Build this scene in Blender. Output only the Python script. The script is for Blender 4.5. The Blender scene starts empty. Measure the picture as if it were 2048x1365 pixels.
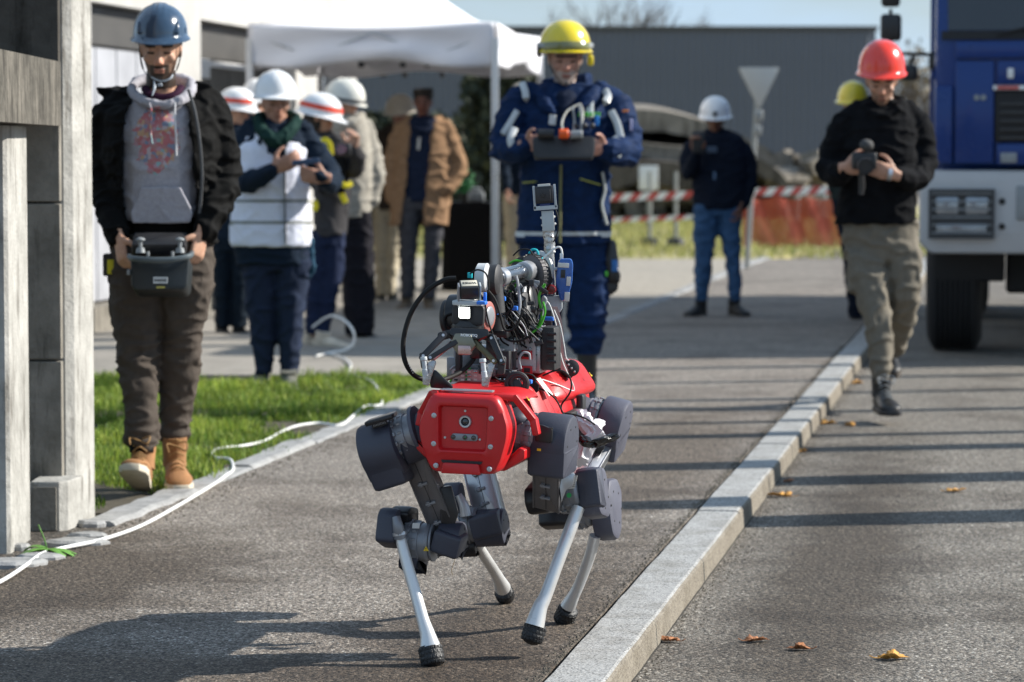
import bpy, bmesh, math, random
import numpy as np
from mathutils import Vector as V, Matrix, noise
random.seed(7)
R = math.radians
pi = math.pi
scene = bpy.context.scene
col = scene.collection

# ------------------------------------------------------------------ camera, world, sun, exposure
F = 6000.0; CX = 1024.0; CY = 682.5; EYE = 1.25
PITCH = math.atan(367.5 / F)
cam_d = bpy.data.cameras.new('camera'); cam = bpy.data.objects.new('camera', cam_d); col.objects.link(cam)
cam_d.sensor_width = 36.0; cam_d.lens = 36.0 * F / 2048.0
cam_d.clip_start = 0.1; cam_d.clip_end = 3000
cam.location = (0, 0, EYE); cam.rotation_euler = (pi / 2 - PITCH, 0, 0)
cam_d.dof.use_dof = True; cam_d.dof.focus_distance = 7.5; cam_d.dof.aperture_fstop = 5.3
scene.camera = cam
SUN_EL = R(32); SUN_AZ = math.atan2(1.0, 0.2)          # azimuth clockwise from +Y
world = bpy.data.worlds.new('World'); scene.world = world; world.use_nodes = True
nt = world.node_tree; nt.nodes.clear()
wo = nt.nodes.new('ShaderNodeOutputWorld'); bg = nt.nodes.new('ShaderNodeBackground')
sky = nt.nodes.new('ShaderNodeTexSky'); sky.sky_type = 'NISHITA'; sky.sun_disc = False
sky.sun_elevation = SUN_EL; sky.sun_rotation = SUN_AZ; sky.air_density = 1.0; sky.dust_density = 0.15; sky.ozone_density = 1.0
tc = nt.nodes.new('ShaderNodeTexCoord'); mp = nt.nodes.new('ShaderNodeMapping'); mp.inputs['Scale'].default_value = (2, 2, 9)
cn = nt.nodes.new('ShaderNodeTexNoise'); cn.inputs['Scale'].default_value = 2.2; cn.inputs['Detail'].default_value = 6
cr = nt.nodes.new('ShaderNodeValToRGB'); cr.color_ramp.elements[0].position = .45; cr.color_ramp.elements[0].color = (.5, .5, .5, 1); cr.color_ramp.elements[1].position = .62
mx = nt.nodes.new('ShaderNodeMixRGB'); mx.inputs['Color2'].default_value = (7.0, 9.7, 13.2, 1)
ml = nt.nodes.new('ShaderNodeMath'); ml.operation = 'MULTIPLY'; ml.inputs[1].default_value = .85
nt.links.new(tc.outputs['Generated'], mp.inputs['Vector']); nt.links.new(mp.outputs[0], cn.inputs['Vector'])
nt.links.new(cn.outputs['Fac'], cr.inputs[0]); nt.links.new(cr.outputs[0], ml.inputs[0]); nt.links.new(ml.outputs[0], mx.inputs['Fac'])
nt.links.new(sky.outputs[0], mx.inputs['Color1']); nt.links.new(mx.outputs[0], bg.inputs['Color'])
nt.links.new(bg.outputs[0], wo.inputs[0]); bg.inputs['Strength'].default_value = 0.05
sun_d = bpy.data.lights.new('sun', 'SUN'); sun = bpy.data.objects.new('sun', sun_d); col.objects.link(sun)
sun_d.energy = 5.0; sun_d.angle = R(0.55); sun_d.color = (1.0, .95, .87)
sd = V((math.sin(SUN_AZ) * math.cos(SUN_EL), math.cos(SUN_AZ) * math.cos(SUN_EL), math.sin(SUN_EL)))
sun.rotation_euler = sd.to_track_quat('Z', 'Y').to_euler()
sun.location = sd * 60
vs = scene.view_settings
vs.view_transform = 'Standard'; vs.look = 'None'; vs.exposure = 0.74; vs.gamma = 1; vs.use_curve_mapping = False

# ------------------------------------------------------------------ helpers: photo point -> place
ca, sa = math.cos(PITCH), math.sin(PITCH)
def ray(px, py):
    return V((px - CX, F * ca + (CY - py) * sa, -F * sa + (CY - py) * ca))
def P(px, py, Y):
    d = ray(px, py); t = Y / d.y
    return V((d.x * t, Y, EYE + d.z * t))
def G(px, py, z=0.0):
    d = ray(px, py); t = (z - EYE) / d.z
    return V((d.x * t, d.y * t, z))

# ------------------------------------------------------------------ objects
ORG = {}
def org(o):
    while o.parent: o = o.parent
    return ORG.get(o.name, V((0, 0, 0)))
def tag(o, label=None, cat=None, group=None, kind=None):
    if label: o['label'] = label
    if cat: o['category'] = cat
    if group: o['group'] = group
    if kind: o['kind'] = kind
    return o
def thing(name, label, cat, loc=(0, 0, 0), group=None, kind=None):
    o = bpy.data.objects.new(name, None); o.empty_display_size = .1
    col.objects.link(o); o.location = loc; ORG[o.name] = V(loc)
    return tag(o, label, cat, group, kind)
def link_mesh(name, me, mats, parent=None, smooth=True, autos=None):
    if not isinstance(mats, (list, tuple)): mats = [mats]
    o = bpy.data.objects.new(name, me); col.objects.link(o)
    me.materials.clear()
    for m in mats: me.materials.append(m)
    if parent:
        g = org(parent)
        me.transform(Matrix.Translation(-g)); o.parent = parent
    if smooth:
        if autos is None: autos = 35
        me.shade_smooth() if hasattr(me, 'shade_smooth') else None
        try:
            me.set_sharp_from_angle(angle=R(autos))
        except Exception: pass
    return o
def obj(name, bm, mats, parent=None, smooth=True, autos=35):
    bmesh.ops.recalc_face_normals(bm, faces=bm.faces[:])
    me = bpy.data.meshes.new(name); bm.to_mesh(me); bm.free()
    return link_mesh(name, me, mats, parent, smooth, autos)
def solo(name, bm, mats, label, cat, loc=None, group=None, kind=None, smooth=True, autos=35):
    """one-mesh top-level thing with its origin at loc"""
    o = obj(name, bm, mats, None, smooth, autos)
    if loc is not None:
        o.data.transform(Matrix.Translation(-V(loc))); o.location = loc
    ORG[o.name] = V(loc) if loc is not None else V((0, 0, 0))
    return tag(o, label, cat, group, kind)
def NB(): return bmesh.new()

# ------------------------------------------------------------------ shapes (all in world space)
def frame(axis, hint=V((0, 0, 1))):
    a = axis.normalized()
    if abs(a.dot(hint)) > .98: hint = V((0, 1, 0))
    u = (hint - a * hint.dot(a)).normalized()
    return a, u, a.cross(u)
def ring_loft(bm, rings, cap=True, closed=True):
    vr = [[bm.verts.new(p) for p in r] for r in rings]
    n = len(vr[0])
    for i in range(len(vr) - 1):
        for j in range(n if closed else n - 1):
            k = (j + 1) % n
            try: bm.faces.new((vr[i][j], vr[i][k], vr[i + 1][k], vr[i + 1][j]))
            except ValueError: pass
    if cap:
        for r in (vr[0], vr[-1]):
            try: bm.faces.new(r)
            except ValueError: pass
    return vr
def circ(c, u, v, r, n, r2=None):
    r2 = r if r2 is None else r2
    return [c + u * (r * math.cos(2 * pi * k / n)) + v * (r2 * math.sin(2 * pi * k / n)) for k in range(n)]
def lathe(bm, p0, axis, prof, n=20, sq=None):
    """prof: (distance along axis, radius)"""
    a, u, v = frame(axis)
    ring_loft(bm, [circ(p0 + a * t, u, v, max(r, 1e-4), n) for t, r in prof])
def cyl(bm, p0, p1, r0, r1=None, n=16, bev=0):
    r1 = r0 if r1 is None else r1
    L = (p1 - p0).length
    if bev: prof = [(0, r0 - bev), (bev, r0), (L - bev, r1), (L, r1 - bev)]
    else: prof = [(0, r0), (L, r1)]
    lathe(bm, p0, p1 - p0, prof, n)
def box(bm, c, sx, sy, sz, ex=V((1, 0, 0)), ey=V((0, 1, 0)), ez=V((0, 0, 1)), bev=0):
    pts = []
    c = V(c)
    if bev <= 0:
        vs_ = [bm.verts.new(c + ex * (sx / 2 * i) + ey * (sy / 2 * j) + ez * (sz / 2 * k)) for i in (-1, 1) for j in (-1, 1) for k in (-1, 1)]
        for f in ((0, 1, 3, 2), (4, 6, 7, 5), (0, 4, 5, 1), (2, 3, 7, 6), (0, 2, 6, 4), (1, 5, 7, 3)):
            bm.faces.new([vs_[q] for q in f])
        return
    out = [(-sx / 2, -sy / 2), (sx / 2, -sy / 2), (sx / 2, sy / 2), (-sx / 2, sy / 2)]
    prism(bm, out, c - ez * (sz / 2), ex, ey, ez, sz, bev, round_=bev)
def round_poly(pts, r, seg=3):
    if r <= 0: return pts
    n = len(pts); res = []
    for i in range(n):
        a = V(pts[i - 1]); b = V(pts[i]); c = V(pts[(i + 1) % n])
        d1 = (a - b); d2 = (c - b)
        rr = min(r, d1.length * .45, d2.length * .45)
        p = b + d1.normalized() * rr; q = b + d2.normalized() * rr
        for k in range(seg + 1):
            t = k / seg
            res.append(tuple(p * (1 - t) ** 2 + b * 2 * t * (1 - t) + q * t * t))
    return res
def inset(pts, d):
    n = len(pts); res = []
    area = sum(pts[i][0] * pts[(i + 1) % n][1] - pts[(i + 1) % n][0] * pts[i][1] for i in range(n))
    s = 1 if area > 0 else -1
    for i in range(n):
        a = V(pts[i - 1]); b = V(pts[i]); c = V(pts[(i + 1) % n])
        t = (c - a)
        if t.length < 1e-9: t = V((1, 0))
        t.normalize(); nn = V((-t.y, t.x)) * s
        res.append((b.x + nn.x * d, b.y + nn.y * d))
    return res
def prism(bm, out, o, ex, ey, ez, depth, bev=0, round_=0, seg=3):
    """2d outline in (ex, ey), pushed along ez, edges rounded"""
    pts = round_poly(out, round_, seg)
    def rg(pp, t): return [o + ex * p[0] + ey * p[1] + ez * t for p in pp]
    if bev > 0:
        i1 = inset(pts, bev); i2 = inset(pts, bev * .3)
        rings = [rg(i1, 0), rg(i2, bev * .3), rg(pts, bev), rg(pts, depth - bev), rg(i2, depth - bev * .3), rg(i1, depth)]
    else: rings = [rg(pts, 0), rg(pts, depth)]
    ring_loft(bm, rings)
def ball(bm, c, rx, ry=None, rz=None, n=12, ex=V((1, 0, 0)), ey=V((0, 1, 0)), ez=V((0, 0, 1))):
    ry = rx if ry is None else ry; rz = rx if rz is None else rz
    m = max(5, n // 2 + 1)
    rings = []
    for i in range(m + 1):
        t = -pi / 2 + pi * i / m
        cc = max(math.cos(t), .02)
        rings.append([c + ex * (rx * cc * math.cos(2 * pi * k / n)) + ey * (ry * cc * math.sin(2 * pi * k / n)) + ez * (rz * math.sin(t)) for k in range(n)])
    ring_loft(bm, rings)
def smooth_path(pts, sub=6):
    pts = [V(p) for p in pts]
    if len(pts) < 3 or sub <= 1: return pts
    q = [pts[0] * 2 - pts[1]] + pts + [pts[-1] * 2 - pts[-2]]
    res = []
    for i in range(1, len(q) - 2):
        for k in range(sub):
            t = k / sub; a, b, c, d = q[i - 1], q[i], q[i + 1], q[i + 2]
            res.append(.5 * ((2 * b) + (c - a) * t + (2 * a - 5 * b + 4 * c - d) * t * t + (3 * b - a - 3 * c + d) * t ** 3))
    res.append(pts[-1].copy())
    return res
def tube(bm, pts, r, n=8, sub=6, flat=1.0, cap_round=False):
    """r: number or list per control point"""
    cp = [V(p) for p in pts]
    if isinstance(r, (int, float)): rr = [r] * len(cp)
    else: rr = list(r)
    path = smooth_path(cp, sub)
    m = len(path); k = len(cp) - 1
    u = None; rings = []
    for i, p in enumerate(path):
        t = path[min(i + 1, m - 1)] - path[max(i - 1, 0)]
        if t.length < 1e-9: t = V((0, 0, 1))
        t.normalize()
        if u is None: _, u, _ = frame(t)
        u = (u - t * u.dot(t))
        if u.length < 1e-6: _, u, _ = frame(t)
        u.normalize(); v = t.cross(u)
        s = i / max(m - 1, 1) * k; a = min(int(s), k - 1) if k > 0 else 0
        rad = rr[a] + (rr[min(a + 1, k)] - rr[a]) * (s - a)
        if cap_round and i == 0:
            for h in (.92, .6): rings.append(circ(p - t * rad * h, u, v, rad * math.sqrt(1 - h * h), n))
        rings.append(circ(p, u, v, rad, n, rad * flat))
        if cap_round and i == m - 1:
            for h in (.6, .92): rings.append(circ(p + t * rad * h, u, v, rad * math.sqrt(1 - h * h), n))
    ring_loft(bm, rings)
def sheet(name, poly, z, mat, thick=.3, **kw):
    """flat slab, top at z"""
    bm = NB(); ring_loft(bm, [[V((x, y, z - thick)) for x, y in poly], [V((x, y, z)) for x, y in poly]])
    return solo(name, bm, mat, kw.get('label'), kw.get('cat'), None, kw.get('group'), kw.get('kind', 'structure'), smooth=False)
def blobs_to_mesh(bm, voxel, smooth=4):
    """join overlapping closed shapes into one continuous skin"""
    me = bpy.data.meshes.new('tmp'); bmesh.ops.recalc_face_normals(bm, faces=bm.faces[:]); bm.to_mesh(me); bm.free()
    o = bpy.data.objects.new('tmp', me); col.objects.link(o)
    m = o.modifiers.new('r', 'REMESH'); m.mode = 'VOXEL'; m.voxel_size = voxel; m.adaptivity = 0
    if smooth:
        s = o.modifiers.new('s', 'SMOOTH'); s.factor = .5; s.iterations = smooth
    dg = bpy.context.evaluated_depsgraph_get()
    res = bpy.data.meshes.new_from_object(o.evaluated_get(dg))
    bpy.data.objects.remove(o); bpy.data.meshes.remove(me)
    return res
def wrinkle(me, fn):
    n = len(me.vertices); co = np.empty(n * 3); me.vertices.foreach_get('co', co)
    nr = np.empty(n * 3); me.vertices.foreach_get('normal', nr)
    co = co.reshape(-1, 3); nr = nr.reshape(-1, 3)
    for i in range(n):
        d = fn(co[i])
        co[i] += nr[i] * d
    me.vertices.foreach_set('co', co.ravel()); me.update()
def text_mesh(s, size, bold=False):
    c = bpy.data.curves.new('t', 'FONT'); c.body = s; c.size = size; c.align_x = 'CENTER'; c.align_y = 'CENTER'; c.extrude = size * .02
    if bold: c.offset = size * .02
    o = bpy.data.objects.new('t', c); col.objects.link(o)
    dg = bpy.context.evaluated_depsgraph_get(); me = bpy.data.meshes.new_from_object(o.evaluated_get(dg))
    bpy.data.objects.remove(o); return me
def text(name, s, size, c, ex, ey, mat, parent, bold=False):
    me = text_mesh(s, size, bold); ez = ex.cross(ey)
    M = Matrix(((ex.x, ey.x, ez.x, c.x), (ex.y, ey.y, ez.y, c.y), (ex.z, ey.z, ez.z, c.z), (0, 0, 0, 1)))
    me.transform(M)
    return link_mesh(name, me, mat, parent, smooth=False)

# ------------------------------------------------------------------ materials
def nodes(m):
    m.use_nodes = True; t = m.node_tree; b = t.nodes['Principled BSDF']; return t, b
def N(t, ty, **kw):
    n = t.nodes.new(ty)
    for k, v in kw.items():
        if k.startswith('i_'): n.inputs[k[2:].replace('_', ' ')].default_value = v
        else: setattr(n, k, v)
    return n
def ramp(t, stops):
    r = t.nodes.new('ShaderNodeValToRGB'); e = r.color_ramp.elements
    while len(e) > 1: e.remove(e[-1])
    e[0].position = stops[0][0]; e[0].color = stops[0][1]
    for p, c in stops[1:]:
        x = e.new(p); x.color = c
    return r
def c4(c, k=1.0): return (min(c[0] * k, 1), min(c[1] * k, 1), min(c[2] * k, 1), 1)
def mat(name, color, rough=.6, metal=0.0, var=.15, scale=14, bump=.15, bscale=60, coat=0, spec=.5, sheen=0, dirt=None, stretch=(1, 1, 1), emit=None):
    m = bpy.data.materials.new(name); t, b = nodes(m); L = t.links
    tc = N(t, 'ShaderNodeTexCoord'); mp = N(t, 'ShaderNodeMapping'); mp.inputs['Scale'].default_value = stretch
    L.new(tc.outputs['Object'], mp.inputs['Vector'])
    n1 = N(t, 'ShaderNodeTexNoise', i_Scale=scale, i_Detail=6.0, i_Roughness=.65); L.new(mp.outputs[0], n1.inputs['Vector'])
    rp = ramp(t, [(.3, c4(color, 1 - var)), (.7, c4(color, 1 + var))]); L.new(n1.outputs['Fac'], rp.inputs[0])
    out = rp.outputs[0]
    if dirt:
        n3 = N(t, 'ShaderNodeTexNoise', i_Scale=dirt[1], i_Detail=8.0, i_Roughness=.7); L.new(mp.outputs[0], n3.inputs['Vector'])
        r3 = ramp(t, [(dirt[2], (0, 0, 0, 1)), (dirt[2] + .12, (dirt[3],) * 3 + (1,))]); L.new(n3.outputs['Fac'], r3.inputs[0])
        mxn = N(t, 'ShaderNodeMixRGB'); mxn.inputs['Color2'].default_value = c4(dirt[0]); L.new(r3.outputs[0], mxn.inputs['Fac']); L.new(out, mxn.inputs['Color1']); out = mxn.outputs[0]
    L.new(out, b.inputs['Base Color'])
    rr = ramp(t, [(.25, (max(rough - .1, .03),) * 3 + (1,)), (.75, (min(rough + .1, 1),) * 3 + (1,))]); L.new(n1.outputs['Fac'], rr.inputs[0]); L.new(rr.outputs[0], b.inputs['Roughness'])
    b.inputs['Metallic'].default_value = metal
    b.inputs['Specular IOR Level'].default_value = spec
    b.inputs['Coat Weight'].default_value = coat; b.inputs['Coat Roughness'].default_value = .08
    if sheen: b.inputs['Sheen Weight'].default_value = sheen
    if bump:
        n2 = N(t, 'ShaderNodeTexNoise', i_Scale=bscale, i_Detail=4.0); L.new(mp.outputs[0], n2.inputs['Vector'])
        bn = N(t, 'ShaderNodeBump', i_Strength=bump, i_Distance=.004); L.new(n2.outputs['Fac'], bn.inputs['Height']); L.new(bn.outputs[0], b.inputs['Normal'])
    if emit:
        b.inputs['Emission Color'].default_value = c4(emit[0]); b.inputs['Emission Strength'].default_value = emit[1]
    return m
def cloth(name, c, var=.12, rough=.85, bump=.25, sheen=.0, scale=18, bscale=260): return mat(name, c, rough, 0, var, scale, bump, bscale, spec=.10, sheen=sheen)
def concrete(name, light, dark, stain=(.05, .045, .035), amount=.55, sc=1.0, pit=.5):
    m = bpy.data.materials.new(name); t, b = nodes(m); L = t.links
    tc = N(t, 'ShaderNodeTexCoord')
    n1 = N(t, 'ShaderNodeTexNoise', i_Scale=3.0 * sc, i_Detail=9.0, i_Roughness=.7); L.new(tc.outputs['Object'], n1.inputs['Vector'])
    rp = ramp(t, [(.32, c4(dark)), (.62, c4(light))]); L.new(n1.outputs['Fac'], rp.inputs[0])
    mp = N(t, 'ShaderNodeMapping'); mp.inputs['Scale'].default_value = (4.5, 4.5, .7); L.new(tc.outputs['Object'], mp.inputs['Vector'])
    n2 = N(t, 'ShaderNodeTexNoise', i_Scale=2.2 * sc, i_Detail=8.0, i_Roughness=.72); L.new(mp.outputs[0], n2.inputs['Vector'])
    r2 = ramp(t, [(amount, (0, 0, 0, 1)), (min(amount + .16, 1), (.85, .85, .85, 1))]); L.new(n2.outputs['Fac'], r2.inputs[0])
    mxn = N(t, 'ShaderNodeMixRGB'); mxn.inputs['Color2'].default_value = c4(stain); L.new(r2.outputs[0], mxn.inputs['Fac']); L.new(rp.outputs[0], mxn.inputs['Color1'])
    v = N(t, 'ShaderNodeTexVoronoi', i_Scale=38.0 * sc); L.new(tc.outputs['Object'], v.inputs['Vector'])
    rv = ramp(t, [(.05, (pit,) * 3 + (1,)), (.13, (0, 0, 0, 1))]); L.new(v.outputs['Distance'], rv.inputs[0])
    n4 = N(t, 'ShaderNodeTexNoise', i_Scale=5.0); L.new(tc.outputs['Object'], n4.inputs['Vector'])
    r4 = ramp(t, [(.5, (0, 0, 0, 1)), (.6, (1, 1, 1, 1))]); L.new(n4.outputs['Fac'], r4.inputs[0])
    mm = N(t, 'ShaderNodeMixRGB', blend_type='MULTIPLY'); mm.inputs['Fac'].default_value = 1; L.new(rv.outputs[0], mm.inputs['Color1']); L.new(r4.outputs[0], mm.inputs['Color2'])
    mx2 = N(t, 'ShaderNodeMixRGB'); mx2.inputs['Color2'].default_value = c4(dark, .35); L.new(mm.outputs[0], mx2.inputs['Fac']); L.new(mxn.outputs[0], mx2.inputs['Color1'])
    L.new(mx2.outputs[0], b.inputs['Base Color']); b.inputs['Roughness'].default_value = .88; b.inputs['Specular IOR Level'].default_value = .25
    n3 = N(t, 'ShaderNodeTexNoise', i_Scale=45.0, i_Detail=8.0); L.new(tc.outputs['Object'], n3.inputs['Vector'])
    bn = N(t, 'ShaderNodeBump', i_Strength=.45, i_Distance=.012); L.new(n3.outputs['Fac'], bn.inputs['Height']); L.new(bn.outputs[0], b.inputs['Normal'])
    return m
def asphalt(name, base, lightest, darkest, grain=170, damp_shade=None, warm=(.13, .10, .075)):
    """rolled asphalt with its stones showing"""
    m = bpy.data.materials.new(name); t, b = nodes(m); L = t.links
    tc = N(t, 'ShaderNodeTexCoord')
    dn = N(t, 'ShaderNodeTexNoise', i_Scale=grain * .5); L.new(tc.outputs['Object'], dn.inputs['Vector'])
    ad = N(t, 'ShaderNodeVectorMath', operation='MULTIPLY_ADD'); ad.inputs[1].default_value = (.008,) * 3; L.new(dn.outputs['Color'], ad.inputs[0]); L.new(tc.outputs['Object'], ad.inputs[2])
    v = N(t, 'ShaderNodeTexVoronoi', i_Scale=float(grain)); L.new(ad.outputs[0], v.inputs['Vector'])
    sp = N(t, 'ShaderNodeSeparateColor'); L.new(v.outputs['Color'], sp.inputs[0])
    rp = ramp(t, [(0, c4(darkest)), (.42, c4(base, .75)), (.72, c4(base, 1.15)), (.9, c4(warm, 1.35)), (1, c4(lightest))]); L.new(sp.outputs['Red'], rp.inputs[0])
    # gaps between stones
    rg = ramp(t, [(.25, (1, 1, 1, 1)), (.75, (.28, .27, .26, 1))]); L.new(v.outputs['Distance'], rg.inputs[0])
    mg = N(t, 'ShaderNodeMixRGB', blend_type='MULTIPLY'); mg.inputs['Fac'].default_value = .8; L.new(rp.outputs[0], mg.inputs['Color1']); L.new(rg.outputs[0], mg.inputs['Color2'])
    # coarse stones
    v2 = N(t, 'ShaderNodeTexVoronoi', i_Scale=grain * .42); L.new(ad.outputs[0], v2.inputs['Vector'])
    s2 = N(t, 'ShaderNodeSeparateColor'); L.new(v2.outputs['Color'], s2.inputs[0])
    r2 = ramp(t, [(0, (.62,) * 3 + (1,)), (.55, (1, 1, 1, 1)), (1, (1.0,) * 3 + (1,))]); L.new(s2.outputs['Green'], r2.inputs[0])
    m2 = N(t, 'ShaderNodeMixRGB', blend_type='MULTIPLY'); m2.inputs['Fac'].default_value = 1; L.new(mg.outputs[0], m2.inputs['Color1']); L.new(r2.outputs[0], m2.inputs['Color2'])
    # dusty / worn broad patches
    n1 = N(t, 'ShaderNodeTexNoise', i_Scale=1.1, i_Detail=9.0, i_Roughness=.62); L.new(tc.outputs['Object'], n1.inputs['Vector'])
    r1 = ramp(t, [(.36, (.55, .52, .5, 1)), (.5, (1, 1, 1, 1)), (.66, (1.0, 1.0, 1.0, 1))]); L.new(n1.outputs['Fac'], r1.inputs[0])
    m1 = N(t, 'ShaderNodeMixRGB', blend_type='MULTIPLY'); m1.inputs['Fac'].default_value = .9; L.new(m2.outputs[0], m1.inputs['Color1']); L.new(r1.outputs[0], m1.inputs['Color2'])
    out = m1.outputs[0]
    for (cx_, cy_, rx_, ry_, colr_, soft) in (damp_shade or []):   # worn or damp patches and painted shade with ragged outlines
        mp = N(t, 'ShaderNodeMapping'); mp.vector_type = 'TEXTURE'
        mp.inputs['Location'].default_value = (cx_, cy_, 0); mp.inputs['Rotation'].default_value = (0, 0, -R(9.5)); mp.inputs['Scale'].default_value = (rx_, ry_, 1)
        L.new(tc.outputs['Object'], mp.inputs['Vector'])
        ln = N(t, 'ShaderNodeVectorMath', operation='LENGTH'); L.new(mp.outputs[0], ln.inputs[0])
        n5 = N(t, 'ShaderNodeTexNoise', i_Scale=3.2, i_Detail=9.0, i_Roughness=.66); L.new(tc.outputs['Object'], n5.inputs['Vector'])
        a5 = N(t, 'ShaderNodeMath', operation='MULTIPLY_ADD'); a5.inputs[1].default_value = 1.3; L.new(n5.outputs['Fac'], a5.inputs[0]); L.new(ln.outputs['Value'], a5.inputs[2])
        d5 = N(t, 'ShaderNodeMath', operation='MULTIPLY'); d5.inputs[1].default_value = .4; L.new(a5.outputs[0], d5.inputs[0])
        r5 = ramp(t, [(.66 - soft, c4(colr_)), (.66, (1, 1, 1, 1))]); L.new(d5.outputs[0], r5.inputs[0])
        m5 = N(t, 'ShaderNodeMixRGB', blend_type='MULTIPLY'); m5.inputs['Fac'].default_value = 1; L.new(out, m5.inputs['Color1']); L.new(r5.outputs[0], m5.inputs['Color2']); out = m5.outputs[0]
    L.new(out, b.inputs['Base Color']); b.inputs['Roughness'].default_value = .8; b.inputs['Specular IOR Level'].default_value = .4
    bn = N(t, 'ShaderNodeBump', i_Strength=.7, i_Distance=.003); bn.invert = True; L.new(v.outputs['Distance'], bn.inputs['Height'])
    bn2 = N(t, 'ShaderNodeBump', i_Strength=.5, i_Distance=.01); bn2.invert = True; L.new(v2.outputs['Distance'], bn2.inputs['Height']); L.new(bn.outputs[0], bn2.inputs['Normal'])
    L.new(bn2.outputs[0], b.inputs['Normal'])
    return m
def granite(name, a, b, speck, rough=.8):
    m = bpy.data.materials.new(name); t, bs = nodes(m); L = t.links
    tc = N(t, 'ShaderNodeTexCoord'); v = N(t, 'ShaderNodeTexVoronoi', i_Scale=260.0); L.new(tc.outputs['Object'], v.inputs['Vector'])
    sp = N(t, 'ShaderNodeSeparateColor'); L.new(v.outputs['Color'], sp.inputs[0])
    r = ramp(t, [(0, c4(speck)), (.16, c4(b)), (.5, c4(a)), (1, c4(a, 1.2))]); L.new(sp.outputs['Red'], r.inputs[0])
    n = N(t, 'ShaderNodeTexNoise', i_Scale=7.0, i_Detail=9.0, i_Roughness=.7); L.new(tc.outputs['Object'], n.inputs['Vector'])
    r2 = ramp(t, [(.3, (.62, .6, .56, 1)), (.55, (1, 1, 1, 1))]); L.new(n.outputs['Fac'], r2.inputs[0])
    x = N(t, 'ShaderNodeMixRGB', blend_type='MULTIPLY'); x.inputs['Fac'].default_value = 1; L.new(r.outputs[0], x.inputs['Color1']); L.new(r2.outputs[0], x.inputs['Color2']); L.new(x.outputs[0], bs.inputs['Base Color'])
    bs.inputs['Roughness'].default_value = rough; bs.inputs['Specular IOR Level'].default_value = .3
    n3 = N(t, 'ShaderNodeTexNoise', i_Scale=120.0, i_Detail=8.0); L.new(tc.outputs['Object'], n3.inputs['Vector']); bn = N(t, 'ShaderNodeBump', i_Strength=.5, i_Distance=.006); L.new(n3.outputs['Fac'], bn.inputs['Height']); L.new(bn.outputs[0], bs.inputs['Normal'])
    return m
def glassy(name, c=(.01, .012, .015), rough=.04): return mat(name, c, rough, 0, .05, 3, 0, coat=1)

YAW = R(9.5)
RB = V((math.sin(YAW), math.cos(YAW), 0))       # along the kerbs, away
RR = V((math.cos(YAW), -math.sin(YAW), 0))      # across, to the right
Z = V((0, 0, 1))
# ================================================================== GROUND
M_pave = asphalt('pavement_asphalt', (.43, .38, .325), (.95, .9, .82), (.035, .03, .025), 165, damp_shade=[(-1.5, 8.9, .95, 1.5, (.36, .32, .28), .22), (.02, 8.0, .42, 2.6, (.42, .37, .32), .25), (-.9, 7.1, 2.0, .55, (.55, .5, .45), .2), (.55, 12.5, .55, 3.2, (.55, .5, .45), .2)])  # the widest patch paints shade into the near left; the rest are worn, wet
M_road = asphalt('road_asphalt', (.33, .30, .255), (.78, .75, .67), (.033, .03, .026), 155, damp_shade=[(1.05, 9.6, .38, 5.5, (.40, .355, .31), .26), (2.1, 8.6, .9, .8, (.72, .7, .66), .2)])
M_granite = concrete('granite_kerb', (.52, .51, .485), (.42, .415, .40), (.30, .25, .19), .66, 6.0, .9)
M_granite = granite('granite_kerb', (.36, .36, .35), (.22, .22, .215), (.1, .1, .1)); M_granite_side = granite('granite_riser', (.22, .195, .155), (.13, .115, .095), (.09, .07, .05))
M_oldkerb = concrete('worn_kerb', (.34, .34, .335), (.2, .2, .195), (.1, .095, .08), .6, 3.0, .8)
M_slab = concrete('yard_concrete', (.3, .275, .24), (.2, .185, .16), (.07, .06, .05), .62, 1.0)
M_gravel = concrete('gravel_ground', (.38, .34, .29), (.2, .18, .15), (.28, .27, .2), .5, 4.0, .9)
M_soil = mat('soil', (.06, .05, .032), .95, var=.4, scale=30)
M_joint = mat('dark_joint', (.03, .027, .022), .95, var=.3, scale=60)

Pk = G(1202, 1240)                      # a corner on the near edge of the right kerb
Ql = G(200, 1050)                       # a point on the left kerb
def along(p, t, off=0): return p + RB * t + RR * off
def xy(p): return (p.x, p.y)
KW = .145; PAVE_W = 1.99
lo = (Ql - Pk).dot(RR)                  # left kerb line offset across
def lane(a, b, t0, t1):
    return [xy(along(Pk, t0, a)), xy(along(Pk, t0, b)), xy(along(Pk, t1, b)), xy(along(Pk, t1, a))]
sheet('ground', [(-600, -100), (600, -100), (600, 900), (-600, 900)], -.085, M_gravel, .5)
sheet('road', lane(KW + .012, 14, -14, 30), -.07, M_road, .012)
sheet('road', [xy(along(Pk, 30.0, -60)), xy(along(Pk, 30.0, 60)), xy(along(Pk, 36, 60)), xy(along(Pk, 36, -60))], -.066, M_road, .012)
sheet('pavement', lane(lo + .06, -.012, -14, 29), 0, M_pave, .2)
sheet('joint_strip', lane(-.02, KW + .011, -14, 29), -.068, M_joint, .2)

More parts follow.
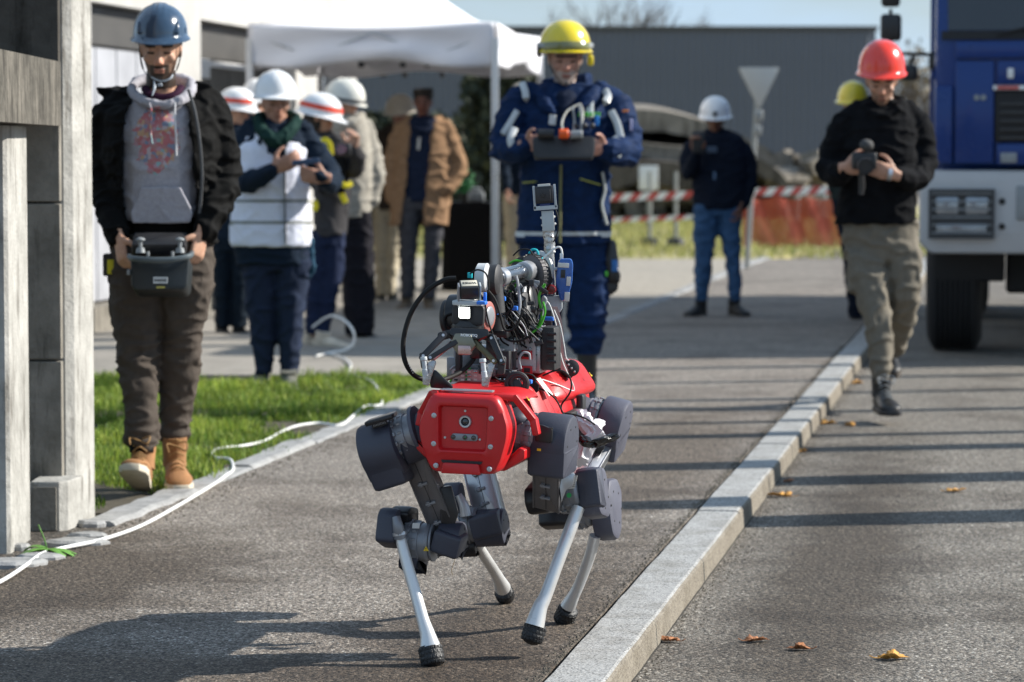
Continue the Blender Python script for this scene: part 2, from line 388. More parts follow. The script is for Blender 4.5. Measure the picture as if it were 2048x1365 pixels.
# right granite kerb: single stones
kerb = thing('kerb', None, None, (Pk.x, Pk.y, 0), kind='structure')
kb = thing('kerb', None, None, (Ql.x, Ql.y, 0), kind='structure')
def kerb_stone(parent, base, t0, t1, w, zt, zb, bev, m, jit=0, seed=0):
    rnd = random.Random(seed)
    bm = NB(); e = .004
    n = max(2, int((t1 - t0) / .12)); rings = []
    for i in range(n + 1):
        t = t0 + e + (t1 - t0 - 2 * e) * i / n
        k = rnd.uniform(-jit, jit); k2 = rnd.uniform(-jit, jit)
        prof = [(k, zb), (k, zt - bev * .4), (k + bev * .4, zt), (w - bev + k2, zt), (w - bev * .3 + k2, zt - bev * .35), (w + k2 + .004, zt - bev), (w + .012 + k2, zb)]
        rings.append([base + RB * t + RR * a + Z * z for a, z in prof])
    ring_loft(bm, rings)
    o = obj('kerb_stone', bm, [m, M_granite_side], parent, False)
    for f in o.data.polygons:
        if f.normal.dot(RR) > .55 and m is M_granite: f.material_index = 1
    return o
t = -2.6 - 1.23 * 0; k = 0
t = -1.26 * 5
while t < 28.5:
    L_ = 1.26 if t < 12 else 1.4
    kerb_stone(kerb, Pk, t, t + L_, KW, .006 + random.uniform(-.003, .003), -.12, .010, M_granite, .0012, k); t += L_; k += 1
# left flat kerb with a broken edge
t = -.02; k = 0
while t < 27:
    L_ = random.Random(k).uniform(.8, 1.1)
    kerb_stone(kb, Ql - RR * .06, t, t + L_, .125, .012 + random.Random(k).uniform(-.006, .004), -.1, .02, M_oldkerb, .012, k + 50); t += L_; k += 1

def pebbles(name, n, fn, smin, smax, m, label, seed=1):
    rs = np.random.RandomState(seed); bm = NB()
    for i in range(n):
        q, s_ = fn(rs), rs.uniform(smin, smax); a = rs.uniform(0, 6.28); c_, d_ = math.cos(a) * s_, math.sin(a) * s_
        v = [bm.verts.new(q + V(w)) for w in ((c_, d_, 0), (-d_, c_ * .8, 0), (-c_, -d_, 0), (d_, -c_ * .9, 0), (0, 0, s_ * .9))]
        for k in range(4): bm.faces.new((v[k], v[(k + 1) % 4], v[4]))
    tag(obj(name, bm, m, None, False), label, 'grit', None, 'stuff')
M_grit = mat('grit', (.09, .078, .06), .9, var=.6, scale=200)
pebbles('grit', 2600, lambda rs: along(Pk, rs.uniform(-2.2, 12), -.012 - abs(rs.normal(0, .014))) + Z * -.001, .002, .007, M_grit, 'dark grit and moss gathered along the pavement side of the kerb', 2)
pebbles('grit', 1500, lambda rs: along(Pk, rs.uniform(-2.2, 12), KW + .018 + abs(rs.normal(0, .03))) + Z * -.071, .002, .006, M_grit, 'grit lying in the gutter at the foot of the kerb', 3)
pebbles('grit', 1500, lambda rs: along(Ql, rs.uniform(-1.5, 9), .07 + abs(rs.normal(0, .07))) + Z * 0, .002, .006, M_grit, 'loose grit along the left edge of the pavement', 4)
# lawn between building, left kerb and yard
gy0, gy1 = 9.9, 17.15
def kerbx(Y): return Ql.x + (Y - Ql.y) * math.tan(YAW) - .055
sheet('lawn_soil', [(-4.2, gy0 + .7), (kerbx(gy0 + .7), gy0 + .7), (kerbx(gy1), gy1), (-4.2, gy1)], -.012, M_soil, .2)
sheet('yard', [(-14, gy1 + .06), (kerbx(gy1 + .06), gy1 + .06), (kerbx(27.5), 27.5), (-14, 27.5)], 0, M_slab, .2)
sheet('gravel', [(-30, 27.5), (kerbx(27.5), 27.5), (kerbx(37.2), 37.2), (-30, 37.2)], -.01, M_gravel, .2)
M_dirt = asphalt('worn_asphalt_edge', (.13, .115, .095), (.3, .28, .24), (.025, .022, .018), 120)
sheet('pavement_edge', [(-6, 6), (kerbx(6) + .12, 6), (kerbx(10.2) + .12, 10.2), (-6, 10.2)], -.004, M_dirt, .2)
sheet('soil', [(-6, 10.2), (kerbx(10.2) + .05, 10.2), (kerbx(10.58) + .0, 10.58), (-6, 10.58)], -.016, M_soil, .2)
rnd = random.Random(12)
for i, (x_, y_, s_) in enumerate(((30, 1130, .1), (75, 1118, .07), (150, 1088, .09), (178, 1075, .06), (40, 1098, .04), (190, 1050, .07))):
    bm = NB(); g = G(x_, y_); n_ = 9; rg = []
    for zz, k_ in ((-.03, 1), (.008, 1), (.016, .8)): rg.append([g + V((s_ * k_ * math.cos(2 * pi * q / n_) * (1 + .3 * math.sin(q * 2.3 + i)), s_ * .8 * k_ * math.sin(2 * pi * q / n_), zz)) for q in range(n_)])
    ring_loft(bm, rg); solo('stone', bm, M_oldkerb, ['flat grey stone at the far left beside the cable', 'small flat stone left of the weed', 'flat stone before the foot block of the porch', 'little stone at the corner of the pale column', 'tiny stone by the porch post', 'stone chip at the start of the left kerb'][i], 'stone', tuple(g), 'flat stones at the porch foot', smooth=False)

def blades(name, n, region, hmin, hmax, w, m, label=None, seed=3, dry=False):
    rs = np.random.RandomState(seed)
    X, Y = region(rs, n); n = len(X)
    h = rs.uniform(hmin, hmax, n)
    cl = np.array([noise.noise(V((x * 2.3, y * 2.3, 0))) + .6 * noise.noise(V((x * 7, y * 7, 3))) for x, y in zip(X, Y)])
    h = h * (1 + 1.3 * cl); keep = (h > hmin * .45); X, Y, h = X[keep], Y[keep], h[keep]; n = len(X)
    a = rs.uniform(0, 2 * pi, n); la = rs.uniform(0, 2 * pi, n); lean = rs.uniform(.1, .9, n) * h
    dx, dy = np.cos(a) * w, np.sin(a) * w
    lx, ly = np.cos(la) * lean, np.sin(la) * lean
    co = np.empty((n, 5, 3))
    co[:, 0] = np.stack([X - dx, Y - dy, np.full(n, -.015)], 1); co[:, 1] = np.stack([X + dx, Y + dy, np.full(n, -.015)], 1)
    co[:, 2] = np.stack([X + dx * .8 + lx * .35, Y + dy * .8 + ly * .35, h * .6], 1); co[:, 3] = np.stack([X - dx * .8 + lx * .35, Y - dy * .8 + ly * .35, h * .6], 1)
    co[:, 4] = np.stack([X + lx, Y + ly, h * .95], 1)
    me = bpy.data.meshes.new(name); me.vertices.add(n * 5); me.vertices.foreach_set('co', co.ravel())
    b = np.arange(n) * 5
    quads = np.stack([b, b + 1, b + 2, b + 3], 1); tris = np.stack([b + 3, b + 2, b + 4], 1)
    loops = np.concatenate([quads.ravel(), tris.ravel()]); me.loops.add(len(loops)); me.loops.foreach_set('vertex_index', loops)
    me.polygons.add(2 * n); st = np.concatenate([np.arange(n) * 4, n * 4 + np.arange(n) * 3]); me.polygons.foreach_set('loop_start', st)
    me.update(calc_edges=True); me.validate()
    colr = np.empty((n, 5, 4)); base = rs.uniform(.45, 1.5, n) * (1 + .45 * cl[keep]); yel = np.clip(rs.normal(.25, .25, n) + .35 * cl[keep], 0, 1)
    g = np.array([.085, .175, .022]) if not dry else np.array([.2, .23, .06]); yl = np.array([.42, .46, .08]) if not dry else np.array([.46, .40, .16]); c = (g * (1 - yel[:, None]) + yl * yel[:, None]) * base[:, None]
    colr[:, :, :3] = c[:, None, :]; colr[:, :, 3] = 1
    at = me.color_attributes.new('Col', 'FLOAT_COLOR', 'POINT'); at.data.foreach_set('color', colr.ravel())
    o = bpy.data.objects.new(name, me); col.objects.link(o); me.materials.append(m)
    return tag(o, label, 'grass', None, 'stuff')
M_blade = bpy.data.materials.new('grass_blade'); t_, b_ = nodes(M_blade)
at_ = N(t_, 'ShaderNodeAttribute', attribute_name='Col'); t_.links.new(at_.outputs['Color'], b_.inputs['Base Color']); b_.inputs['Roughness'].default_value = .55
b_.inputs['Specular IOR Level'].default_value = .3
tr_ = N(t_, 'ShaderNodeBsdfTranslucent'); t_.links.new(at_.outputs['Color'], tr_.inputs['Color'])
ms_ = N(t_, 'ShaderNodeMixShader'); ms_.inputs[0].default_value = .35
mo_ = t_.nodes['Material Output']; t_.links.new(b_.outputs[0], ms_.inputs[1]); t_.links.new(tr_.outputs[0], ms_.inputs[2]); t_.links.new(ms_.outputs[0], mo_.inputs[0])
def reg_lawn(rs, n):
    X = rs.uniform(-3.4, .1, n); Y = rs.uniform(10.25, gy1 + .03, n)
    e = Ql.x + (Y - Ql.y) * math.tan(YAW) - .045 + rs.normal(0, .03, n) + .03 * np.sin(Y * 9) * np.sin(Y * 3.1)
    bare = np.array([noise.noise(V((x * 1.6, y * 1.6, 9))) for x, y in zip(X, Y)])
    k = (X < e) & ~((Y < 10.5) & (X < -1.45)) & (bare > -.24 + .2 * np.clip((11.6 - Y), 0, 1)); return X[k], Y[k]
blades('grass', 120000, reg_lawn, .014, .05, .0022, M_blade, 'short green lawn between the walking man and the yard', 3)
M_dryblade = M_blade
def reg_far(rs, n):
    Y = rs.uniform(37.3, 62, n); X = rs.uniform(-1.5, 9.5, n)
    k = (X < kerbx(37) + (Y - 37.2) * .55 + 1.5); return X[k], Y[k]
M_dry = mat('dry_lawn', (.33, .29, .14), .9, var=.45, scale=2.2, bump=.3)
sheet('lawn_far', [(-30, 37.2), (kerbx(37.2) + .05, 37.2), (7.2, 52), (12, 78), (-30, 78)], -.008, M_dry, .2)
blades('grass', 30000, reg_far, .03, .1, .008, M_blade, 'sparse yellowish grass strip before the orange netting', 5, True)

# fallen leaves
M_leafA = mat('leaf_brown', (.30, .12, .045), .7, var=.4, scale=60, bump=.5, bscale=200)
M_leafB = mat('leaf_yellow', (.50, .25, .05), .7, var=.4, scale=60, bump=.5, bscale=200)
def leaf(px, py, size, m, rot, lobes, label, z0=-.07, seed=0):
    rnd = random.Random(seed); c = G(px, py, z0)
    bm = NB(); n = 40; rim = []; mid = []
    for k in range(n):
        a = 2 * pi * k / n
        r = size * (.55 + .3 * abs(math.cos(a * lobes / 2)) ** .7 + .25 * max(0, math.cos(a)) ** 3) * (1 + rnd.uniform(-.08, .08))
        x, y = r * math.cos(a), r * .72 * math.sin(a)
        zz = .005 + size * .26 * (abs(math.sin(a)) ** 1.5) * rnd.uniform(.5, 1) + size * .2 * max(0, math.cos(a * 2 + seed))
        rim.append((x, y, zz)); mid.append((x * .5, y * .5, zz * .3 + .004 + size * .08 * math.cos(5 * a)))
    M_ = Matrix.Rotation(rot, 3, 'Z')
    def q(p): return c + M_ @ V(p)
    vr = [bm.verts.new(q(p)) for p in rim]; vm = [bm.verts.new(q(p)) for p in mid]; vc = bm.verts.new(q((0, 0, .004)))
    for k in range(n):
        j = (k + 1) % n
        bm.faces.new((vr[k], vr[j], vm[j], vm[k])); bm.faces.new((vm[k], vm[j], vc))
    tube(bm, [q((-size * .5, 0, .006)), q((-size * 1.0, size * .08, .006)), q((-size * 1.3, size * .2, .012))], .0014, 5, 3)
    o = solo('fallen_leaf', bm, m, label, 'leaf', tuple(c), 'fallen leaves on the road')
    md = o.modifiers.new('thick', 'SOLIDIFY'); md.thickness = .0007
leaf(1340, 1285, .034, M_leafA, 2.8, 3, 'small dark brown fallen leaf against the foot of the kerb', seed=1)
leaf(1510, 1285, .036, M_leafA, .3, 4, 'curled brown leaf with scalloped edge in the middle of the near row', seed=2)
leaf(1600, 1301, .034, M_leafA, 3.0, 4, 'narrow brown curled leaf right of the scalloped leaf', seed=3)
leaf(1783, 1320, .045, M_leafB, .2, 5, 'yellow and orange lobed leaf, the rightmost on the near road', seed=4)
leaf(1564, 995, .052, M_leafB, 2.9, 5, 'orange lobed leaf just right of the kerb by the wide shadow', seed=5)
leaf(1578, 965, .03, M_leafA, 1.0, 3, 'small brown leaf lying behind the orange lobed leaf', seed=6)
leaf(1910, 985, .045, M_leafB, .3, 4, 'yellowish leaf lying alone between two shadows on the road', seed=7)
leaf(1700, 853, .045, M_leafB, 2.0, 4, 'orange leaf on the road left of the black boot', seed=8)
leaf(1655, 849, .05, M_leafB, .5, 4, 'orange leaf on the road nearest the kerb by the boot', seed=9)
leaf(1605, 905, .032, M_leafB, .9, 3, 'small orange leaf touching the kerb foot', seed=10)
leaf(1715, 768, .05, M_leafB, .9, 3, 'orange leaf between kerb and trouser leg', seed=11)

# weed and cable at left
M_weed = mat('weed_leaf', (.09, .22, .03), .5, var=.3, scale=40)
bm = NB(); w0 = G(96, 1113, -.003)
for i in range(17):
    rnd = random.Random(i + 40); a = rnd.uniform(0, 2 * pi); L_ = rnd.uniform(.06, .13); up = rnd.uniform(.1, .6)
    d = V((math.cos(a), math.sin(a) * .8, 0)); s = V((-d.y, d.x, 0)); rg = []
    for q in range(6):
        tq = q / 5; w_ = .019 * math.sin(pi * min(tq * .9 + .08, 1)) + .0015
        c = w0 + d * (L_ * tq) + Z * (.02 + up * L_ * tq - .06 * tq * tq)
        rg.append([c - s * w_ - Z * .001, c + Z * .003, c + s * w_ - Z * .001, c - Z * .004])
    ring_loft(bm, rg)
tube(bm, [w0, w0 + V((-.01, 0, .05)), w0 + V((-.03, 0, .1))], .0025, 5)
solo('weed', bm, M_weed, 'green rosette weed growing at the pavement edge beside the post', 'plant', tuple(w0))
M_cable = mat('white_cable', (.72, .72, .7), .45, var=.06, scale=5, bump=.05)
bm = NB()
def gp(*a, z=.012): return [G(x, y) + Z * z for x, y in a]
tube(bm, gp((-60, 1195), (0, 1172), (50, 1140), (85, 1115), (130, 1103), (200, 1088), (280, 1060), (350, 1022), (420, 980), (452, 957), (466, 945), (460, 925), (432, 922), (424, 912), (440, 903), (490, 897), (530, 887), (570, 866), (600, 856), (640, 852), (680, 856), (705, 838), (730, 818), (752, 817), (764, 811), (757, 786), (740, 765), (700, 752), (702, 735), (690, 722), (660, 712), (632, 716)), .0062, 8, 5)
solo('extension_cable', bm, M_cable, 'white cable lying along the pavement edge and across the lawn', 'cable', tuple(G(452, 957)))
bm = NB()
pp = [P(630, 715, 18.9), P(660, 706, 18.9), P(692, 700, 18.9), P(708, 684, 18.9), P(706, 662, 18.9), P(690, 642, 19.0), P(665, 632, 19.2), P(645, 640, 19.4), P(625, 655, 19.5)]
tube(bm, pp, .008, 8, 5)
solo('cable_loop', bm, M_cable, 'white cable rising in a loop beside the pale shoes', 'cable', tuple(G(640, 710)))

# ================================================================== CONCRETE BUILDING, NEAR LEFT
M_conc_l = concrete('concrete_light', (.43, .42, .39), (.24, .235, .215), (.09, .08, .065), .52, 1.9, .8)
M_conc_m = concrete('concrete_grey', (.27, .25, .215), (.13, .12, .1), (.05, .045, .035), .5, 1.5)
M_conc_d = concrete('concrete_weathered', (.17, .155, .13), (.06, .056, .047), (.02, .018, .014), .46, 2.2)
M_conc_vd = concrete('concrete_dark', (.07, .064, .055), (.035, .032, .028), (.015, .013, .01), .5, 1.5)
bl = thing('concrete_porch', 'raw concrete porch with pale column, post and weathered beam at the left edge', 'building', tuple(G(160, 1050)))
def abox(bm, x0, x1, y0, y1, z0, z1, bev=0, b=None):
    b = b or (V((0, 0, 0)))
    box(bm, V(((x0 + x1) / 2, (y0 + y1) / 2, (z0 + z1) / 2)), x1 - x0, y1 - y0, z1 - z0, bev=bev)
def rprism(bm, pts, z0, z1, bev=0): prism(bm, pts, V((0, 0, z0)), V((1, 0, 0)), V((0, 1, 0)), Z, z1 - z0, bev)
A0 = P(60, 900, 10.25); A1 = P(132, 900, 10.25); A2 = P(150, 900, 10.27)
e = A2 + RB * .22
bm = NB(); rprism(bm, [(A0.x, 10.25), (A1.x, 10.25), (A2.x, 10.275), (e.x, e.y), (A0.x, e.y + .03)], -.1, 4.2); obj('column', bm, M_conc_l, bl, False)
# front face in cast lifts with joints, its shade put into darker concrete
zs = [.01, .30, .83, 1.62, 1.64, 2.6, 4.2]
w0_, w1_ = A0.x - 1.4, A1.x - .006
for i, (z0, z1) in enumerate(((0.0, .555), (.563, 1.092), (1.10, 1.42), (1.428, 3.0), (3.008, 4.2))):
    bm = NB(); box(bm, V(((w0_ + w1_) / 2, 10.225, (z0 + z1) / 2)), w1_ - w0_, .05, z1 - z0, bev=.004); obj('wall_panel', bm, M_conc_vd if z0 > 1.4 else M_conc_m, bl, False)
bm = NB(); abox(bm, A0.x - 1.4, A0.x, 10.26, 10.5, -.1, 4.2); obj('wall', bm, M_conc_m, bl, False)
# foot block
B0 = P(60, 1000, 10.02); B1 = P(118, 1000, 10.02); B2 = P(136, 1000, 10.05); B3 = B2 + RB * .17
bm = NB(); rprism(bm, [(B0.x, 10.02), (B1.x, 10.02), (B2.x, 10.05), (B3.x, B3.y), (B0.x, 10.24)], -.1, .163, .006); obj('foot_block', bm, M_conc_l, bl, False)
# shade on the foot block's front face, painted as a darker sheet
bm = NB(); abox(bm, B0.x + .012, B1.x - .008, 10.008, 10.019, .0, .145); obj('foot_shade_face', bm, M_conc_m, bl, False)
# post under the beam
bm = NB(); q0 = P(58, 800, 9.8).x; q1 = P(18, 800, 9.44).x
rprism(bm, [(q1 - .3, 9.44), (q1 - .012, 9.44), (q1, 9.452), (q0, 9.8), (q0 - .3, 9.8)], -.1, 1.352, .005); obj('post', bm, M_conc_l, bl, False)
# beam
bm = NB(); b0 = P(-60, 180, 8.4); b1 = P(123, 180, 10.12)
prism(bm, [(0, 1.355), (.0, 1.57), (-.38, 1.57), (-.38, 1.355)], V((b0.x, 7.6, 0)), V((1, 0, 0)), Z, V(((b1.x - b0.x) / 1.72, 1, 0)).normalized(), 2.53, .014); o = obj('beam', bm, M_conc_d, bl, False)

# ================================================================== WORKSHOP FACADE BEHIND
M_render = mat('pale_render', (.43, .42, .40), .9, var=.12, scale=4, dirt=((.3, .28, .25), 6, .62, .5))
M_shut = mat('grey_door_panel', (.36, .37, .40), .5, var=.12, scale=3)
M_dshut = mat('dark_door_panel', (.055, .053, .05), .6, var=.15, scale=3)
fac = thing('workshop', 'pale rendered workshop with tall grey doors behind the tent and the group', 'building', (-2.9, 21, 0))
f0 = G(150, 672)
def FB(bm, t0, t1, z0, z1, out0, out1, bev=0):
    c = f0 + RB * ((t0 + t1) / 2) - RR * ((out0 + out1) / -2) + Z * ((z0 + z1) / 2)
    box(bm, V((c.x, c.y, (z0 + z1) / 2)), abs(out1 - out0), t1 - t0, z1 - z0, RR, RB, Z, bev)
LEN = 9.17
bm = NB(); FB(bm, -.2, LEN, 0, 7.5, -6.4, -.2); obj('wall', bm, M_render, fac, False)
bm = NB(); FB(bm, -.2, LEN + .05, 0, .18, -.2, .03); obj('plinth', bm, M_conc_m, fac, False)
bm = NB(); FB(bm, -.2, LEN, 2.36, 7.5, -.2, -.0); obj('lintel', bm, M_render, fac, False)
bays = [(.43, 2.5, M_shut), (3.35, 6.1, M_dshut), (7.52, 8.38, M_dshut)]
piers = [(-.2, .43), (2.5, 3.35), (6.1, 7.52), (8.38, LEN)]
for a, b2 in piers:
    bm = NB(); FB(bm, a, b2, .18, 2.36, -.2, 0); obj('pier', bm, M_render, fac, False)
for a, b2, m_ in bays:
    n = 4; w_ = (b2 - a) / n
    for i in range(n):
        bm = NB(); FB(bm, a + i * w_ + .012, a + (i + 1) * w_ - .012, .2, 2.05, -.19, -.13); obj('door_panel', bm, m_, fac, False)
    bm = NB(); FB(bm, a + .01, b2 - .01, 2.07, 2.35, -.19, -.11); obj('door_header', bm, M_dshut, fac, False)
bm = NB(); FB(bm, 3.4, 4.0, 1.9, 2.06, -.129, -.1); FB(bm, 4.0, 5.2, 2.0, 2.05, -.129, -.11); obj('notice', bm, mat('notice_white', (.7, .7, .7), .6), fac, False)

# ================================================================== WAREHOUSE
M_clad = mat('grey_cladding', (.115, .13, .16), .5, 0, .06, 2, bump=0)
M_trim = mat('pale_trim', (.42, .45, .5), .5)
wh = thing('warehouse', 'long dark grey ribbed metal warehouse closing off the view', 'building', (0, 80, 0))
YW = 80.0
xl = P(700, 60, YW).x; xr = P(1752, 60, YW).x; ztop = P(1400, 60, YW).z; zb2 = P(800, 245, YW).z
bm = NB(); abox(bm, xl, xr, YW + .06, YW + 30, -.1, ztop - .02); obj('wall', bm, M_clad, wh, False)
bm = NB(); abox(bm, xl - .1, xr + .05, YW - .03, YW + 30.1, ztop - .02, ztop + .1); obj('roof_edge', bm, M_dshut, wh, False)
bm = NB(); rib_w = .15
prism(bm, [(-rib_w / 2, 0), (-.018, -.055), (.018, -.055), (rib_w / 2, 0)], V((0, 0, 0)), V((1, 0, 0)), V((0, 1, 0)), Z, ztop - .03)
me_ = bpy.data.meshes.new('cladding_rib'); bm.to_mesh(me_); bm.free(); me_.materials.append(M_clad)
x = xl + .1
while x < xr - .05:
    o = bpy.data.objects.new('cladding_rib', me_); col.objects.link(o); o.parent = wh; o.location = (x, .059, 0); x += .187
bm = NB(); abox(bm, xl, P(945, 0, YW).x, YW - .16, YW - .04, zb2 - .06, zb2 + .04); obj('ledge', bm, M_trim, wh, False)
# pale building right behind, seen past the truck
bm = NB(); q = P(1790, 180, 100); abox(bm, q.x, q.x + 9, 100, 108, 0, q.z); 
solo('far_house', bm, mat('far_plaster', (.42, .43, .44), .9, var=.2, scale=1), 'small pale far building between warehouse and truck', 'building', (q.x + 2, 100, 0), smooth=False)

# ================================================================== TREES
M_bark = mat('bark', (.11, .095, .08), .95, var=.35, scale=12, bump=.6, bscale=30)
M_autumn = mat('autumn_leaves', (.19, .15, .09), .8, var=.5, scale=2)
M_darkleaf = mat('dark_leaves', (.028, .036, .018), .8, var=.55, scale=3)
def bare_tree(name, base, h, seed, label, spread=.5, leaves=None, r0=.16):
    rnd = random.Random(seed); bm = NB(); tips = []
    def grow(p, d, L_, r, lev):
        q = p + d * L_; mid = p + d * (L_ * .5) + V((rnd.uniform(-1, 1), rnd.uniform(-1, 1), 0)) * L_ * .06
        tube(bm, [p, mid, q], [r, r * .82, r * .62], 6 if lev < 2 else 4, 2)
        if lev >= 5: tips.append(q); return
        for k in range(3 if lev < 4 else 2):
            nd = (d + V((rnd.uniform(-1, 1), rnd.uniform(-1, 1), rnd.uniform(-.15, .7))) * spread * (1.1 if lev else .8)).normalized()
            grow(p + d * L_ * rnd.uniform(.6, 1), nd, L_ * rnd.uniform(.62, .82), r * .6, lev + 1)
    tr = thing(name, label, 'tree', tuple(base), 'bare trees behind the warehouse' if not leaves else None)
    grow(base, Z.copy(), h * .3, r0, 0)
    obj('branches', bm, M_bark, tr)
    if leaves:
        bm = NB()
        for q in tips:
            for _ in range(leaves[0]):
                c = q + V((rnd.gauss(0, 1), rnd.gauss(0, 1), rnd.gauss(0, .8))) * leaves[2]
                a = V((rnd.gauss(0, 1), rnd.gauss(0, 1), rnd.gauss(0, 1))).normalized(); _, u, v = frame(a)
                s = leaves[3] * rnd.uniform(.5, 1.3)
                bm.faces.new([bm.verts.new(c + u * s), bm.verts.new(c + v * s * .7), bm.verts.new(c - u * s), bm.verts.new(c - v * s * .7)])
        obj('crown', bm, leaves[1], tr, False)
    return tr
bare_tree('bare_tree', V((P(1240, 0, 112).x, 112, 0)), 9.5, 4, 'leafless tree rising over the roof right of the yellow helmet', .62)
bare_tree('bare_tree', V((P(1345, 0, 118).x, 118, 0)), 9.0, 9, 'leafless tree left of the give-way sign top, beyond the roof', .62)
bare_tree('bare_tree', V((P(1130, 0, 125).x, 125, 0)), 9.0, 13, 'leafless tree partly behind the tent roof', .6)
bare_tree('autumn_tree', V((P(1835, 0, 92).x, 92, 0)), 4.6, 21, 'brown autumn tree in the gap between red helmet and truck', .55, (5, M_autumn, .35, .10), .1)
# dark evergreen hedge and trees seen under the tent
def bush(name, x0, x1, y0, y1, h, n, seed, label, m, s=.06):
    rnd = random.Random(seed); bm = NB(); t_ = thing(name, label, 'shrub', ((x0 + x1) / 2, (y0 + y1) / 2, 0))
    for _ in range(n):
        u_, v_, w_ = rnd.uniform(-1, 1), rnd.uniform(-1, 1), rnd.uniform(0, 1)
        k = max(abs(u_), abs(v_), w_)
        if k < .55: continue
        c = V(((x0 + x1) / 2 + u_ * (x1 - x0) / 2, (y0 + y1) / 2 + v_ * (y1 - y0) / 2, h * w_))
        c += V((0, 0, .12 * noise.noise(c * .9) * h)) + V((rnd.gauss(0, .05),) * 3)
        a = V((rnd.gauss(0, 1), rnd.gauss(0, 1), rnd.gauss(0, 1))).normalized(); _, u, v = frame(a); q = s * rnd.uniform(.6, 1.5)
        bm.faces.new([bm.verts.new(c + u * q), bm.verts.new(c + v * q * .6), bm.verts.new(c - u * q), bm.verts.new(c - v * q * .6)])
    obj('foliage', bm, m, t_, False)
    bm = NB()
    for i in range(8):
        x_ = x0 + (x1 - x0) * (i + .5) / 8; tube(bm, [V((x_, (y0 + y1) / 2, -.05)), V((x_ + .1, (y0 + y1) / 2, h * .8))], [.05, .02], 6, 1)
    obj('stem', bm, M_bark, t_)
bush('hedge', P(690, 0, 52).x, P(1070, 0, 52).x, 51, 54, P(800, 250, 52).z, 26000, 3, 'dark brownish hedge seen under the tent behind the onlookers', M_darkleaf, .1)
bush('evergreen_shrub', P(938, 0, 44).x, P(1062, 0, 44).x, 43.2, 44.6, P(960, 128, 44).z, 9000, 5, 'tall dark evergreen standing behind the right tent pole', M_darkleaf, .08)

# ================================================================== TENT
M_tent = mat('tent_cloth', (.70, .70, .74), .75, var=.03, scale=4, bump=.25, bscale=9)
M_alu = mat('aluminium', (.55, .56, .58), .32, .9, .05, 6, bump=.02)
M_blk = mat('black_plastic', (.018, .018, .02), .45, var=.2, scale=20, bump=.1)
tn = thing('party_tent', 'white pop-up tent with sagging valance on four aluminium poles', 'tent', tuple(V((-.15, 24.3, 0))))
T0 = P(990, 45, 24.3); wT = 2.02; dT = 3.0; zE = T0.z; zV = P(990, 128, 24.3).z
Tr = V((math.cos(R(7.5)), -math.sin(R(7.5)), 0)); Tb = V((math.sin(R(7.5)), math.cos(R(7.5)), 0))
o0 = V((T0.x, T0.y, 0))
def TC(a, b): return o0 - Tr * (wT * (1 - a)) + Tb * (dT * b)
apex = TC(.5, .5) + Z * 2.93
bm = NB()
cs = [TC(0, 0), TC(1, 0), TC(1, 1), TC(0, 1)]
NR = 16; rows_ = []
for i in range(7):
    f = i / 6; rr_ = []
    for s in range(4):
        a, b = cs[s], cs[(s + 1) % 4]
        for k in range(NR):
            u = k / NR; e_ = a.lerp(b, u); sag = .07 * math.sin(pi * u) * (1 - f)
            p = (e_ + Z * (zE - sag * .0)).lerp(apex, f)
            p.z -= .16 * math.sin(pi * f) + .05 * math.sin(pi * u) * (1 - f) ** 2
            rr_.append(p)
    rows_.append(rr_)
rows_[-1] = [apex + (p - apex) * .02 + V((math.cos(i), math.sin(i), 0)) * .01 for i, p in enumerate(rows_[-2])]
ring_loft(bm, rows_, cap=False); o = obj('canopy', bm, M_tent, tn, autos=50); md = o.modifiers.new('s', 'SOLIDIFY'); md.thickness = .006
for s in range(4):
    a, b = cs[s], cs[(s + 1) % 4]; out = V(((b - a).normalized().y, -(b - a).normalized().x, 0)); bm = NB(); rg = []
    drop = zE - zV
    for k in range(41):
        u = k / 40; e_ = a.lerp(b, u) + out * .012; col_ = []
        for j in range(9):
            v_ = j / 8
            fold = .02 * math.sin(u * 19 + v_ * 5) * v_ + .035 * math.sin(pi * u) * math.sin(v_ * 7 + 3 * math.sin(u * 3))
            top = zE - .05 * math.sin(pi * u)
            z_ = top - (drop - .05 * math.sin(pi * u) + .03 * math.sin(u * 9)) * v_
            col_.append(e_ + out * fold + Z * (z_))
        rg.append(col_)
    vr = [[bm.verts.new(p) for p in c_] for c_ in rg]
    for i in range(40):
        for j in range(8): bm.faces.new((vr[i][j], vr[i + 1][j], vr[i + 1][j + 1], vr[i][j + 1]))
    o = obj('valance', bm, M_tent, tn, autos=60); md = o.modifiers.new('s', 'SOLIDIFY'); md.thickness = .004
for c in cs:
    bm = NB(); box(bm, V((c.x, c.y, (zV + .2) / 2 + .01)), .055, .055, zV + .2, Tr, Tb, Z, .004); box(bm, V((c.x, c.y, .5)), .042, .042, 1.0, Tr, Tb, Z); pole = obj('pole', bm, M_alu, tn, False)
    bm = NB(); box(bm, V((c.x, c.y, .006)), .12, .12, .012, Tr, Tb, Z); obj('foot_plate', bm, M_alu, pole, False)
for s in (0, 2):   # truss bars with dark joints
    a, b = cs[s], cs[(s + 1) % 4]
    for i in range(4):
        p = a.lerp(b, i / 4) + Z * (zV + (.06 if i % 2 else .26)); q = a.lerp(b, (i + 1) / 4) + Z * (zV + (.26 if i % 2 else .06))
        bm = NB(); cyl(bm, p, q, .012, n=6); obj('truss_bar', bm, M_alu, tn)
    for u in (.22, .45, .62, .72, .8):
        bm = NB(); box(bm, a.lerp(b, u) + Z * (zV - .0) + Tb * .08, .05, .05, .05, bev=.01); obj('truss_joint', bm, M_blk, tn)

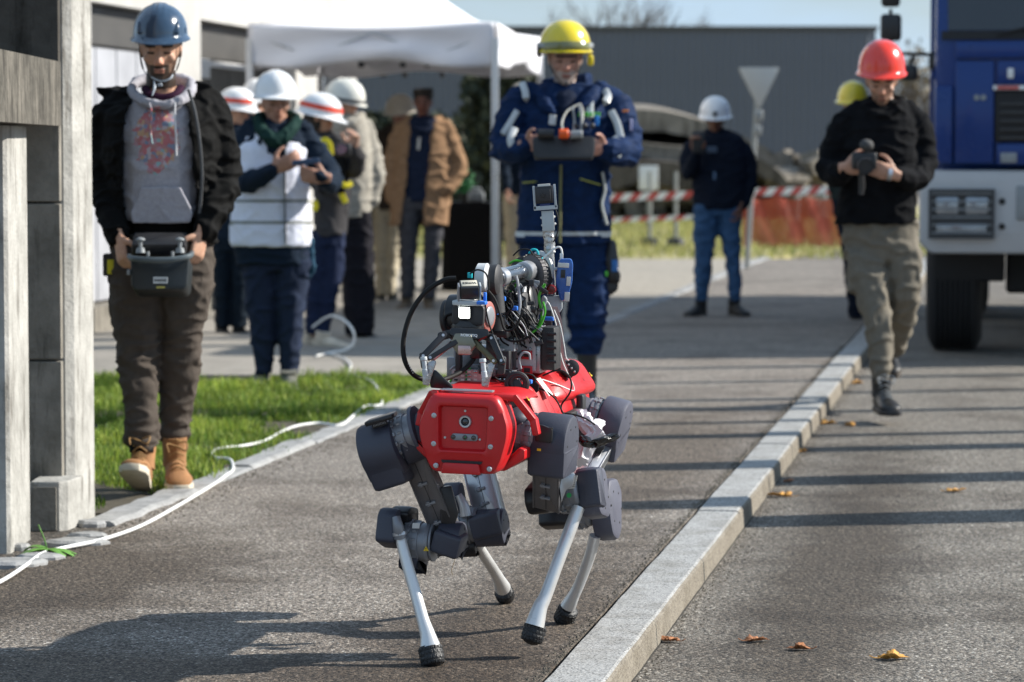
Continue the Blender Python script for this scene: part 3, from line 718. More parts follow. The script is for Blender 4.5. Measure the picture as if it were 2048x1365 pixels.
# table with black cloth and things on it
M_blackcloth = cloth('black_cloth', (.008, .008, .009))
tb = thing('covered_table', 'table under a floor-length black cloth behind the tent pole', 'table', tuple(G(945, 590)))
x0 = P(885, 400, 28.3).x; x1 = P(1003, 400, 28.3).x; zt = P(940, 405, 28.3).z
bm = NB(); rg = []
for z_, k in ((.01, 1.04), (zt * .5, 1.02), (zt - .02, 1.0), (zt, .98)):
    rr_ = []
    for i in range(60):
        a = 2 * pi * i / 60; cx_, cy_ = math.cos(a), math.sin(a); m_ = max(abs(cx_), abs(cy_))
        fl = 1 + .02 * math.sin(i * 2.1) * (1 - z_ / zt)
        rr_.append(V(((x0 + x1) / 2 + cx_ / m_ * (x1 - x0) / 2 * k * fl, 28.7 + cy_ / m_ * .4 * k * fl, z_)))
    rg.append(rr_)
ring_loft(bm, rg); obj('tablecloth', bm, M_blackcloth, tb, autos=60)
M_dark = mat('dark_pot', (.02, .02, .02), .7); M_green = mat('plant_green', (.03, .16, .05), .6, var=.4); M_greyp = mat('grey_plastic', (.25, .27, .28), .5)
bm = NB(); pc = P(930, 385, 28.6)
for i in range(220):
    rnd = random.Random(i); c = pc + V((rnd.gauss(0, .05), rnd.gauss(0, .05), abs(rnd.gauss(0, .08)))); a = V((rnd.gauss(0, 1), rnd.gauss(0, 1), rnd.gauss(0, 1))).normalized(); _, u, v = frame(a)
    bm.faces.new([bm.verts.new(c + u * .03), bm.verts.new(c + v * .015), bm.verts.new(c - u * .03), bm.verts.new(c - v * .015)])
pt = thing('potted_plant', 'small green plant on the black covered table', 'plant', (pc.x, pc.y, zt)); tag(obj('foliage', bm, M_green, pt, False), kind='stuff'); bm = NB(); cyl(bm, V((pc.x, pc.y, zt)), V((pc.x, pc.y, zt + .08)), .04, .05, 12); obj('pot', bm, M_dark, pt)
bm = NB(); q = P(952, 392, 28.5); q.z = zt + .05; box(bm, q, .16, .12, .1, bev=.02); box(bm, q + V((.0, 0, .07)), .1, .08, .04, bev=.015)
solo('equipment_case', bm, M_greyp, 'small grey case on the black covered table right of the plant', 'case', (q.x, q.y, zt))

# ================================================================== SIGN, BARRIERS, NETTING, RUBBLE
M_signb = mat('sign_back', (.45, .46, .44), .5, .2, .05, 5); M_galv = mat('galvanised', (.3, .31, .3), .5, .7, .1, 10)
M_white = mat('white_plastic', (.75, .75, .74), .4, var=.05, scale=5, bump=.03)
M_redp = mat('red_paint', (.48, .07, .06), .5, var=.1)
Ys = 33.8; sb = G(1499, 540)
sg = thing('give_way_sign', 'upturned triangular road sign on a grey pole, seen from the back', 'sign', (sb.x, Ys, 0))
bm = NB(); cyl(bm, V((sb.x, Ys, -.05)), P(1514, 200, Ys), .03, n=12); obj('pole', bm, M_galv, sg)
def sgp(px, py): q = P(px, py, Ys - .04); return (q.x, q.z)
tri = [sgp(1477, 136), sgp(1559, 136), sgp(1519, 218)]
bm = NB(); prism(bm, tri, V((0, Ys - .04, 0)), V((1, 0, 0)), Z, V((0, 1, 0)), .02, .003, .03); pl = obj('panel', bm, M_signb, sg)
bm = NB(); prism(bm, inset(tri, -.012), V((0, Ys - .028, 0)), V((1, 0, 0)), Z, V((0, 1, 0)), .026, .003, .035); obj('panel_rim', bm, M_galv, pl)
bm = NB(); box(bm, P(1517, 232, Ys - .03), .1, .07, .13, bev=.015); box(bm, P(1515, 262, Ys - .03), .085, .07, .1, bev=.015); obj('clamp', bm, M_galv, sg)

# rubble arches: broken curved slabs
M_rub = concrete('rubble_concrete', (.27, .24, .2), (.13, .115, .095), (.035, .03, .025), .5, .6)
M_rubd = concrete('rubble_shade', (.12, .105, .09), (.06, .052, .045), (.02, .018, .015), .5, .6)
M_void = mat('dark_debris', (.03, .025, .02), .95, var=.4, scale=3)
YR = 60.0
def slab(pts, depth, th, m, label, name='broken_slab', Y0=YR):
    bm = NB(); top = smooth_path([P(x, y, Y0) for x, y in pts], 5); rg = []
    for i, p in enumerate(top):
        jt = .05 * noise.noise(p * 2.1)
        rg.append([V((p.x, Y0 + jt, p.z)), V((p.x, Y0 + depth, p.z + .2)), V((p.x, Y0 + depth, p.z - th + .2)), V((p.x, Y0 + jt, p.z - th * (1 + .3 * noise.noise(p * 3))))])
    ring_loft(bm, rg)
    c = top[len(top) // 2]
    return solo(name, bm, m, label, 'rubble', (c.x, Y0 + depth / 2, 0), smooth=False)
slab([(1218, 222), (1270, 219), (1330, 223), (1400, 240), (1460, 262), (1530, 295), (1580, 330), (1612, 352)], 5, .42, M_rub, 'long arched concrete slab sweeping down to the right over the rubble')
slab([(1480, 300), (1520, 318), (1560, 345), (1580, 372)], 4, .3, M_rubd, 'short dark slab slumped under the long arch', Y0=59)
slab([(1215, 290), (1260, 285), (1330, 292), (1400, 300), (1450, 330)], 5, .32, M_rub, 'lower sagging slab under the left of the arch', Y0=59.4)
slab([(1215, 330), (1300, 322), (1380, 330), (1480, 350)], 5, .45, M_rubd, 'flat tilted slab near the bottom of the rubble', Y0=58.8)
bm = NB(); rnd = random.Random(5)
for i in range(170):
    px_ = rnd.uniform(1150, 1660); py_ = rnd.uniform(345, 425) if px_ < 1560 else rnd.uniform(318, 420); c = P(px_, py_, rnd.uniform(59.5, 63)); c.z = max(c.z, .1)
    Mx = Matrix.Rotation(rnd.uniform(0, 3), 3, 'Z') @ Matrix.Rotation(rnd.uniform(-.5, .5), 3, 'X')
    box(bm, c, rnd.uniform(.2, .9), rnd.uniform(.2, .7), rnd.uniform(.1, .4), Mx.col[0].copy(), Mx.col[1].copy(), Mx.col[2].copy())
tag(obj('rubble_pile', bm, M_rub, None, False), 'heap of broken concrete lumps under the arched slabs', 'rubble', None, 'stuff')
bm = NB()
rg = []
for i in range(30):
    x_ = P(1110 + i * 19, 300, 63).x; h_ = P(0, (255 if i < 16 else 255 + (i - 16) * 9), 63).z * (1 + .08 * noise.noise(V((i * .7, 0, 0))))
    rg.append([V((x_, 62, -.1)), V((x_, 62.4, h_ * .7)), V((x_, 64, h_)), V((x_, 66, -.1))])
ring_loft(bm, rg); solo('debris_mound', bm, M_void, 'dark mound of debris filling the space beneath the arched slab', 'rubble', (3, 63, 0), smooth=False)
# white information boards
bd = thing('site_board', 'blank white board on a post left of the man with the white helmet', 'sign', tuple(G(1300, 460)))
yb = G(1300, 460).y
bm = NB(); box(bm, P(1297, 356, yb), .33, .02, .42, bev=.01); obj('panel', bm, M_white, bd)
bm = NB(); cyl(bm, G(1298, 460), P(1298, 350, yb + .03), .04, n=8); obj('post', bm, M_galv, bd)
# tape with red and white blocks
def barrier(px0, px1, py0, py1, Yb, label, lower=True, posts=()):
    t_ = thing('barrier_tape', label, 'tape', (P(px0, py0, Yb).x, Yb, 0), 'red and white warning tapes')
    n = max(2, int((px1 - px0) / 17))
    for lv in range(2 if lower else 1):
        for i in range(n):
            u0, u1 = i / n, (i + 1) / n
            bm = NB()
            a = P(px0 + (px1 - px0) * u0, py0 + (py1 - py0) * u0 + lv * 45, Yb); b = P(px0 + (px1 - px0) * u1, py0 + (py1 - py0) * u1 + lv * 45, Yb)
            h_ = .055 if lv == 0 else .035; sk = .09
            sx_ = V((sk * .5, 0, 0)); v = [a - Z * h_ - sx_, b - Z * h_ - sx_, b + Z * h_ + sx_, a + Z * h_ + sx_]
            ring_loft(bm, [v, [p + V((0, .004, 0)) for p in v]])
            obj('tape_block', bm, M_redp if (i + lv) % 2 else M_white, t_, False)
    for (x_, yb_, wd) in posts:
        bm = NB(); g = V((P(x_, yb_, Yb).x, Yb + .06, 0)); cyl(bm, g, g + Z * 1.05, wd, n=10); pst = obj('post', bm, M_galv, t_)
        bm = NB(); cyl(bm, g, g + Z * .12, wd * 4.5, wd * 3.6, n=12); obj('foot', bm, M_blk, pst)
barrier(1208, 1385, 396, 390, 42, 'red and white tape from the operator to the white-helmeted man', True, ((1300, 430, .03), (1352, 430, .03)))
barrier(1497, 1672, 385, 380, 41, 'red and white tape above the orange netting', False)
# orange netting
M_net = bpy.data.materials.new('orange_netting'); t_, b_ = nodes(M_net); L = t_.links
b_.inputs['Base Color'].default_value = (.62, .11, .035, 1); b_.inputs['Roughness'].default_value = .55
tcn = N(t_, 'ShaderNodeTexCoord'); wv = N(t_, 'ShaderNodeTexNoise', i_Scale=3.0); L.new(tcn.outputs['Object'], wv.inputs['Vector'])
rpn = ramp(t_, [(.3, (.38, .05, .02, 1)), (.7, (.52, .12, .06, 1))]); L.new(wv.outputs['Fac'], rpn.inputs[0]); L.new(rpn.outputs[0], b_.inputs['Base Color'])
net = thing('netting_fence', 'orange plastic netting fence sagging between short posts', 'fence', (P(1500, 460, 41.5).x, 41.5, 0))
bm = NB(); xa = P(1490, 0, 41.6).x; xb = P(1690, 0, 41.6).x; zt_ = P(0, 394, 41.6).z; zb_ = .02
def np_(u, v): 
    return V((xa + (xb - xa) * u, 41.6 + .06 * math.sin(u * 22 + v * 4), zb_ + (zt_ - zb_) * v - .05 * abs(math.sin(u * 10)) * v))
nx, nz = 46, 22
for i in range(nx + 1):
    w_ = (xb - xa) / nx * .30
    for j in range(nz):
        a, b = np_(i / nx, j / nz), np_(i / nx, (j + 1) / nz); bm.faces.new([bm.verts.new(a - V((w_, 0, 0))), bm.verts.new(a + V((w_, 0, 0))), bm.verts.new(b + V((w_, 0, 0))), bm.verts.new(b - V((w_, 0, 0)))])
for j in range(nz + 1):
    h_ = (zt_ - zb_) / nz * .3
    for i in range(nx):
        a, b = np_(i / nx, j / nz), np_((i + 1) / nx, j / nz); bm.faces.new([bm.verts.new(a - Z * h_ + V((0, .003, 0))), bm.verts.new(b - Z * h_ + V((0, .003, 0))), bm.verts.new(b + Z * h_ + V((0, .003, 0))), bm.verts.new(a + Z * h_ + V((0, .003, 0)))])
obj('netting', bm, M_net, net, False)
for i, (x_, yy) in enumerate(((1594, 478), (1648, 470))):
    g = G(x_, yy); bm = NB(); cyl(bm, g, g + Z * .78, .045, n=10); pst = obj('post', bm, M_galv, net)
    bm = NB(); box(bm, g + Z * .14, .22, .2, .28, bev=.03); obj('post_base', bm, mat('dark_red_base', (.06, .018, .015), .8), pst)

# unseen posts added right of the frame to cast stripes over road and kerb
M_shadow_post = mat('shadow_post_wood', (.2, .15, .1), .85, var=.3, scale=10, stretch=(3, 3, .5))
for i, (py_, tipx, r_, zr) in enumerate(((1028, 1330, .19, 0), (955, 1190, .18, 0), (893, 1310, .13, 0), (866, 1330, .07, 0), (822, 1230, .08, 0), (785, 1290, .07, 0), (757, 1215, .09, 0))):
    tip = G(tipx, py_ - 18, 0); h_ = 2.25 + .12 * (i % 3); dist = h_ / math.tan(SUN_EL); base = tip + V((sd.x, sd.y, 0)).normalized() * dist
    bm = NB(); rnd = random.Random(i)
    tube(bm, [V((base.x, base.y, -.1)), V((base.x + rnd.uniform(-.02, .02), base.y, .9)), V((base.x, base.y, 1.7)), V((base.x, base.y, h_ + .07))], [r_, r_ * 1.06, r_ * .98, r_ * .72], 12, 4)
    solo('shadow_post', bm, M_shadow_post, ['nearest and thickest unseen post, added for its shadow', 'second unseen shadow-casting post from the near end', 'third unseen shadow-casting post', 'thin unseen shadow-casting post, fourth from the near end', 'fifth unseen shadow-casting post', 'last but one unseen shadow-casting post, the slimmest', 'farthest unseen shadow-casting post'][i], 'post', (base.x, base.y, -.07), 'unseen posts added for their shadows')

# ================================================================== TRUCK
M_blue = mat('truck_blue', (.002, .032, .17), .3, 0, .1, 3, bump=0, coat=.2, spec=.35, dirt=((.05, .06, .09), 5, .62, .3))
M_bump = mat('bumper_paint', (.46, .465, .47), .4, 0, .06, 5, bump=.03, coat=.2)
M_tyre = mat('tyre_rubber', (.016, .016, .017), .85, var=.3, scale=20, bump=.3)
M_dark = mat('chassis_black', (.012, .012, .013), .7, var=.3, scale=10)
M_wind = glassy('windscreen_glass', (.012, .016, .02), .05)
M_lens = mat('lamp_glass', (.32, .35, .38), .12, .4, .2, 20, bump=.1, coat=.8)
M_dgrey = mat('dark_grey_plastic', (.05, .052, .055), .55, var=.15)
YT = 19.7; TO = V((P(1838, 400, YT).x, YT, -.07)); HS = 6000 / YT
tk = thing('blue_truck', 'blue heavy truck with grey-white bumper parked facing the camera at right', 'truck', tuple(TO))
def tl(x, y, z): return TO + RR * x + RB * y + Z * (z + .07)
def TB(bm, x0, x1, y0, y1, z0, z1, bev=0): box(bm, tl((x0 + x1) / 2, (y0 + y1) / 2, (z0 + z1) / 2), x1 - x0, y1 - y0, z1 - z0, RR, RB, Z, bev)
def tx(px): return (px - 1838) / HS
def tz(py): return P(0, py, YT).z
W_ = 2.52
bm = NB(); prism(bm, [(tx(1862), tz(508)), (W_ - .08, tz(508)), (W_, tz(470)), (W_, tz(340)), (tx(1848), tz(340)), (0, tz(372)), (0, tz(480)), (tx(1842), tz(490))], tl(0, 0, 0), RR, Z, RB, .55, .03, .03)
bmp = obj('bumper', bm, M_bump, tk)
for side in (0, 1):
    def sx(a): return a if side == 0 else W_ - a
    a0, a1 = sorted((sx(tx(1857)), sx(tx(1988))))
    z0, z1 = tz(478), tz(378)
    bm = NB(); TB(bm, a0 + .01, a1 - .01, -.002, .02, z0 + .01, z1 - .01); hl = obj('headlight', bm, M_dgrey, bmp, False)
    # guard frame: part of the bumper, slats picked out
    bm = NB()
    for (u0, u1, v0, v1) in ((a0, a1, z1 - .022, z1), (a0, a1, z0, z0 + .022), (a0, a0 + .02, z0 + .022, z1 - .022), (a1 - .02, a1, z0 + .022, z1 - .022)): TB(bm, u0, u1, -.05, -.03, v0, v1)
    obj('guard_frame', bm, M_dgrey, bmp, False)
    for i in range(6):
        zz = z0 + .04 + i * (z1 - z0 - .07) / 5; bm = NB(); TB(bm, a0 + .021, a1 - .021, -.043, -.036, zz - .004, zz + .004); obj('guard_bar', bm, M_greyp, bmp, False)
    for i in range(2):
        c = tl(a0 + (a1 - a0) * (.28 + .45 * i), -.004, z1 - .11); bm = NB(); box(bm, c, .15, .03, .12, RR, RB, Z, .012); obj('lamp', bm, M_lens, bmp)
    bm = NB(); TB(bm, a0 + .05, a1 - .05, -.02, .0, z0 + .035, z0 + .1, .01); obj('indicator', bm, M_lens, bmp)
    for py_ in (403, 453):
        c = tl(sx(tx(2002)), -.006, tz(py_)); bm = NB(); cyl(bm, c, c + RB * .02, .022, n=14); obj('tow_hole', bm, M_dark, bmp)
bm = NB(); TB(bm, tx(2030), W_ - tx(2030), -.02, .0, tz(440), tz(372), .01); obj('tow_plate', bm, M_greyp, bmp)
# cab
zc0, zw0, zc1 = tz(334), tz(80), 3.05
cab = NB(); x0 = tx(1866)
prism(cab, [(.03, zc0), (.0, zw0), (.16, zw0 + .9), (.22, zc1), (2.1, zc1), (2.1, zc0)], tl(x0, 0, 0), RB, Z, RR, W_ - 2 * x0, .05, .08)
cb = obj('cab', cab, M_blue, tk)
def front(bm, x0_, x1_, z0_, z1_, off, th, bev=.01):
    c = tl((x0_ + x1_) / 2, off - th / 2, (z0_ + z1_) / 2); box(bm, c, x1_ - x0_, th, z1_ - z0_, RR, RB, Z, bev)
# front panels proud of the cab, gaps between them
bm = NB(); front(bm, x0 + .006, tx(1903), zc0 + .02, tz(172), .03, .045, .015); obj('corner_panel', bm, M_blue, tk)
bm = NB(); front(bm, tx(1908), W_ - tx(1908), tz(118) - .0, tz(84), .0, .03, .01); obj('upper_panel', bm, M_blue, tk)
bm = NB(); front(bm, tx(1908), tx(1984), zc0 + .02, tz(122), .02, .04, .015); obj('grille_surround', bm, M_blue, tk)
bm = NB(); front(bm, W_ - tx(1984), W_ - tx(1908), zc0 + .02, tz(122), .02, .04, .015); obj('grille_surround', bm, M_blue, tk)
bm = NB(); front(bm, W_ - tx(1903), W_ - x0 - .006, zc0 + .02, tz(172), .03, .045, .015); obj('corner_panel', bm, M_blue, tk)
bm = NB(); front(bm, tx(1990), W_ - tx(1990), tz(170), tz(122), .02, .04, .012); obj('bonnet_panel', bm, M_blue, tk)
bm = NB(); front(bm, tx(1986), W_ - tx(1986), tz(284), tz(182), .01, .02, .01); gr = obj('grille', bm, M_dark, tk)
for i in range(5):
    zz = tz(278) + i * .055; bm = NB(); front(bm, tx(1996), W_ - tx(1996), zz, zz + .012, -.011, .012, .0); obj('grille_bar', bm, M_dgrey, gr, False)
bm = NB(); front(bm, tx(1990), W_ - tx(1990), tz(330), tz(288), .01, .03, .01); obj('lower_grille', bm, M_blue, tk)
bm = NB(); front(bm, tx(1998), tx(2030), tz(326), tz(306), -.022, .01, .004); obj('badge', bm, M_greyp, tk)
bm = NB(); front(bm, tx(1982), W_ - tx(1982), tz(181), tz(172), -.022, .015, .003); strip = obj('trim_strip', bm, M_white, tk)
for i in range(5):
    bm = NB(); front(bm, tx(1990) + i * .34, tx(1990) + i * .34 + .14, tz(180), tz(173), -.038, .004, 0); obj('red_mark', bm, M_redp, strip, False)
for px_ in (1950, 1963):
    c = tl(tx(px_), -.03, tz(196)); bm = NB(); cyl(bm, c, c + RB * .03, .018, .024, n=14); obj('knob', bm, M_greyp, tk)
bm = NB(); front(bm, tx(2010), tx(2022), tz(158), tz(138), -.022, .02, .004); obj('washer_nozzle', bm, M_white, tk)
# windscreen and wipers
def wsp(x, z, off=.0):
    k = (z - zw0) / .9; return tl(x, .16 * k - .012 + off, z)
bm = NB(); q = [wsp(tx(1893), zw0 + .06), wsp(W_ - tx(1893), zw0 + .06), wsp(W_ - tx(1888), zw0 + .88), wsp(tx(1888), zw0 + .88)]
ring_loft(bm, [q, [p + RB * .03 for p in q]]); ws = obj('windscreen', bm, M_wind, tk, False)
bm = NB(); q = [wsp(tx(1880), zw0 - .0, -.004), wsp(W_ - tx(1880), zw0 - .0, -.004), wsp(W_ - tx(1880), zw0 + .055, -.004), wsp(tx(1880), zw0 + .055, -.004)]
ring_loft(bm, [q, [p + RB * .02 for p in q]]); obj('cowl', bm, M_dark, tk, False)
for xx in (.5, 1.3):
    bm = NB(); tube(bm, [wsp(xx, zw0 + .03, -.03), wsp(xx + .3, zw0 + .09, -.03), wsp(xx + .75, zw0 + .11, -.025)], .009, 6, 3); obj('wiper', bm, M_dark, ws)
# mirrors
for side in (0, 1):
    if side == 0: mp_ = [(1775, 55, 1755, 1797, 28, 82), (1775, 2, 1756, 1794, -32, 14), (1812, 146, 1798, 1830, 130, 162)]
    def mx_(px): a = tx(px); return a if side == 0 else W_ - a
    for (cxp, cyp, xa_, xb_, ya_, yb_) in mp_:
        c = tl(mx_((xa_ + xb_) / 2), .3, P(0, (ya_ + yb_) / 2, YT + .3).z); bm = NB(); box(bm, c, (xb_ - xa_) / HS, .1, (yb_ - ya_) / HS, RR, RB, Z, .025); obj('mirror', bm, M_blk, tk)
    bm = NB()
    for pts in (((1775, 80), (1790, 105), (1830, 108), (1872, 112)), ((1775, 18), (1775, 28)), ((1815, 130), (1822, 112))):
        tube(bm, [tl(mx_(a), .32, P(0, b, YT + .3).z) for a, b in pts], .012, 8, 3)
    c = tl(mx_(1868), .3, P(0, 122, YT + .3).z); box(bm, c, .1, .12, .12, RR, RB, Z, .02)
    obj('mirror_arm', bm, M_blk, tk)
# chassis, box body, wheels
bm = NB(); TB(bm, .45, W_ - .45, .6, 7.6, .62, .95); TB(bm, .85, W_ - .85, .4, 1.6, .38, .7, .03); TB(bm, .9, W_ - .9, 4, 5, .4, .7, .03); TB(bm, .565, W_ - .565, .58, 1.3, .335, .66, .03); obj('chassis', bm, M_dark, tk, False)
bm = NB(); TB(bm, .0, W_, 2.3, 7.9, .98, 3.25, .02); obj('box_body', bm, M_blue, tk)
for s in (0, 1):
    bm = NB()
    xa_, xb_ = (.03, .56) if s == 0 else (W_ - .56, W_ - .03)
    TB(bm, xa_, xb_, .551, 1.75, .95, 1.16, .02); 
    obj('mudguard', bm, M_dark, tk); bm = NB(); TB(bm, xa_ + .05, xb_, .42, .5, .42, .95, .02); obj('step', bm, M_dark, tk)
def wheel(x, y):
    r = .53; w = .36; c = tl(x, y, 0); c.z = -.07 + r
    bm = NB(); prof = [(-w / 2, r * .62), (-w / 2 - .005, r * .85), (-w / 2 + .03, r * .97), (-w / 2 + .06, r)]
    for i in range(7): 
        t0 = -w / 2 + .07 + i * (w - .14) / 6.5
        prof += [(t0, r), (t0 + .002, r - .018), (t0 + .01, r - .018), (t0 + .012, r)]
    prof += [(w / 2 - .06, r), (w / 2 - .03, r * .97), (w / 2 + .005, r * .85), (w / 2, r * .62)]
    lathe(bm, c, RR, prof, 40); wl = thing_child('wheel', tk)
    obj('tyre', bm, M_tyre, wl); bm = NB(); lathe(bm, c, RR, [(-w / 2 + .02, r * .6), (-w / 2 + .05, r * .5), (-.05, r * .3), (.05, r * .3), (w / 2 - .05, r * .5), (w / 2 - .02, r * .6)], 24); obj('rim', bm, M_greyp, wl)
def thing_child(name, parent):
    o = bpy.data.objects.new(name, None); o.empty_display_size = .1; col.objects.link(o); o.parent = parent; return o
for yy in (.95, 5.4, 6.7):
    wheel(.22, yy); wheel(W_ - .22, yy)
# ================================================================== PEOPLE
def skin_mat():
    m = bpy.data.materials.new('skin'); t, b = nodes(m); L = t.links
    a = N(t, 'ShaderNodeAttribute', attribute_name='Col'); n = N(t, 'ShaderNodeTexNoise', i_Scale=60.0, i_Detail=4.0)
    tc = N(t, 'ShaderNodeTexCoord'); L.new(tc.outputs['Object'], n.inputs['Vector'])
    r = ramp(t, [(.3, (.86, .82, .8, 1)), (.7, (1.1, 1.08, 1.05, 1))]); L.new(n.outputs['Fac'], r.inputs[0])
    x = N(t, 'ShaderNodeMixRGB', blend_type='MULTIPLY'); x.inputs['Fac'].default_value = 1; L.new(a.outputs['Color'], x.inputs['Color1']); L.new(r.outputs[0], x.inputs['Color2'])
    L.new(x.outputs[0], b.inputs['Base Color']); b.inputs['Roughness'].default_value = .5; b.inputs['Specular IOR Level'].default_value = .35
    b.inputs['Subsurface Weight'].default_value = .08; b.inputs['Subsurface Radius'].default_value = (.01, .004, .002)
    return m
M_skin = skin_mat()
M_hair_d = mat('dark_hair', (.022, .015, .010), .7, var=.4, scale=60, bump=.6, bscale=200, stretch=(3, 3, .6))
M_hair_b = mat('brown_hair', (.09, .05, .025), .7, var=.4, scale=60, bump=.6, bscale=200, stretch=(3, 3, .6))
M_strap = mat('strap_black', (.015, .015, .016), .8)
M_lace = mat('laces', (.30, .17, .06), .8)

def rows(bm, Y, rs, n=20, p=2.3, sub=3):
    """closed body of ellipse slices: (py, xl, xr, depth radius, dy)"""
    rs = [(a + (0,)) if len(a) == 4 else a for a in rs]
    cs_ = []
    for py, xl, xr, dr, dy in rs:
        c = P((xl + xr) / 2, py, Y + dy); cs_.append(V((c.x, c.y, c.z)).to_tuple() + ((xr - xl) / 2 * (Y + dy) / F, dr))
    out = []
    for i in range(len(cs_) - 1):
        for k in range(sub):
            t = k / sub; out.append([cs_[i][q] * (1 - t) + cs_[i + 1][q] * t for q in range(5)])
    out.append(list(cs_[-1]))
    rings = []
    for x, y, z, a, d in out:
        rr_ = []
        for k in range(n):
            th = 2 * pi * k / n; c, s = math.cos(th), math.sin(th)
            rr_.append(V((x + a * abs(c) ** (2 / p) * (1 if c > 0 else -1), y + d * abs(s) ** (2 / p) * (1 if s > 0 else -1), z)))
        rings.append(rr_)
    ring_loft(bm, rings)
def chain(bm, Y, pts, n=14, sub=5, k=1.0):
    tube(bm, [P(x, y, Y + dy) for x, y, dy, r in pts], [r * k for *_, r in pts], n, sub, cap_round=True)
def head_frame(px, py, Y, yaw=0, pitch=0, roll=0):
    """yaw: face turned towards image right; pitch: looking down (degrees)"""
    f = V((math.sin(R(yaw)) * math.cos(R(pitch)), -math.cos(R(yaw)) * math.cos(R(pitch)), -math.sin(R(pitch))))
    s = f.cross(Z).normalized(); s = -s          # to image right when facing camera
    if roll: s = Matrix.Rotation(R(roll), 3, f) @ s
    u = s.cross(-f).normalized()
    if u.z < 0: u = -u
    return dict(c=P(px, py, Y), f=f, s=s, u=u)
def head(bm, H, k=1.0, nose=1.0, jaw=1.0):
    c, s, f, u = H['c'], H['s'], H['f'], H['u']
    def q(x, y, z): return c + s * x * k + f * y * k + u * z * k
    def el(x, y, z, a, b_, d, n=16): ball(bm, q(x, y, z), a * k, b_ * k, d * k, n, s, f, u)
    el(0, -.012, .035, .074, .094, .085, 20)
    # face wedge: slices from brow to chin
    sl = [(.05, .066, .074, .0), (.025, .068, .078, .0), (0, .066, .078, .0), (-.025, .064, .079, .0), (-.05, .058 * jaw, .078, .0), (-.075, .05 * jaw, .075, .004), (-.097, .036 * jaw, .062, .014), (-.112, .018, .04, .026)]
    rg = []
    for z, a, b_, o_ in sl:
        rg.append([q(a * math.cos(2 * pi * i / 20), o_ + b_ * .98 * math.sin(2 * pi * i / 20) + .005, z) for i in range(20)])
    ring_loft(bm, rg)
    # nose
    rg = []
    for z, w, y in ((.018, .007, .082), (0, .008, .089), (-.018, .0105, .1), (-.034, .016, .106), (-.043, .013, .095), (-.046, .006, .085)):
        rg.append([q(w * math.cos(a_) * nose, y - .02 + (.02 if math.sin(a_) > 0 else .012) * math.sin(a_), z) for a_ in [2 * pi * i / 10 for i in range(10)]])
    ring_loft(bm, rg)
    for sx_ in (-1, 1):
        el(sx_ * .012, .088, -.039, .007, .008, .006, 8)
        el(sx_ * .034, .072, .026, .021, .012, .007, 10)      # brow
        el(sx_ * .031, .069, .003, .0135, .011, .009, 10)      # eyeball under lid
        el(sx_ * .043, .058, -.024, .018, .018, .016, 10)      # cheek
        el(sx_ * .073, -.002, -.004, .007, .018, .031, 10)     # ear
    el(0, .080, -.0605, .023, .010, .0055, 10); el(0, .078, -.0715, .019, .010, .006, 10)
    el(0, .069, -.095, .02, .015, .013, 10)
def face_color(H, k, skin, beard=None, lips=None, brow=(.03, .02, .014), hair=None, hairline=.055, eyes=True):
    c, s, f, u = H['c'], H['s'], H['f'], H['u']
    lips = lips or (skin[0] * .72, skin[1] * .55, skin[2] * .55)
    def fn(p):
        d = p - c; x, y, z = d.dot(s) / k, d.dot(f) / k, d.dot(u) / k
        if abs(x) > .12 or abs(y) > .14 or z > .16 or z < -.14: return None
        ax = abs(x)
        if hair and (z > hairline or (y < -.01 and z > -.05)) and not (ax > .066 and -.04 < z < .03): return hair
        if y > .04:
            if .012 < ax < .052 and .018 < z - .05 * (ax - .03) ** 1 * -1 < .031: return brow
            if eyes and .017 < ax < .045 and -.006 < z < .005: return (.03, .02, .016) if abs(z + .001) < .004 else (skin[0] * .75, skin[1] * .65, skin[2] * .62)
            if ax < .019 and -.075 < z < -.057: return lips if abs(z + .066) > .0016 else (lips[0] * .4, lips[1] * .3, lips[2] * .3)
        if beard:
            b_, amt = beard
            edge = -.047 + (.035 * max(0, (ax - .04) / .03))
            if z < edge and y > -.035 and not (y > .05 and ax < .03 and z > -.05):
                w = amt * (1 if ax < .035 or z < -.08 else .75); return tuple(skin[i] * (1 - w) + b_[i] * w for i in range(3))
            if z < -.046 and ax < .03 and y > .06:
                w = amt; return tuple(skin[i] * (1 - w) + b_[i] * w for i in range(3))
        if y > .06 and ax < .02 and -.05 < z < -.02: return (skin[0] * 1.03, skin[1] * .88, skin[2] * .85)
        return skin
    return fn
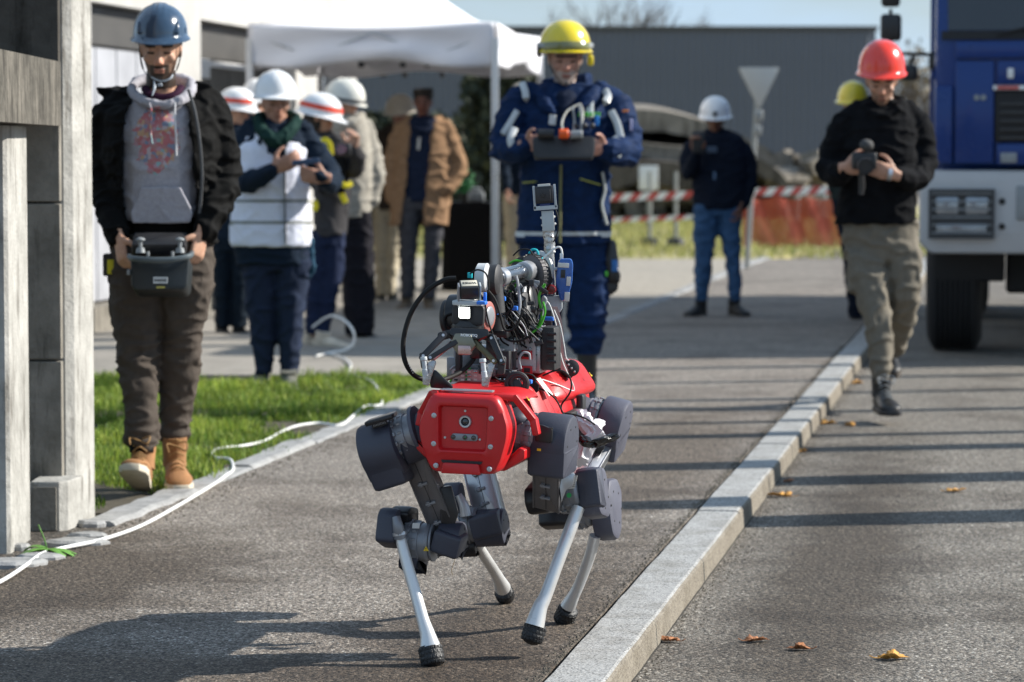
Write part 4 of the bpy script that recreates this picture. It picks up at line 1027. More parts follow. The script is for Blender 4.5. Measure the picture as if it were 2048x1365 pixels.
def hand(bm, w, d, n, t, curl=35, k=1.0, thumb=30, fr=.0088, splay=.5):
    """w wrist, d towards fingers, n palm side (fingers bend to it), t thumb side"""
    d, n, t = V(d).normalized(), V(n).normalized(), V(t).normalized()
    t = (t - d * t.dot(d)).normalized(); n = (n - d * n.dot(d) - t * n.dot(t)).normalized()
    # palm
    rg = []
    for x, a, b_ in ((-.03, .026, .021), (.0, .028, .019), (.03, .038, .017), (.065, .042, .015), (.088, .039, .012), (.095, .03, .008)):
        rg.append([w + d * x * k + t * a * k * math.cos(q) + n * b_ * k * math.sin(q) for q in [2 * pi * i / 14 for i in range(14)]])
    ring_loft(bm, rg)
    for i, (off, L_) in enumerate(((.031, .072), (.0105, .08), (-.0105, .074), (-.030, .058))):
        p = w + (d * .085 + t * off) * k; ang = 0; pts = [p - d * .02 * k, p]
        for j, seg in enumerate((.45, .32, .25)):
            ang += R(curl * (1.0 if j else .8) * (1 + .06 * i)); dd = d * math.cos(ang) + n * math.sin(ang) + t * (off * splay * (1 - j * .3)); p = p + dd.normalized() * L_ * seg * k; pts.append(p)
        tube(bm, pts, [fr * 1.1, fr * 1.1, fr * 1.04, fr * .96, fr * .8], 8, 2, cap_round=True)
    p = w + (d * .015 + t * .022) * k; a = R(thumb)
    d1 = (t * math.cos(a) + d * math.sin(a) + n * .35).normalized(); p1 = p + d1 * .04 * k
    d2 = (d * .75 + t * .5 + n * .5).normalized(); p2 = p1 + d2 * .034 * k; p3 = p2 + (d * .8 + t * .05 + n * .55).normalized() * .028 * k
    tube(bm, [p, p1, p2, p3], [fr * 1.6, fr * 1.35, fr * 1.15, fr * .95], 8, 3, cap_round=True)
def body_mesh(person, bm, fns, skin, voxel, smooth=3):
    me = blobs_to_mesh(bm, voxel, smooth); n = len(me.vertices)
    co = np.empty(n * 3); me.vertices.foreach_get('co', co); co = co.reshape(-1, 3); colr = np.ones((n, 4)); colr[:, :3] = skin
    for H, fn in fns:
        c = np.array(H['c']); idx = np.nonzero(np.linalg.norm(co - c, axis=1) < .2)[0]
        for i in idx:
            r = fn(V(co[i]))
            if r: colr[i, :3] = r
    at = me.color_attributes.new('Col', 'FLOAT_COLOR', 'POINT'); at.data.foreach_set('color', colr.ravel())
    return link_mesh('body', me, M_skin, person, autos=180)
def garment(name, person, bm, mats, voxel=.009, amp=.006, freq=(9, 9, 22), smooth=3, region=None, seed=0, amp2=.0025, extra=None):
    me = blobs_to_mesh(bm, voxel, smooth); s = seed * 7.3
    def fn(p):
        a = noise.noise(V((p[0] * freq[0] + s, p[1] * freq[1], p[2] * freq[2])))
        b = noise.noise(V((p[0] * freq[0] * 2.6, p[1] * freq[1] * 2.6 + s, p[2] * freq[2] * 2.2)))
        r = max(0, 1 - abs(a) * 4.2) * amp * 1.25 - abs(b) * amp2 * 1.5 - .0045
        if extra: r += extra(p)
        return r
    wrinkle(me, fn)
    o = link_mesh(name, me, mats, person, autos=180)
    if region:
        me = o.data; g = org(person)
        for f in me.polygons: f.material_index = region(V(f.center) + g)
    return o
def fold_wave(p0, p1, wl, amp, width):
    """a few sharp rings of cloth bunched round a limb point"""
    def fn(p):
        d = V(p) - p0; z = d.z
        if abs(z) > width: return 0
        k = (1 - abs(z) / width); nn = noise.noise(V((d.x * 7 + p0.x, d.y * 7, z * .9 / wl))); n2 = noise.noise(V((d.x * 14, d.y * 14 + 5, z * 1.7 / wl + p0.z))); return amp * 1.5 * k * ((1 - abs(nn) * 3.2) + .5 * n2)
    return fn
def helmet(person, H, m, k=1.0, w=.112, d=.142, h=.125, z0=.035, brim=.012, peak=.04, tilt=0, ridges=True, stripe=None, strap=None, kind='safety', mount=None):
    c, s, f, u = H['c'], H['s'], H['f'], H['u']
    if tilt:
        M_ = Matrix.Rotation(R(tilt), 3, s); f = M_ @ f; u = M_ @ u
    def q(x, y, z): return c + s * x * k + f * y * k + u * z * k
    def rad(th):   # outline at angle th, th=0 is right, pi/2 is front
        return w * math.cos(th), d * math.sin(th) - .006
    n = 48; bm = NB(); rings = []
    for i in range(15):
        ph = (i / 14) ** .85 * pi / 2 + .0001; rr_ = []
        for j in range(n):
            th = 2 * pi * j / n; x, y = rad(th); g = math.sin(ph) ** .92; z = h * math.cos(ph) ** .9 if math.cos(ph) > 0 else 0
            rdg = 0
            if ridges:
                for rx in (-.02, 0, .02): rdg += .0045 * math.exp(-((x * g - rx) / .005) ** 2) * (1 if g < .93 else 0)
            rr_.append(q(x * g, y * g, z0 + z + rdg))
        rings.append(rr_)
    for (o_, dz) in ((.006, -.004), (1, -.012), (1.0, -.017), (0, -.012)):
        rr_ = []
        for j in range(n):
            th = 2 * pi * j / n; x, y = rad(th); fr_ = max(0, math.sin(th)) ** 2.2
            e = (brim + peak * fr_) * o_ if o_ != .006 else .003; nx_, ny_ = math.cos(th), math.sin(th)
            drop = dz - (.012 * fr_ if o_ == 1 or o_ == 1.0 else 0)
            rr_.append(q(x + nx_ * e, y + ny_ * e, z0 + drop))
        rings.append(rr_)
    for (g, z) in ((.93, -.0), (.85, .045), (.6, .085), (.05, .105)):
        rings.append([q(rad(2 * pi * j / n)[0] * g, rad(2 * pi * j / n)[1] * g, z0 + z) for j in range(n)])
    ring_loft(bm, rings, cap=True)
    ho = obj('helmet', bm, m, person, autos=50)
    if stripe:
        bm = NB(); mm, zb, zt2, a0, a1 = stripe; rg = []
        nn = 30
        for j in range(nn + 1):
            th = R(a0) + R(a1 - a0) * j / nn; x, y = rad(th); col_ = []
            for zz in (zb, zt2):
                g = math.sin(math.acos(min(1, (zz / h)) ** (1 / .9))) ** .92; col_ += [q(x * g * 1.012, y * g * 1.012, z0 + zz), ]
            g0 = 1.03; col_ += [p + (p - c).normalized() * .002 for p in col_[::-1]]
            rg.append(col_)
        ring_loft(bm, rg); obj('stripe', bm, mm, ho)
    if strap:
        ms, mc = strap
        for sx_ in (-1, 1):
            bm = NB(); tube(bm, [q(sx_ * .078, .03, z0 - .01), q(sx_ * .074, .03, -.03), q(sx_ * .062, .035, -.075), q(sx_ * .02, .05, -.125)], .004, 6, 4, flat=.4); obj('chin_strap', bm, ms, ho)
            bm = NB(); tube(bm, [q(sx_ * .08, -.03, z0 - .01), q(sx_ * .074, .0, -.03), q(sx_ * .062, .032, -.072)], .005, 6, 4, flat=.4); obj('side_strap', bm, ms, ho)
        if mc:
            bm = NB(); box(bm, q(.0, .058, -.128), .018, .01, .012, s, f, u, .003); obj('buckle', bm, mc, ho)
    return ho, q
def boot(person, ank, d, mu, ms, k=1.0, shaft=.09, name='boot', lace=None, tilt=0, hh=1.0):
    """ank: ankle joint (about .09 above the sole)"""
    d = V(d); side = d.cross(Z).normalized(); f = d.normalized(); u = side.cross(f).normalized()
    if u.z < 0: u = -u
    if tilt:
        M_ = Matrix.Rotation(R(tilt), 3, side); f = M_ @ f; u = M_ @ u
    def q(x, y, z): return ank + side * x * k + f * y * k + u * (z - .09) * k
    bm = NB(); rg = []
    for y, w_, h_ in ((-.072, .02, .05), (-.06, .031, .085), (-.02, .036, .105), (.03, .038, .098), (.075, .043, .082), (.12, .049, .064), (.16, .047, .056), (.19, .037, .048), (.205, .018, .036)):
        rr_ = []
        for i in range(18):
            a = 2 * pi * i / 18; x = w_ * math.cos(a); z = .022 + (h_ * hh - .022) * (.5 + .5 * math.sin(a)) if math.sin(a) > -.5 else .022
            rr_.append(q(x * (1 - .25 * max(0, math.sin(a))), y, z))
        rg.append(rr_)
    ring_loft(bm, rg)
    tube(bm, [q(0, -.018, .07), q(0, -.016, .1), q(0, -.012, .09 + shaft)], [.044 * k, .042 * k, .046 * k], 14, 3)
    up = obj(name, bm, mu, person, autos=60)
    bm = NB(); pts = [(-.076, .0), (-.06, .03), (-.0, .036), (.07, .044), (.13, .052), (.175, .048), (.205, .028), (.213, 0)]
    ol = [(x_, y_) for y_, x_ in pts] + [(-x_, y_) for y_, x_ in pts[::-1][1:-1]]
    prism(bm, ol, q(0, 0, 0), side * k, f * k, u * k, .027, .004, 0); obj('sole', bm, ms, up)
    if lace:
        for i in range(6):
            bm = NB(); y = .03 + .0 * i + (.012 * i if i < 3 else .036 - .012 * (i - 2)); z = (.082 + .0 * i) if i > 8 else None
            yy = .105 - i * .018; zz = .074 + i * .013 if i < 3 else .1 + (i - 2) * .022
            yy = yy if i < 3 else .07 - (i - 2) * .008
            tube(bm, [q(-.026, yy - .01, zz - .008), q(0, yy + .004, zz + .006), q(.026, yy - .01, zz - .008)], .003, 5, 3); obj('lace', bm, lace, up)
        bm = NB(); tube(bm, [q(0, .05, .16), q(-.035, .07, .165), q(-.03, .085, .135), q(0, .065, .15), q(.035, .07, .16), q(.03, .088, .13)], .003, 5, 4); obj('bow', bm, lace, up)
    return up
def person(label, px, py_foot, Y, z0=0, group=None):
    c = P(px, 600, Y); return thing('person', label, 'person', (c.x, Y, z0), group)
def core(bm, Y, pts, rr_=.03):
    if not isinstance(rr_, list) and pts[-1][1] - pts[0][1] > 100 and rr_ < .045: rr_ = .022
    """slim limbs inside the clothes so the body is one skin"""
    tube(bm, [P(x, y, Y + dy) for x, y, dy in pts], rr_, 8, 2, cap_round=True)

SK1 = (.52, .31, .215); SK2 = (.5, .29, .205); SK3 = (.38, .21, .15); SK4 = (.2, .1, .065)
M_wht_hel = mat('helmet_white', (.78, .78, .78), .25, 0, .03, 5, bump=0, coat=.6)
M_band_red = mat('helmet_band_red', (.72, .06, .02), .4)

# ------------------------------------------------ operator with the grey hoodie (nearest, left)
Y = 11.3
M_blkjk = cloth('black_softshell', (.005, .005, .005), .3, .8)
M_jklin = cloth('black_lining', (.008, .008, .009), .2)
M_trous1 = cloth('brown_grey_twill', (.075, .062, .052), .15, .9, .4)
p = person('man in a blue helmet and open black jacket over a grey printed hoodie', 320, 985, Y)
H = head_frame(321, 99, Y - .02, 2, 12)
bm = NB(); head(bm, H, 1.02, jaw=1.0); ball(bm, P(322, 160, Y + .02), .058, .062, .09, 14)
core(bm, Y, [(322, 150, .02), (322, 200, .04)], .052); core(bm, Y, [(322, 200, .04), (322, 520, .02)], .08)
core(bm, Y, [(322, 210, .02), (222, 225, .03), (212, 365, .03), (240, 478, -.16)], [.04, .03, .03, .028])
core(bm, Y, [(322, 210, .02), (420, 225, .03), (446, 365, .03), (402, 470, -.16)], [.04, .03, .03, .028])
core(bm, Y, [(322, 520, .02), (275, 560, 0), (278, 720, -.03), (282, 900, -.1)], .04); core(bm, Y, [(322, 520, .02), (370, 560, 0), (358, 720, .045), (347, 890, .1)], .04)
hand(bm, P(238, 474, Y - .17), (.18, -.25, -1), (.9, -.6, -.1), (.55, -.9, .1), 42, 1.0, 35)
hand(bm, P(404, 466, Y - .17), (-.22, -.25, -1), (-.9, -.6, -.1), (-.55, -.9, .1), 42, 1.0, 35)
body_mesh(p, bm, [(H, face_color(H, 1.02, SK1, ((.014, .010, .007), .95), hair=(.015, .01, .008), hairline=.045))], SK1, .0048)
# hoodie
def hoodie_mat():
    m = bpy.data.materials.new('grey_hoodie'); t, b = nodes(m); L = t.links
    tc = N(t, 'ShaderNodeTexCoord'); n1 = N(t, 'ShaderNodeTexNoise', i_Scale=90.0, i_Detail=4.0); L.new(tc.outputs['Object'], n1.inputs['Vector'])
    r1 = ramp(t, [(.3, (.31, .305, .34, 1)), (.7, (.38, .375, .41, 1))]); L.new(n1.outputs['Fac'], r1.inputs[0])
    pc = P(321, 292, Y) - V((P(320, 600, Y).x, Y, 0))
    mp = N(t, 'ShaderNodeMapping'); mp.inputs['Location'].default_value = (-pc.x / .098, 0, -pc.z / .14); mp.inputs['Scale'].default_value = (1 / .098, 0, 1 / .14); L.new(tc.outputs['Object'], mp.inputs['Vector'])
    sp = N(t, 'ShaderNodeSeparateXYZ'); L.new(mp.outputs[0], sp.inputs[0])
    # heart-like shape: |x| grows narrower downwards
    ab = N(t, 'ShaderNodeMath', operation='ABSOLUTE'); L.new(sp.outputs['X'], ab.inputs[0])
    lo_ = N(t, 'ShaderNodeMath', operation='MULTIPLY_ADD'); lo_.inputs[1].default_value = -.33; L.new(sp.outputs['Z'], lo_.inputs[0]); L.new(ab.outputs[0], lo_.inputs[2])
    az = N(t, 'ShaderNodeMath', operation='ABSOLUTE'); L.new(sp.outputs['Z'], az.inputs[0])
    pz = N(t, 'ShaderNodeMath', operation='POWER'); pz.inputs[1].default_value = 3; L.new(az.outputs[0], pz.inputs[0])
    dd = N(t, 'ShaderNodeMath', operation='ADD'); L.new(lo_.outputs[0], dd.inputs[0]); L.new(pz.outputs[0], dd.inputs[1])
    nz = N(t, 'ShaderNodeTexNoise', i_Scale=38.0); L.new(tc.outputs['Object'], nz.inputs['Vector'])
    d2 = N(t, 'ShaderNodeMath', operation='ADD'); L.new(dd.outputs[0], d2.inputs[0]); L.new(nz.outputs['Fac'], d2.inputs[1])
    rm = ramp(t, [(.78 / 1.0, (1, 1, 1, 1)), (.83 / 1.0, (0, 0, 0, 1))])
    hf = N(t, 'ShaderNodeMath', operation='MULTIPLY'); hf.inputs[1].default_value = .62; L.new(d2.outputs[0], hf.inputs[0]); L.new(hf.outputs[0], rm.inputs[0])
    vo = N(t, 'ShaderNodeTexVoronoi', i_Scale=70.0); L.new(tc.outputs['Object'], vo.inputs['Vector']); sc_ = N(t, 'ShaderNodeSeparateColor'); L.new(vo.outputs['Color'], sc_.inputs[0])
    rc = ramp(t, [(0, (.5, .05, .05, 1)), (.3, (.42, .12, .1, 1)), (.45, (.5, .4, .42, 1)), (.58, (.12, .18, .3, 1)), (.7, (.55, .3, .1, 1)), (.82, (.45, .2, .25, 1)), (.92, (.2, .4, .4, 1))]); rc.color_ramp.interpolation = 'CONSTANT'; L.new(sc_.outputs['Red'], rc.inputs[0])
    m1 = N(t, 'ShaderNodeMixRGB', blend_type='MIX'); m1.inputs['Fac'].default_value = .38; L.new(rc.outputs[0], m1.inputs['Color1']); L.new(r1.outputs[0], m1.inputs['Color2'])
    # only on the front
    so = N(t, 'ShaderNodeSeparateXYZ'); L.new(tc.outputs['Object'], so.inputs[0]); fr_ = N(t, 'ShaderNodeMath', operation='LESS_THAN'); fr_.inputs[1].default_value = -.02; L.new(so.outputs['Y'], fr_.inputs[0])
    mk = N(t, 'ShaderNodeMath', operation='MULTIPLY'); L.new(rm.outputs[0], mk.inputs[0]); L.new(fr_.outputs[0], mk.inputs[1])
    m2 = N(t, 'ShaderNodeMixRGB'); L.new(mk.outputs[0], m2.inputs['Fac']); L.new(r1.outputs[0], m2.inputs['Color1']); L.new(m1.outputs[0], m2.inputs['Color2'])
    L.new(m2.outputs[0], b.inputs['Base Color']); b.inputs['Roughness'].default_value = .92; b.inputs['Specular IOR Level'].default_value = .2
    return m
M_hood = hoodie_mat()
bm = NB()
rows(bm, Y, [(188, 272, 374, .07, .03), (205, 246, 398, .1, .02), (250, 240, 404, .122, .0), (300, 240, 402, .13, 0), (350, 242, 400, .135, 0), (400, 243, 400, .14, 0), (428, 244, 398, .142, 0), (440, 248, 394, .132, 0)])
hl_ = garment('hoodie', p, bm, M_hood, .008, .006, (8, 8, 12), seed=1)
bm = NB(); cr_ = [P(x, y, Y + dy) for x, y, dy in ((262, 178, .05), (275, 196, -.04), (300, 207, -.1), (325, 210, -.115), (352, 205, -.1), (374, 192, -.04), (382, 172, .05), (365, 162, .12), (322, 158, .15), (280, 162, .12), (262, 176, .05))]
tube(bm, cr_, [.022, .026, .024, .022, .024, .028, .03, .03, .03, .028, .022], 10, 4); garment('hood', p, bm, M_hood, .007, .003, (20, 20, 20), seed=2)
bm = NB(); tube(bm, [P(298, 206, Y - .135), P(303, 225, Y - .137), P(301, 260, Y - .144), P(304, 288, Y - .148)], .0042, 6, 4); obj('drawstring', bm, M_hood, p)
bm = NB(); tube(bm, [P(350, 205, Y - .13), P(350, 240, Y - .138), P(352, 275, Y - .146), P(353, 312, Y - .15)], .0042, 6, 4); obj('drawstring', bm, mat('white_cord', (.6, .6, .62), .8), p)
bm = NB(); prism(bm, [(-.11, -.085), (.11, -.085), (.12, -.04), (.075, .06), (-.075, .06), (-.12, -.04)], P(322, 404, Y - .152), V((1, 0, 0)), Z, V((0, 1, 0)), .02, .006, .01); garment('front_pocket', p, bm, M_hood, .006, .003, (10, 10, 14), seed=4)
bm = NB(); tube(bm, [P(290, 178, Y - .02), P(300, 190, Y - .07), P(325, 196, Y - .085), P(350, 190, Y - .07), P(362, 176, Y - .02)], .016, 8, 4); obj('shirt_collar', bm, cloth('plum_shirt', (.035, .012, .028)), p)
bm = NB(); rows(bm, Y, [(430, 248, 396, .13, 0), (455, 246, 400, .128, 0), (482, 244, 402, .126, 0)]); garment('undershirt', p, bm, M_blkjk, .01, .004, seed=3)
# open jacket: shell with sleeves
def arc_shell(bm, Y, rs, th=.016, n=30):
    rings = []
    for py, xl, xr, dr, ol, orr, dy in rs:
        c = P((xl + xr) / 2, py, Y + dy); a = (xr - xl) / 2 * Y / F; xo0 = P(ol, py, Y).x; xo1 = P(orr, py, Y).x
        t0 = math.acos(max(-.98, min(.98, (xo1 - c.x) / a))); t1 = math.acos(max(-.98, min(.98, (xo0 - c.x) / a)))
        # from front right opening (-t0) round the back to front left (-(t1)) = 2pi - t1
        ang = [-t0 + (2 * pi - t1 + t0) * k / n for k in range(n + 1)]
        def pt(an, e): return V((c.x + (a + e) * math.cos(an), c.y + (dr + e) * math.sin(an), c.z))
        rings.append([pt(an, 0) for an in ang] + [pt(an, -th) for an in ang[::-1]])
    ring_loft(bm, rings)
bm = NB()
arc_shell(bm, Y, [(188, 262, 392, .10, 275, 365, .05), (200, 230, 420, .12, 266, 372, .04), (225, 205, 440, .15, 256, 384, .02), (280, 200, 446, .165, 250, 392, 0), (340, 206, 446, .17, 250, 398, 0), (400, 214, 436, .172, 250, 404, 0), (450, 218, 432, .17, 252, 404, 0), (490, 216, 434, .165, 250, 402, 0)], .02)
chain(bm, Y, [(236, 208, .03, .052), (216, 235, .03, .066), (208, 300, .03, .064), (208, 360, .02, .062), (222, 420, -.07, .056), (236, 468, -.15, .05)])
chain(bm, Y, [(408, 206, .03, .054), (428, 235, .03, .068), (444, 300, .03, .066), (450, 355, .02, .064), (428, 415, -.08, .058), (408, 462, -.15, .05)])
# raised collar flares
tube(bm, [P(192, 182, Y + .05), P(215, 186, Y + .06), P(245, 192, Y + .08), P(262, 184, Y + .06)], [.012, .03, .032, .026], 10, 4)
tube(bm, [P(386, 172, Y + .05), P(404, 178, Y + .06), P(425, 194, Y + .05), P(440, 212, Y + .04)], [.028, .034, .04, .035], 10, 4)
fw1 = fold_wave(P(208, 370, Y), None, .045, .006, .2); fw2 = fold_wave(P(445, 400, Y - .05), None, .05, .009, .22)
garment('jacket', p, bm, M_blkjk, .0075, .0085, (10, 10, 16), seed=5, extra=lambda q: (fw1(q) if q[0] < P(240, 300, Y).x else 0) + (fw2(q) if q[0] > P(412, 300, Y).x else 0))
bm = NB(); tube(bm, [P(377, 180, Y - .1), P(390, 225, Y - .13), P(400, 290, Y - .145), P(404, 360, Y - .15), P(398, 440, Y - .15), P(392, 488, Y - .15)], .006, 6, 4); obj('zip', bm, M_dgrey, p)
# trousers
bm = NB()
rows(bm, Y, [(468, 222, 426, .12, .01), (500, 218, 430, .13, .01), (540, 216, 431, .135, .01), (585, 216, 430, .12, .01)])
rows(bm, Y, [(560, 216, 328, .105, 0), (620, 219, 326, .1, -.01), (680, 230, 320, .088, -.02), (720, 237, 317, .082, -.03), (757, 239, 316, .08, -.04), (800, 245, 317, .076, -.05), (845, 248, 317, .07, -.07), (880, 250, 318, .068, -.08), (896, 254, 316, .062, -.08)])
rows(bm, Y, [(560, 322, 431, .105, 0), (620, 320, 420, .1, .01), (670, 322, 405, .09, .02), (715, 318, 400, .084, .04), (757, 316, 396, .08, .06), (800, 316, 389, .075, .08), (845, 316, 381, .07, .1), (868, 317, 377, .066, .1), (882, 321, 374, .06, .1)])
kz = [fold_wave(P(276, 715, Y), None, .04, .009, .17), fold_wave(P(284, 878, Y), None, .035, .008, .09), fold_wave(P(355, 730, Y), None, .045, .007, .15), fold_wave(P(348, 865, Y), None, .035, .008, .08)]
garment('trousers', p, bm, M_trous1, .0075, .007, (9, 9, 17), seed=6, extra=lambda q: (kz[0](q) + kz[1](q)) if q[0] < P(320, 700, Y).x else (kz[2](q) + kz[3](q)))
M_tan = mat('tan_nubuck', (.30, .145, .055), .85, 0, .3, 14, .4, 120, dirt=((.2, .09, .035), 10, .55, .6)); M_cream = mat('cream_sole', (.52, .46, .36), .7, var=.15, scale=20)
M_dksole = mat('tread_rubber', (.06, .05, .04), .9, var=.4, scale=50)
b1 = boot(p, P(284, 925, Y - .11) , (-.05, -1, .0), M_tan, M_cream, 1.05, .085, lace=M_lace, tilt=22)
b2 = boot(p, P(350, 922, Y + .06), (.22, -1, -.02), M_tan, M_cream, 1.05, .085, lace=M_lace, tilt=0)
bm = NB(); tube(bm, [P(283, 905, Y - .1), P(284, 880, Y - .09)], .047, 12, 1); obj('sock', bm, M_blkjk, p)
M_navyhel = mat('helmet_navy', (.022, .05, .095), .22, 0, .05, 5, bump=0, coat=.8)
M_strapl = mat('strap_pale', (.4, .45, .5), .6)
ho, q = helmet(p, H, M_navyhel, 1.0, w=.102, d=.134, h=.118, z0=.053, brim=.010, peak=.022, tilt=-6, strap=(M_strap, M_strapl))
for sx_ in (-.055, .055):
    bm = NB(); box(bm, q(sx_ * 1.1, .085, .085), .034, .02, .05, H['s'], (H['f'] + H['u'] * .8).normalized(), (H['u'] - H['f'] * .8).normalized(), .006); obj('vent', bm, M_navyhel, ho)
bm = NB(); tube(bm, [P(346, 150, Y - .1), P(340, 158, Y - .11), P(322, 163, Y - .115), P(303, 155, Y - .1)], .004, 6, 3, flat=.5); obj('chin_cup', bm, M_strapl, ho)
bm = NB(); tube(bm, [P(308, 162, Y - .11), P(309, 176, Y - .125), P(304, 192, Y - .135)], [.003, .006, .003], 6, 3); obj('strap_end', bm, M_strapl, ho)
# belt pouch
bm = NB(); box(bm, P(219, 530, Y - .02), .045, .05, .085, bev=.008); pch = obj('belt_clip', bm, M_blk, p)
bm = NB(); box(bm, P(222, 534, Y - .05), .026, .02, .055, bev=.004); obj('clip_face', bm, mat('hi_vis_yellow', (.65, .6, .02), .5), pch)
# control box in his hands
Yc = Y - .34
M_cbox = mat('slate_plastic', (.009, .013, .0145), .45, 0, .15, 10, bump=.1)
cbx = thing('control_box', 'dark slate remote control box with bumper bar and two joysticks held at the waist', 'remote control', tuple(P(318, 540, Yc)))
bm = NB(); prism(bm, [(-.108, .056), (.108, .056), (.102, -.052), (.09, -.068), (-.09, -.068), (-.102, -.052)], P(319, 544, Yc + .0), V((1, 0, 0)), V((0, .25, 1)).normalized(), V((0, 1, -.25)).normalized(), .14, .008, .012); cs_o = obj('housing', bm, M_cbox, cbx)
bm = NB(); box(bm, P(320, 488, Yc + .12), .2, .1, .05, V((1, 0, 0)), V((0, 1, .5)).normalized(), V((0, -.5, 1)).normalized(), .01); obj('top_panel', bm, M_blk, cbx)
bm = NB(); tube(bm, [P(258, 512, Yc + .06), P(264, 517, Yc - .02), P(290, 520, Yc - .05), P(320, 521, Yc - .055), P(350, 519, Yc - .05), P(378, 513, Yc - .02), P(384, 506, Yc + .06)], [.009, .011, .011, .012, .011, .011, .009], 10, 5); obj('bumper_bar', bm, mat('bar_grey', (.07, .09, .1), .4), cbx)
for x_ in (281, 360):
    bm = NB(); c0 = P(x_, 506, Yc + .04); cyl(bm, c0, c0 + Z * .018, .018, .014, 12); cyl(bm, c0 + Z * .015, c0 + Z * .045, .007, n=8); ball(bm, c0 + Z * .048, .017, .017, .009, 12); obj('joystick', bm, M_greyp, cbx)
for x_ in (296, 345):
    bm = NB(); c0 = P(x_, 514, Yc + .02); cyl(bm, c0, c0 + Z * .02, .006, n=8); obj('knob', bm, M_greyp, cbx)
bm = NB(); box(bm, P(321, 561, Yc - .016), .052, .003, .024, V((1, 0, 0)), V((0, 1, -.25)).normalized(), V((0, .25, 1)).normalized()); lb = obj('label_plate', bm, mat('plate_white', (.6, .62, .62), .5), cbx, False)
bm = NB()
for i in range(5): box(bm, P(321 - 10 + i * 5, 561, Yc - .0185), .006, .002, .010)
obj('lettering', bm, M_dgrey, lb, False)
bm = NB(); box(bm, P(321, 575, Yc - .02), .03, .002, .006); obj('small_mark', bm, mat('mark_yellow', (.5, .45, .1), .5), cbx, False)
bm = NB(); box(bm, P(258, 545, Yc + .03), .012, .04, .02, bev=.003); obj('side_button', bm, M_greyp, cbx)

# ------------------------------------------------ operator with the yellow helmet
Y = 14.8
def navy_mat():
    return cloth('navy_workwear', (.007, .021, .066), .3, .75, .3)
M_navy = navy_mat(); M_refl = mat('reflective_tape', (.5, .52, .52), .45, .1, .12, 12); M_navyd = cloth('navy_dark', (.01, .016, .035))
p = person('older man with a yellow rescue helmet and blue work suit driving the robot by tablet', 1130, 820, Y)
H = head_frame(1130, 117, Y - .03, 4, 12)
SKO = (.42, .24, .19)
bm = NB(); head(bm, H, 1.1, jaw=1.05); core(bm, Y, [(1130, 150, .02), (1130, 195, .04)], .055); core(bm, Y, [(1130, 195, .04), (1130, 480, .02)], .09)
core(bm, Y, [(1130, 200, .03), (1048, 205, .03), (1016, 290, .0), (1052, 290, -.26)], [.04, .035, .03, .029]); core(bm, Y, [(1130, 200, .03), (1214, 205, .03), (1248, 290, .0), (1205, 298, -.26)], [.04, .035, .03, .029])
core(bm, Y, [(1130, 480, .02), (1090, 520, 0), (1088, 660, .05), (1085, 790, .2)], .04); core(bm, Y, [(1130, 480, .02), (1172, 520, 0), (1172, 660, -.03), (1172, 790, -.06)], .04)
hand(bm, P(1050, 290, Y - .27), (.75, -.4, .12), (.3, .1, -1), (.3, -.4, .9), 48, 1.08, 40); hand(bm, P(1213, 297, Y - .27), (-.8, -.4, .05), (-.3, .1, -1), (-.3, -.4, .9), 48, 1.08, 40)
body_mesh(p, bm, [(H, face_color(H, 1.1, SKO, ((.36, .34, .32), .75), brow=(.2, .17, .15), hair=(.09, .085, .08)))], SKO, .0065)
bm = NB()
rows(bm, Y, [(165, 1085, 1178, .09, .04), (185, 1050, 1210, .11, .03), (215, 1040, 1222, .14, .02), (270, 1036, 1224, .155, 0), (330, 1040, 1222, .16, 0), (400, 1036, 1222, .16, 0), (450, 1032, 1222, .165, 0), (489, 1031, 1222, .17, 0)])
chain(bm, Y, [(1062, 190, .03, .07), (1036, 212, .03, .086), (1018, 258, .0, .083), (1010, 296, -.05, .08), (1030, 298, -.16, .072), (1050, 292, -.25, .058)])
chain(bm, Y, [(1202, 190, .03, .07), (1228, 214, .03, .09), (1246, 262, .0, .086), (1254, 300, -.05, .082), (1236, 305, -.16, .073), (1212, 300, -.25, .058)])
g_ = P(1130, 300, Y)
def px_of(c): return CX + F * (c.x * 1.0) / (c.y * ca + (EYE - c.z) * sa) * 1.0
def uv_of(c):
    d = c - V((0, 0, EYE)); zc = d.y * ca - d.z * sa; return CX + F * d.x / zc, CY - F * (d.y * sa + d.z * ca) / zc
def reg_suit(c):
    u, v = uv_of(c)
    if abs(u - 1128) < 102 and 464 < v < 473 and c.z < 1: return 1
    return 0
fwa = fold_wave(P(1015, 290, Y), None, .05, .008, .2)
jk = garment('jacket', p, bm, [M_navy, M_refl], .009, .009, (8, 8, 13), seed=11, region=reg_suit, extra=lambda q: fwa(q) if abs(q[0] - g_.x) > .22 else 0)
def band(pts, w_, m, parent, Yb, name='reflective_band', th=.006):
    """tape laid over cloth: px path with depth offsets"""
    bm = NB(); path = smooth_path([P(x, y, Yb + d) for x, y, d in pts], 4); rg = []
    for i, a in enumerate(path):
        t = (path[min(i + 1, len(path) - 1)] - path[max(0, i - 1)]).normalized(); n_ = V((0, -1, 0)); n_ = (n_ - t * n_.dot(t)).normalized(); s_ = t.cross(n_)
        rg.append([a + s_ * w_ / 2 + n_ * th * .2, a + s_ * w_ * .2 + n_ * th, a - s_ * w_ * .2 + n_ * th, a - s_ * w_ / 2 + n_ * th * .2, a - n_ * .035])
    ring_loft(bm, rg); return obj(name, bm, m, parent)
band([(1044, 166, -.02), (1050, 182, -.07), (1052, 197, -.10)], .034, M_refl, p, Y)
band([(1210, 180, -.04), (1216, 192, -.09), (1212, 204, -.12)], .036, M_refl, p, Y)
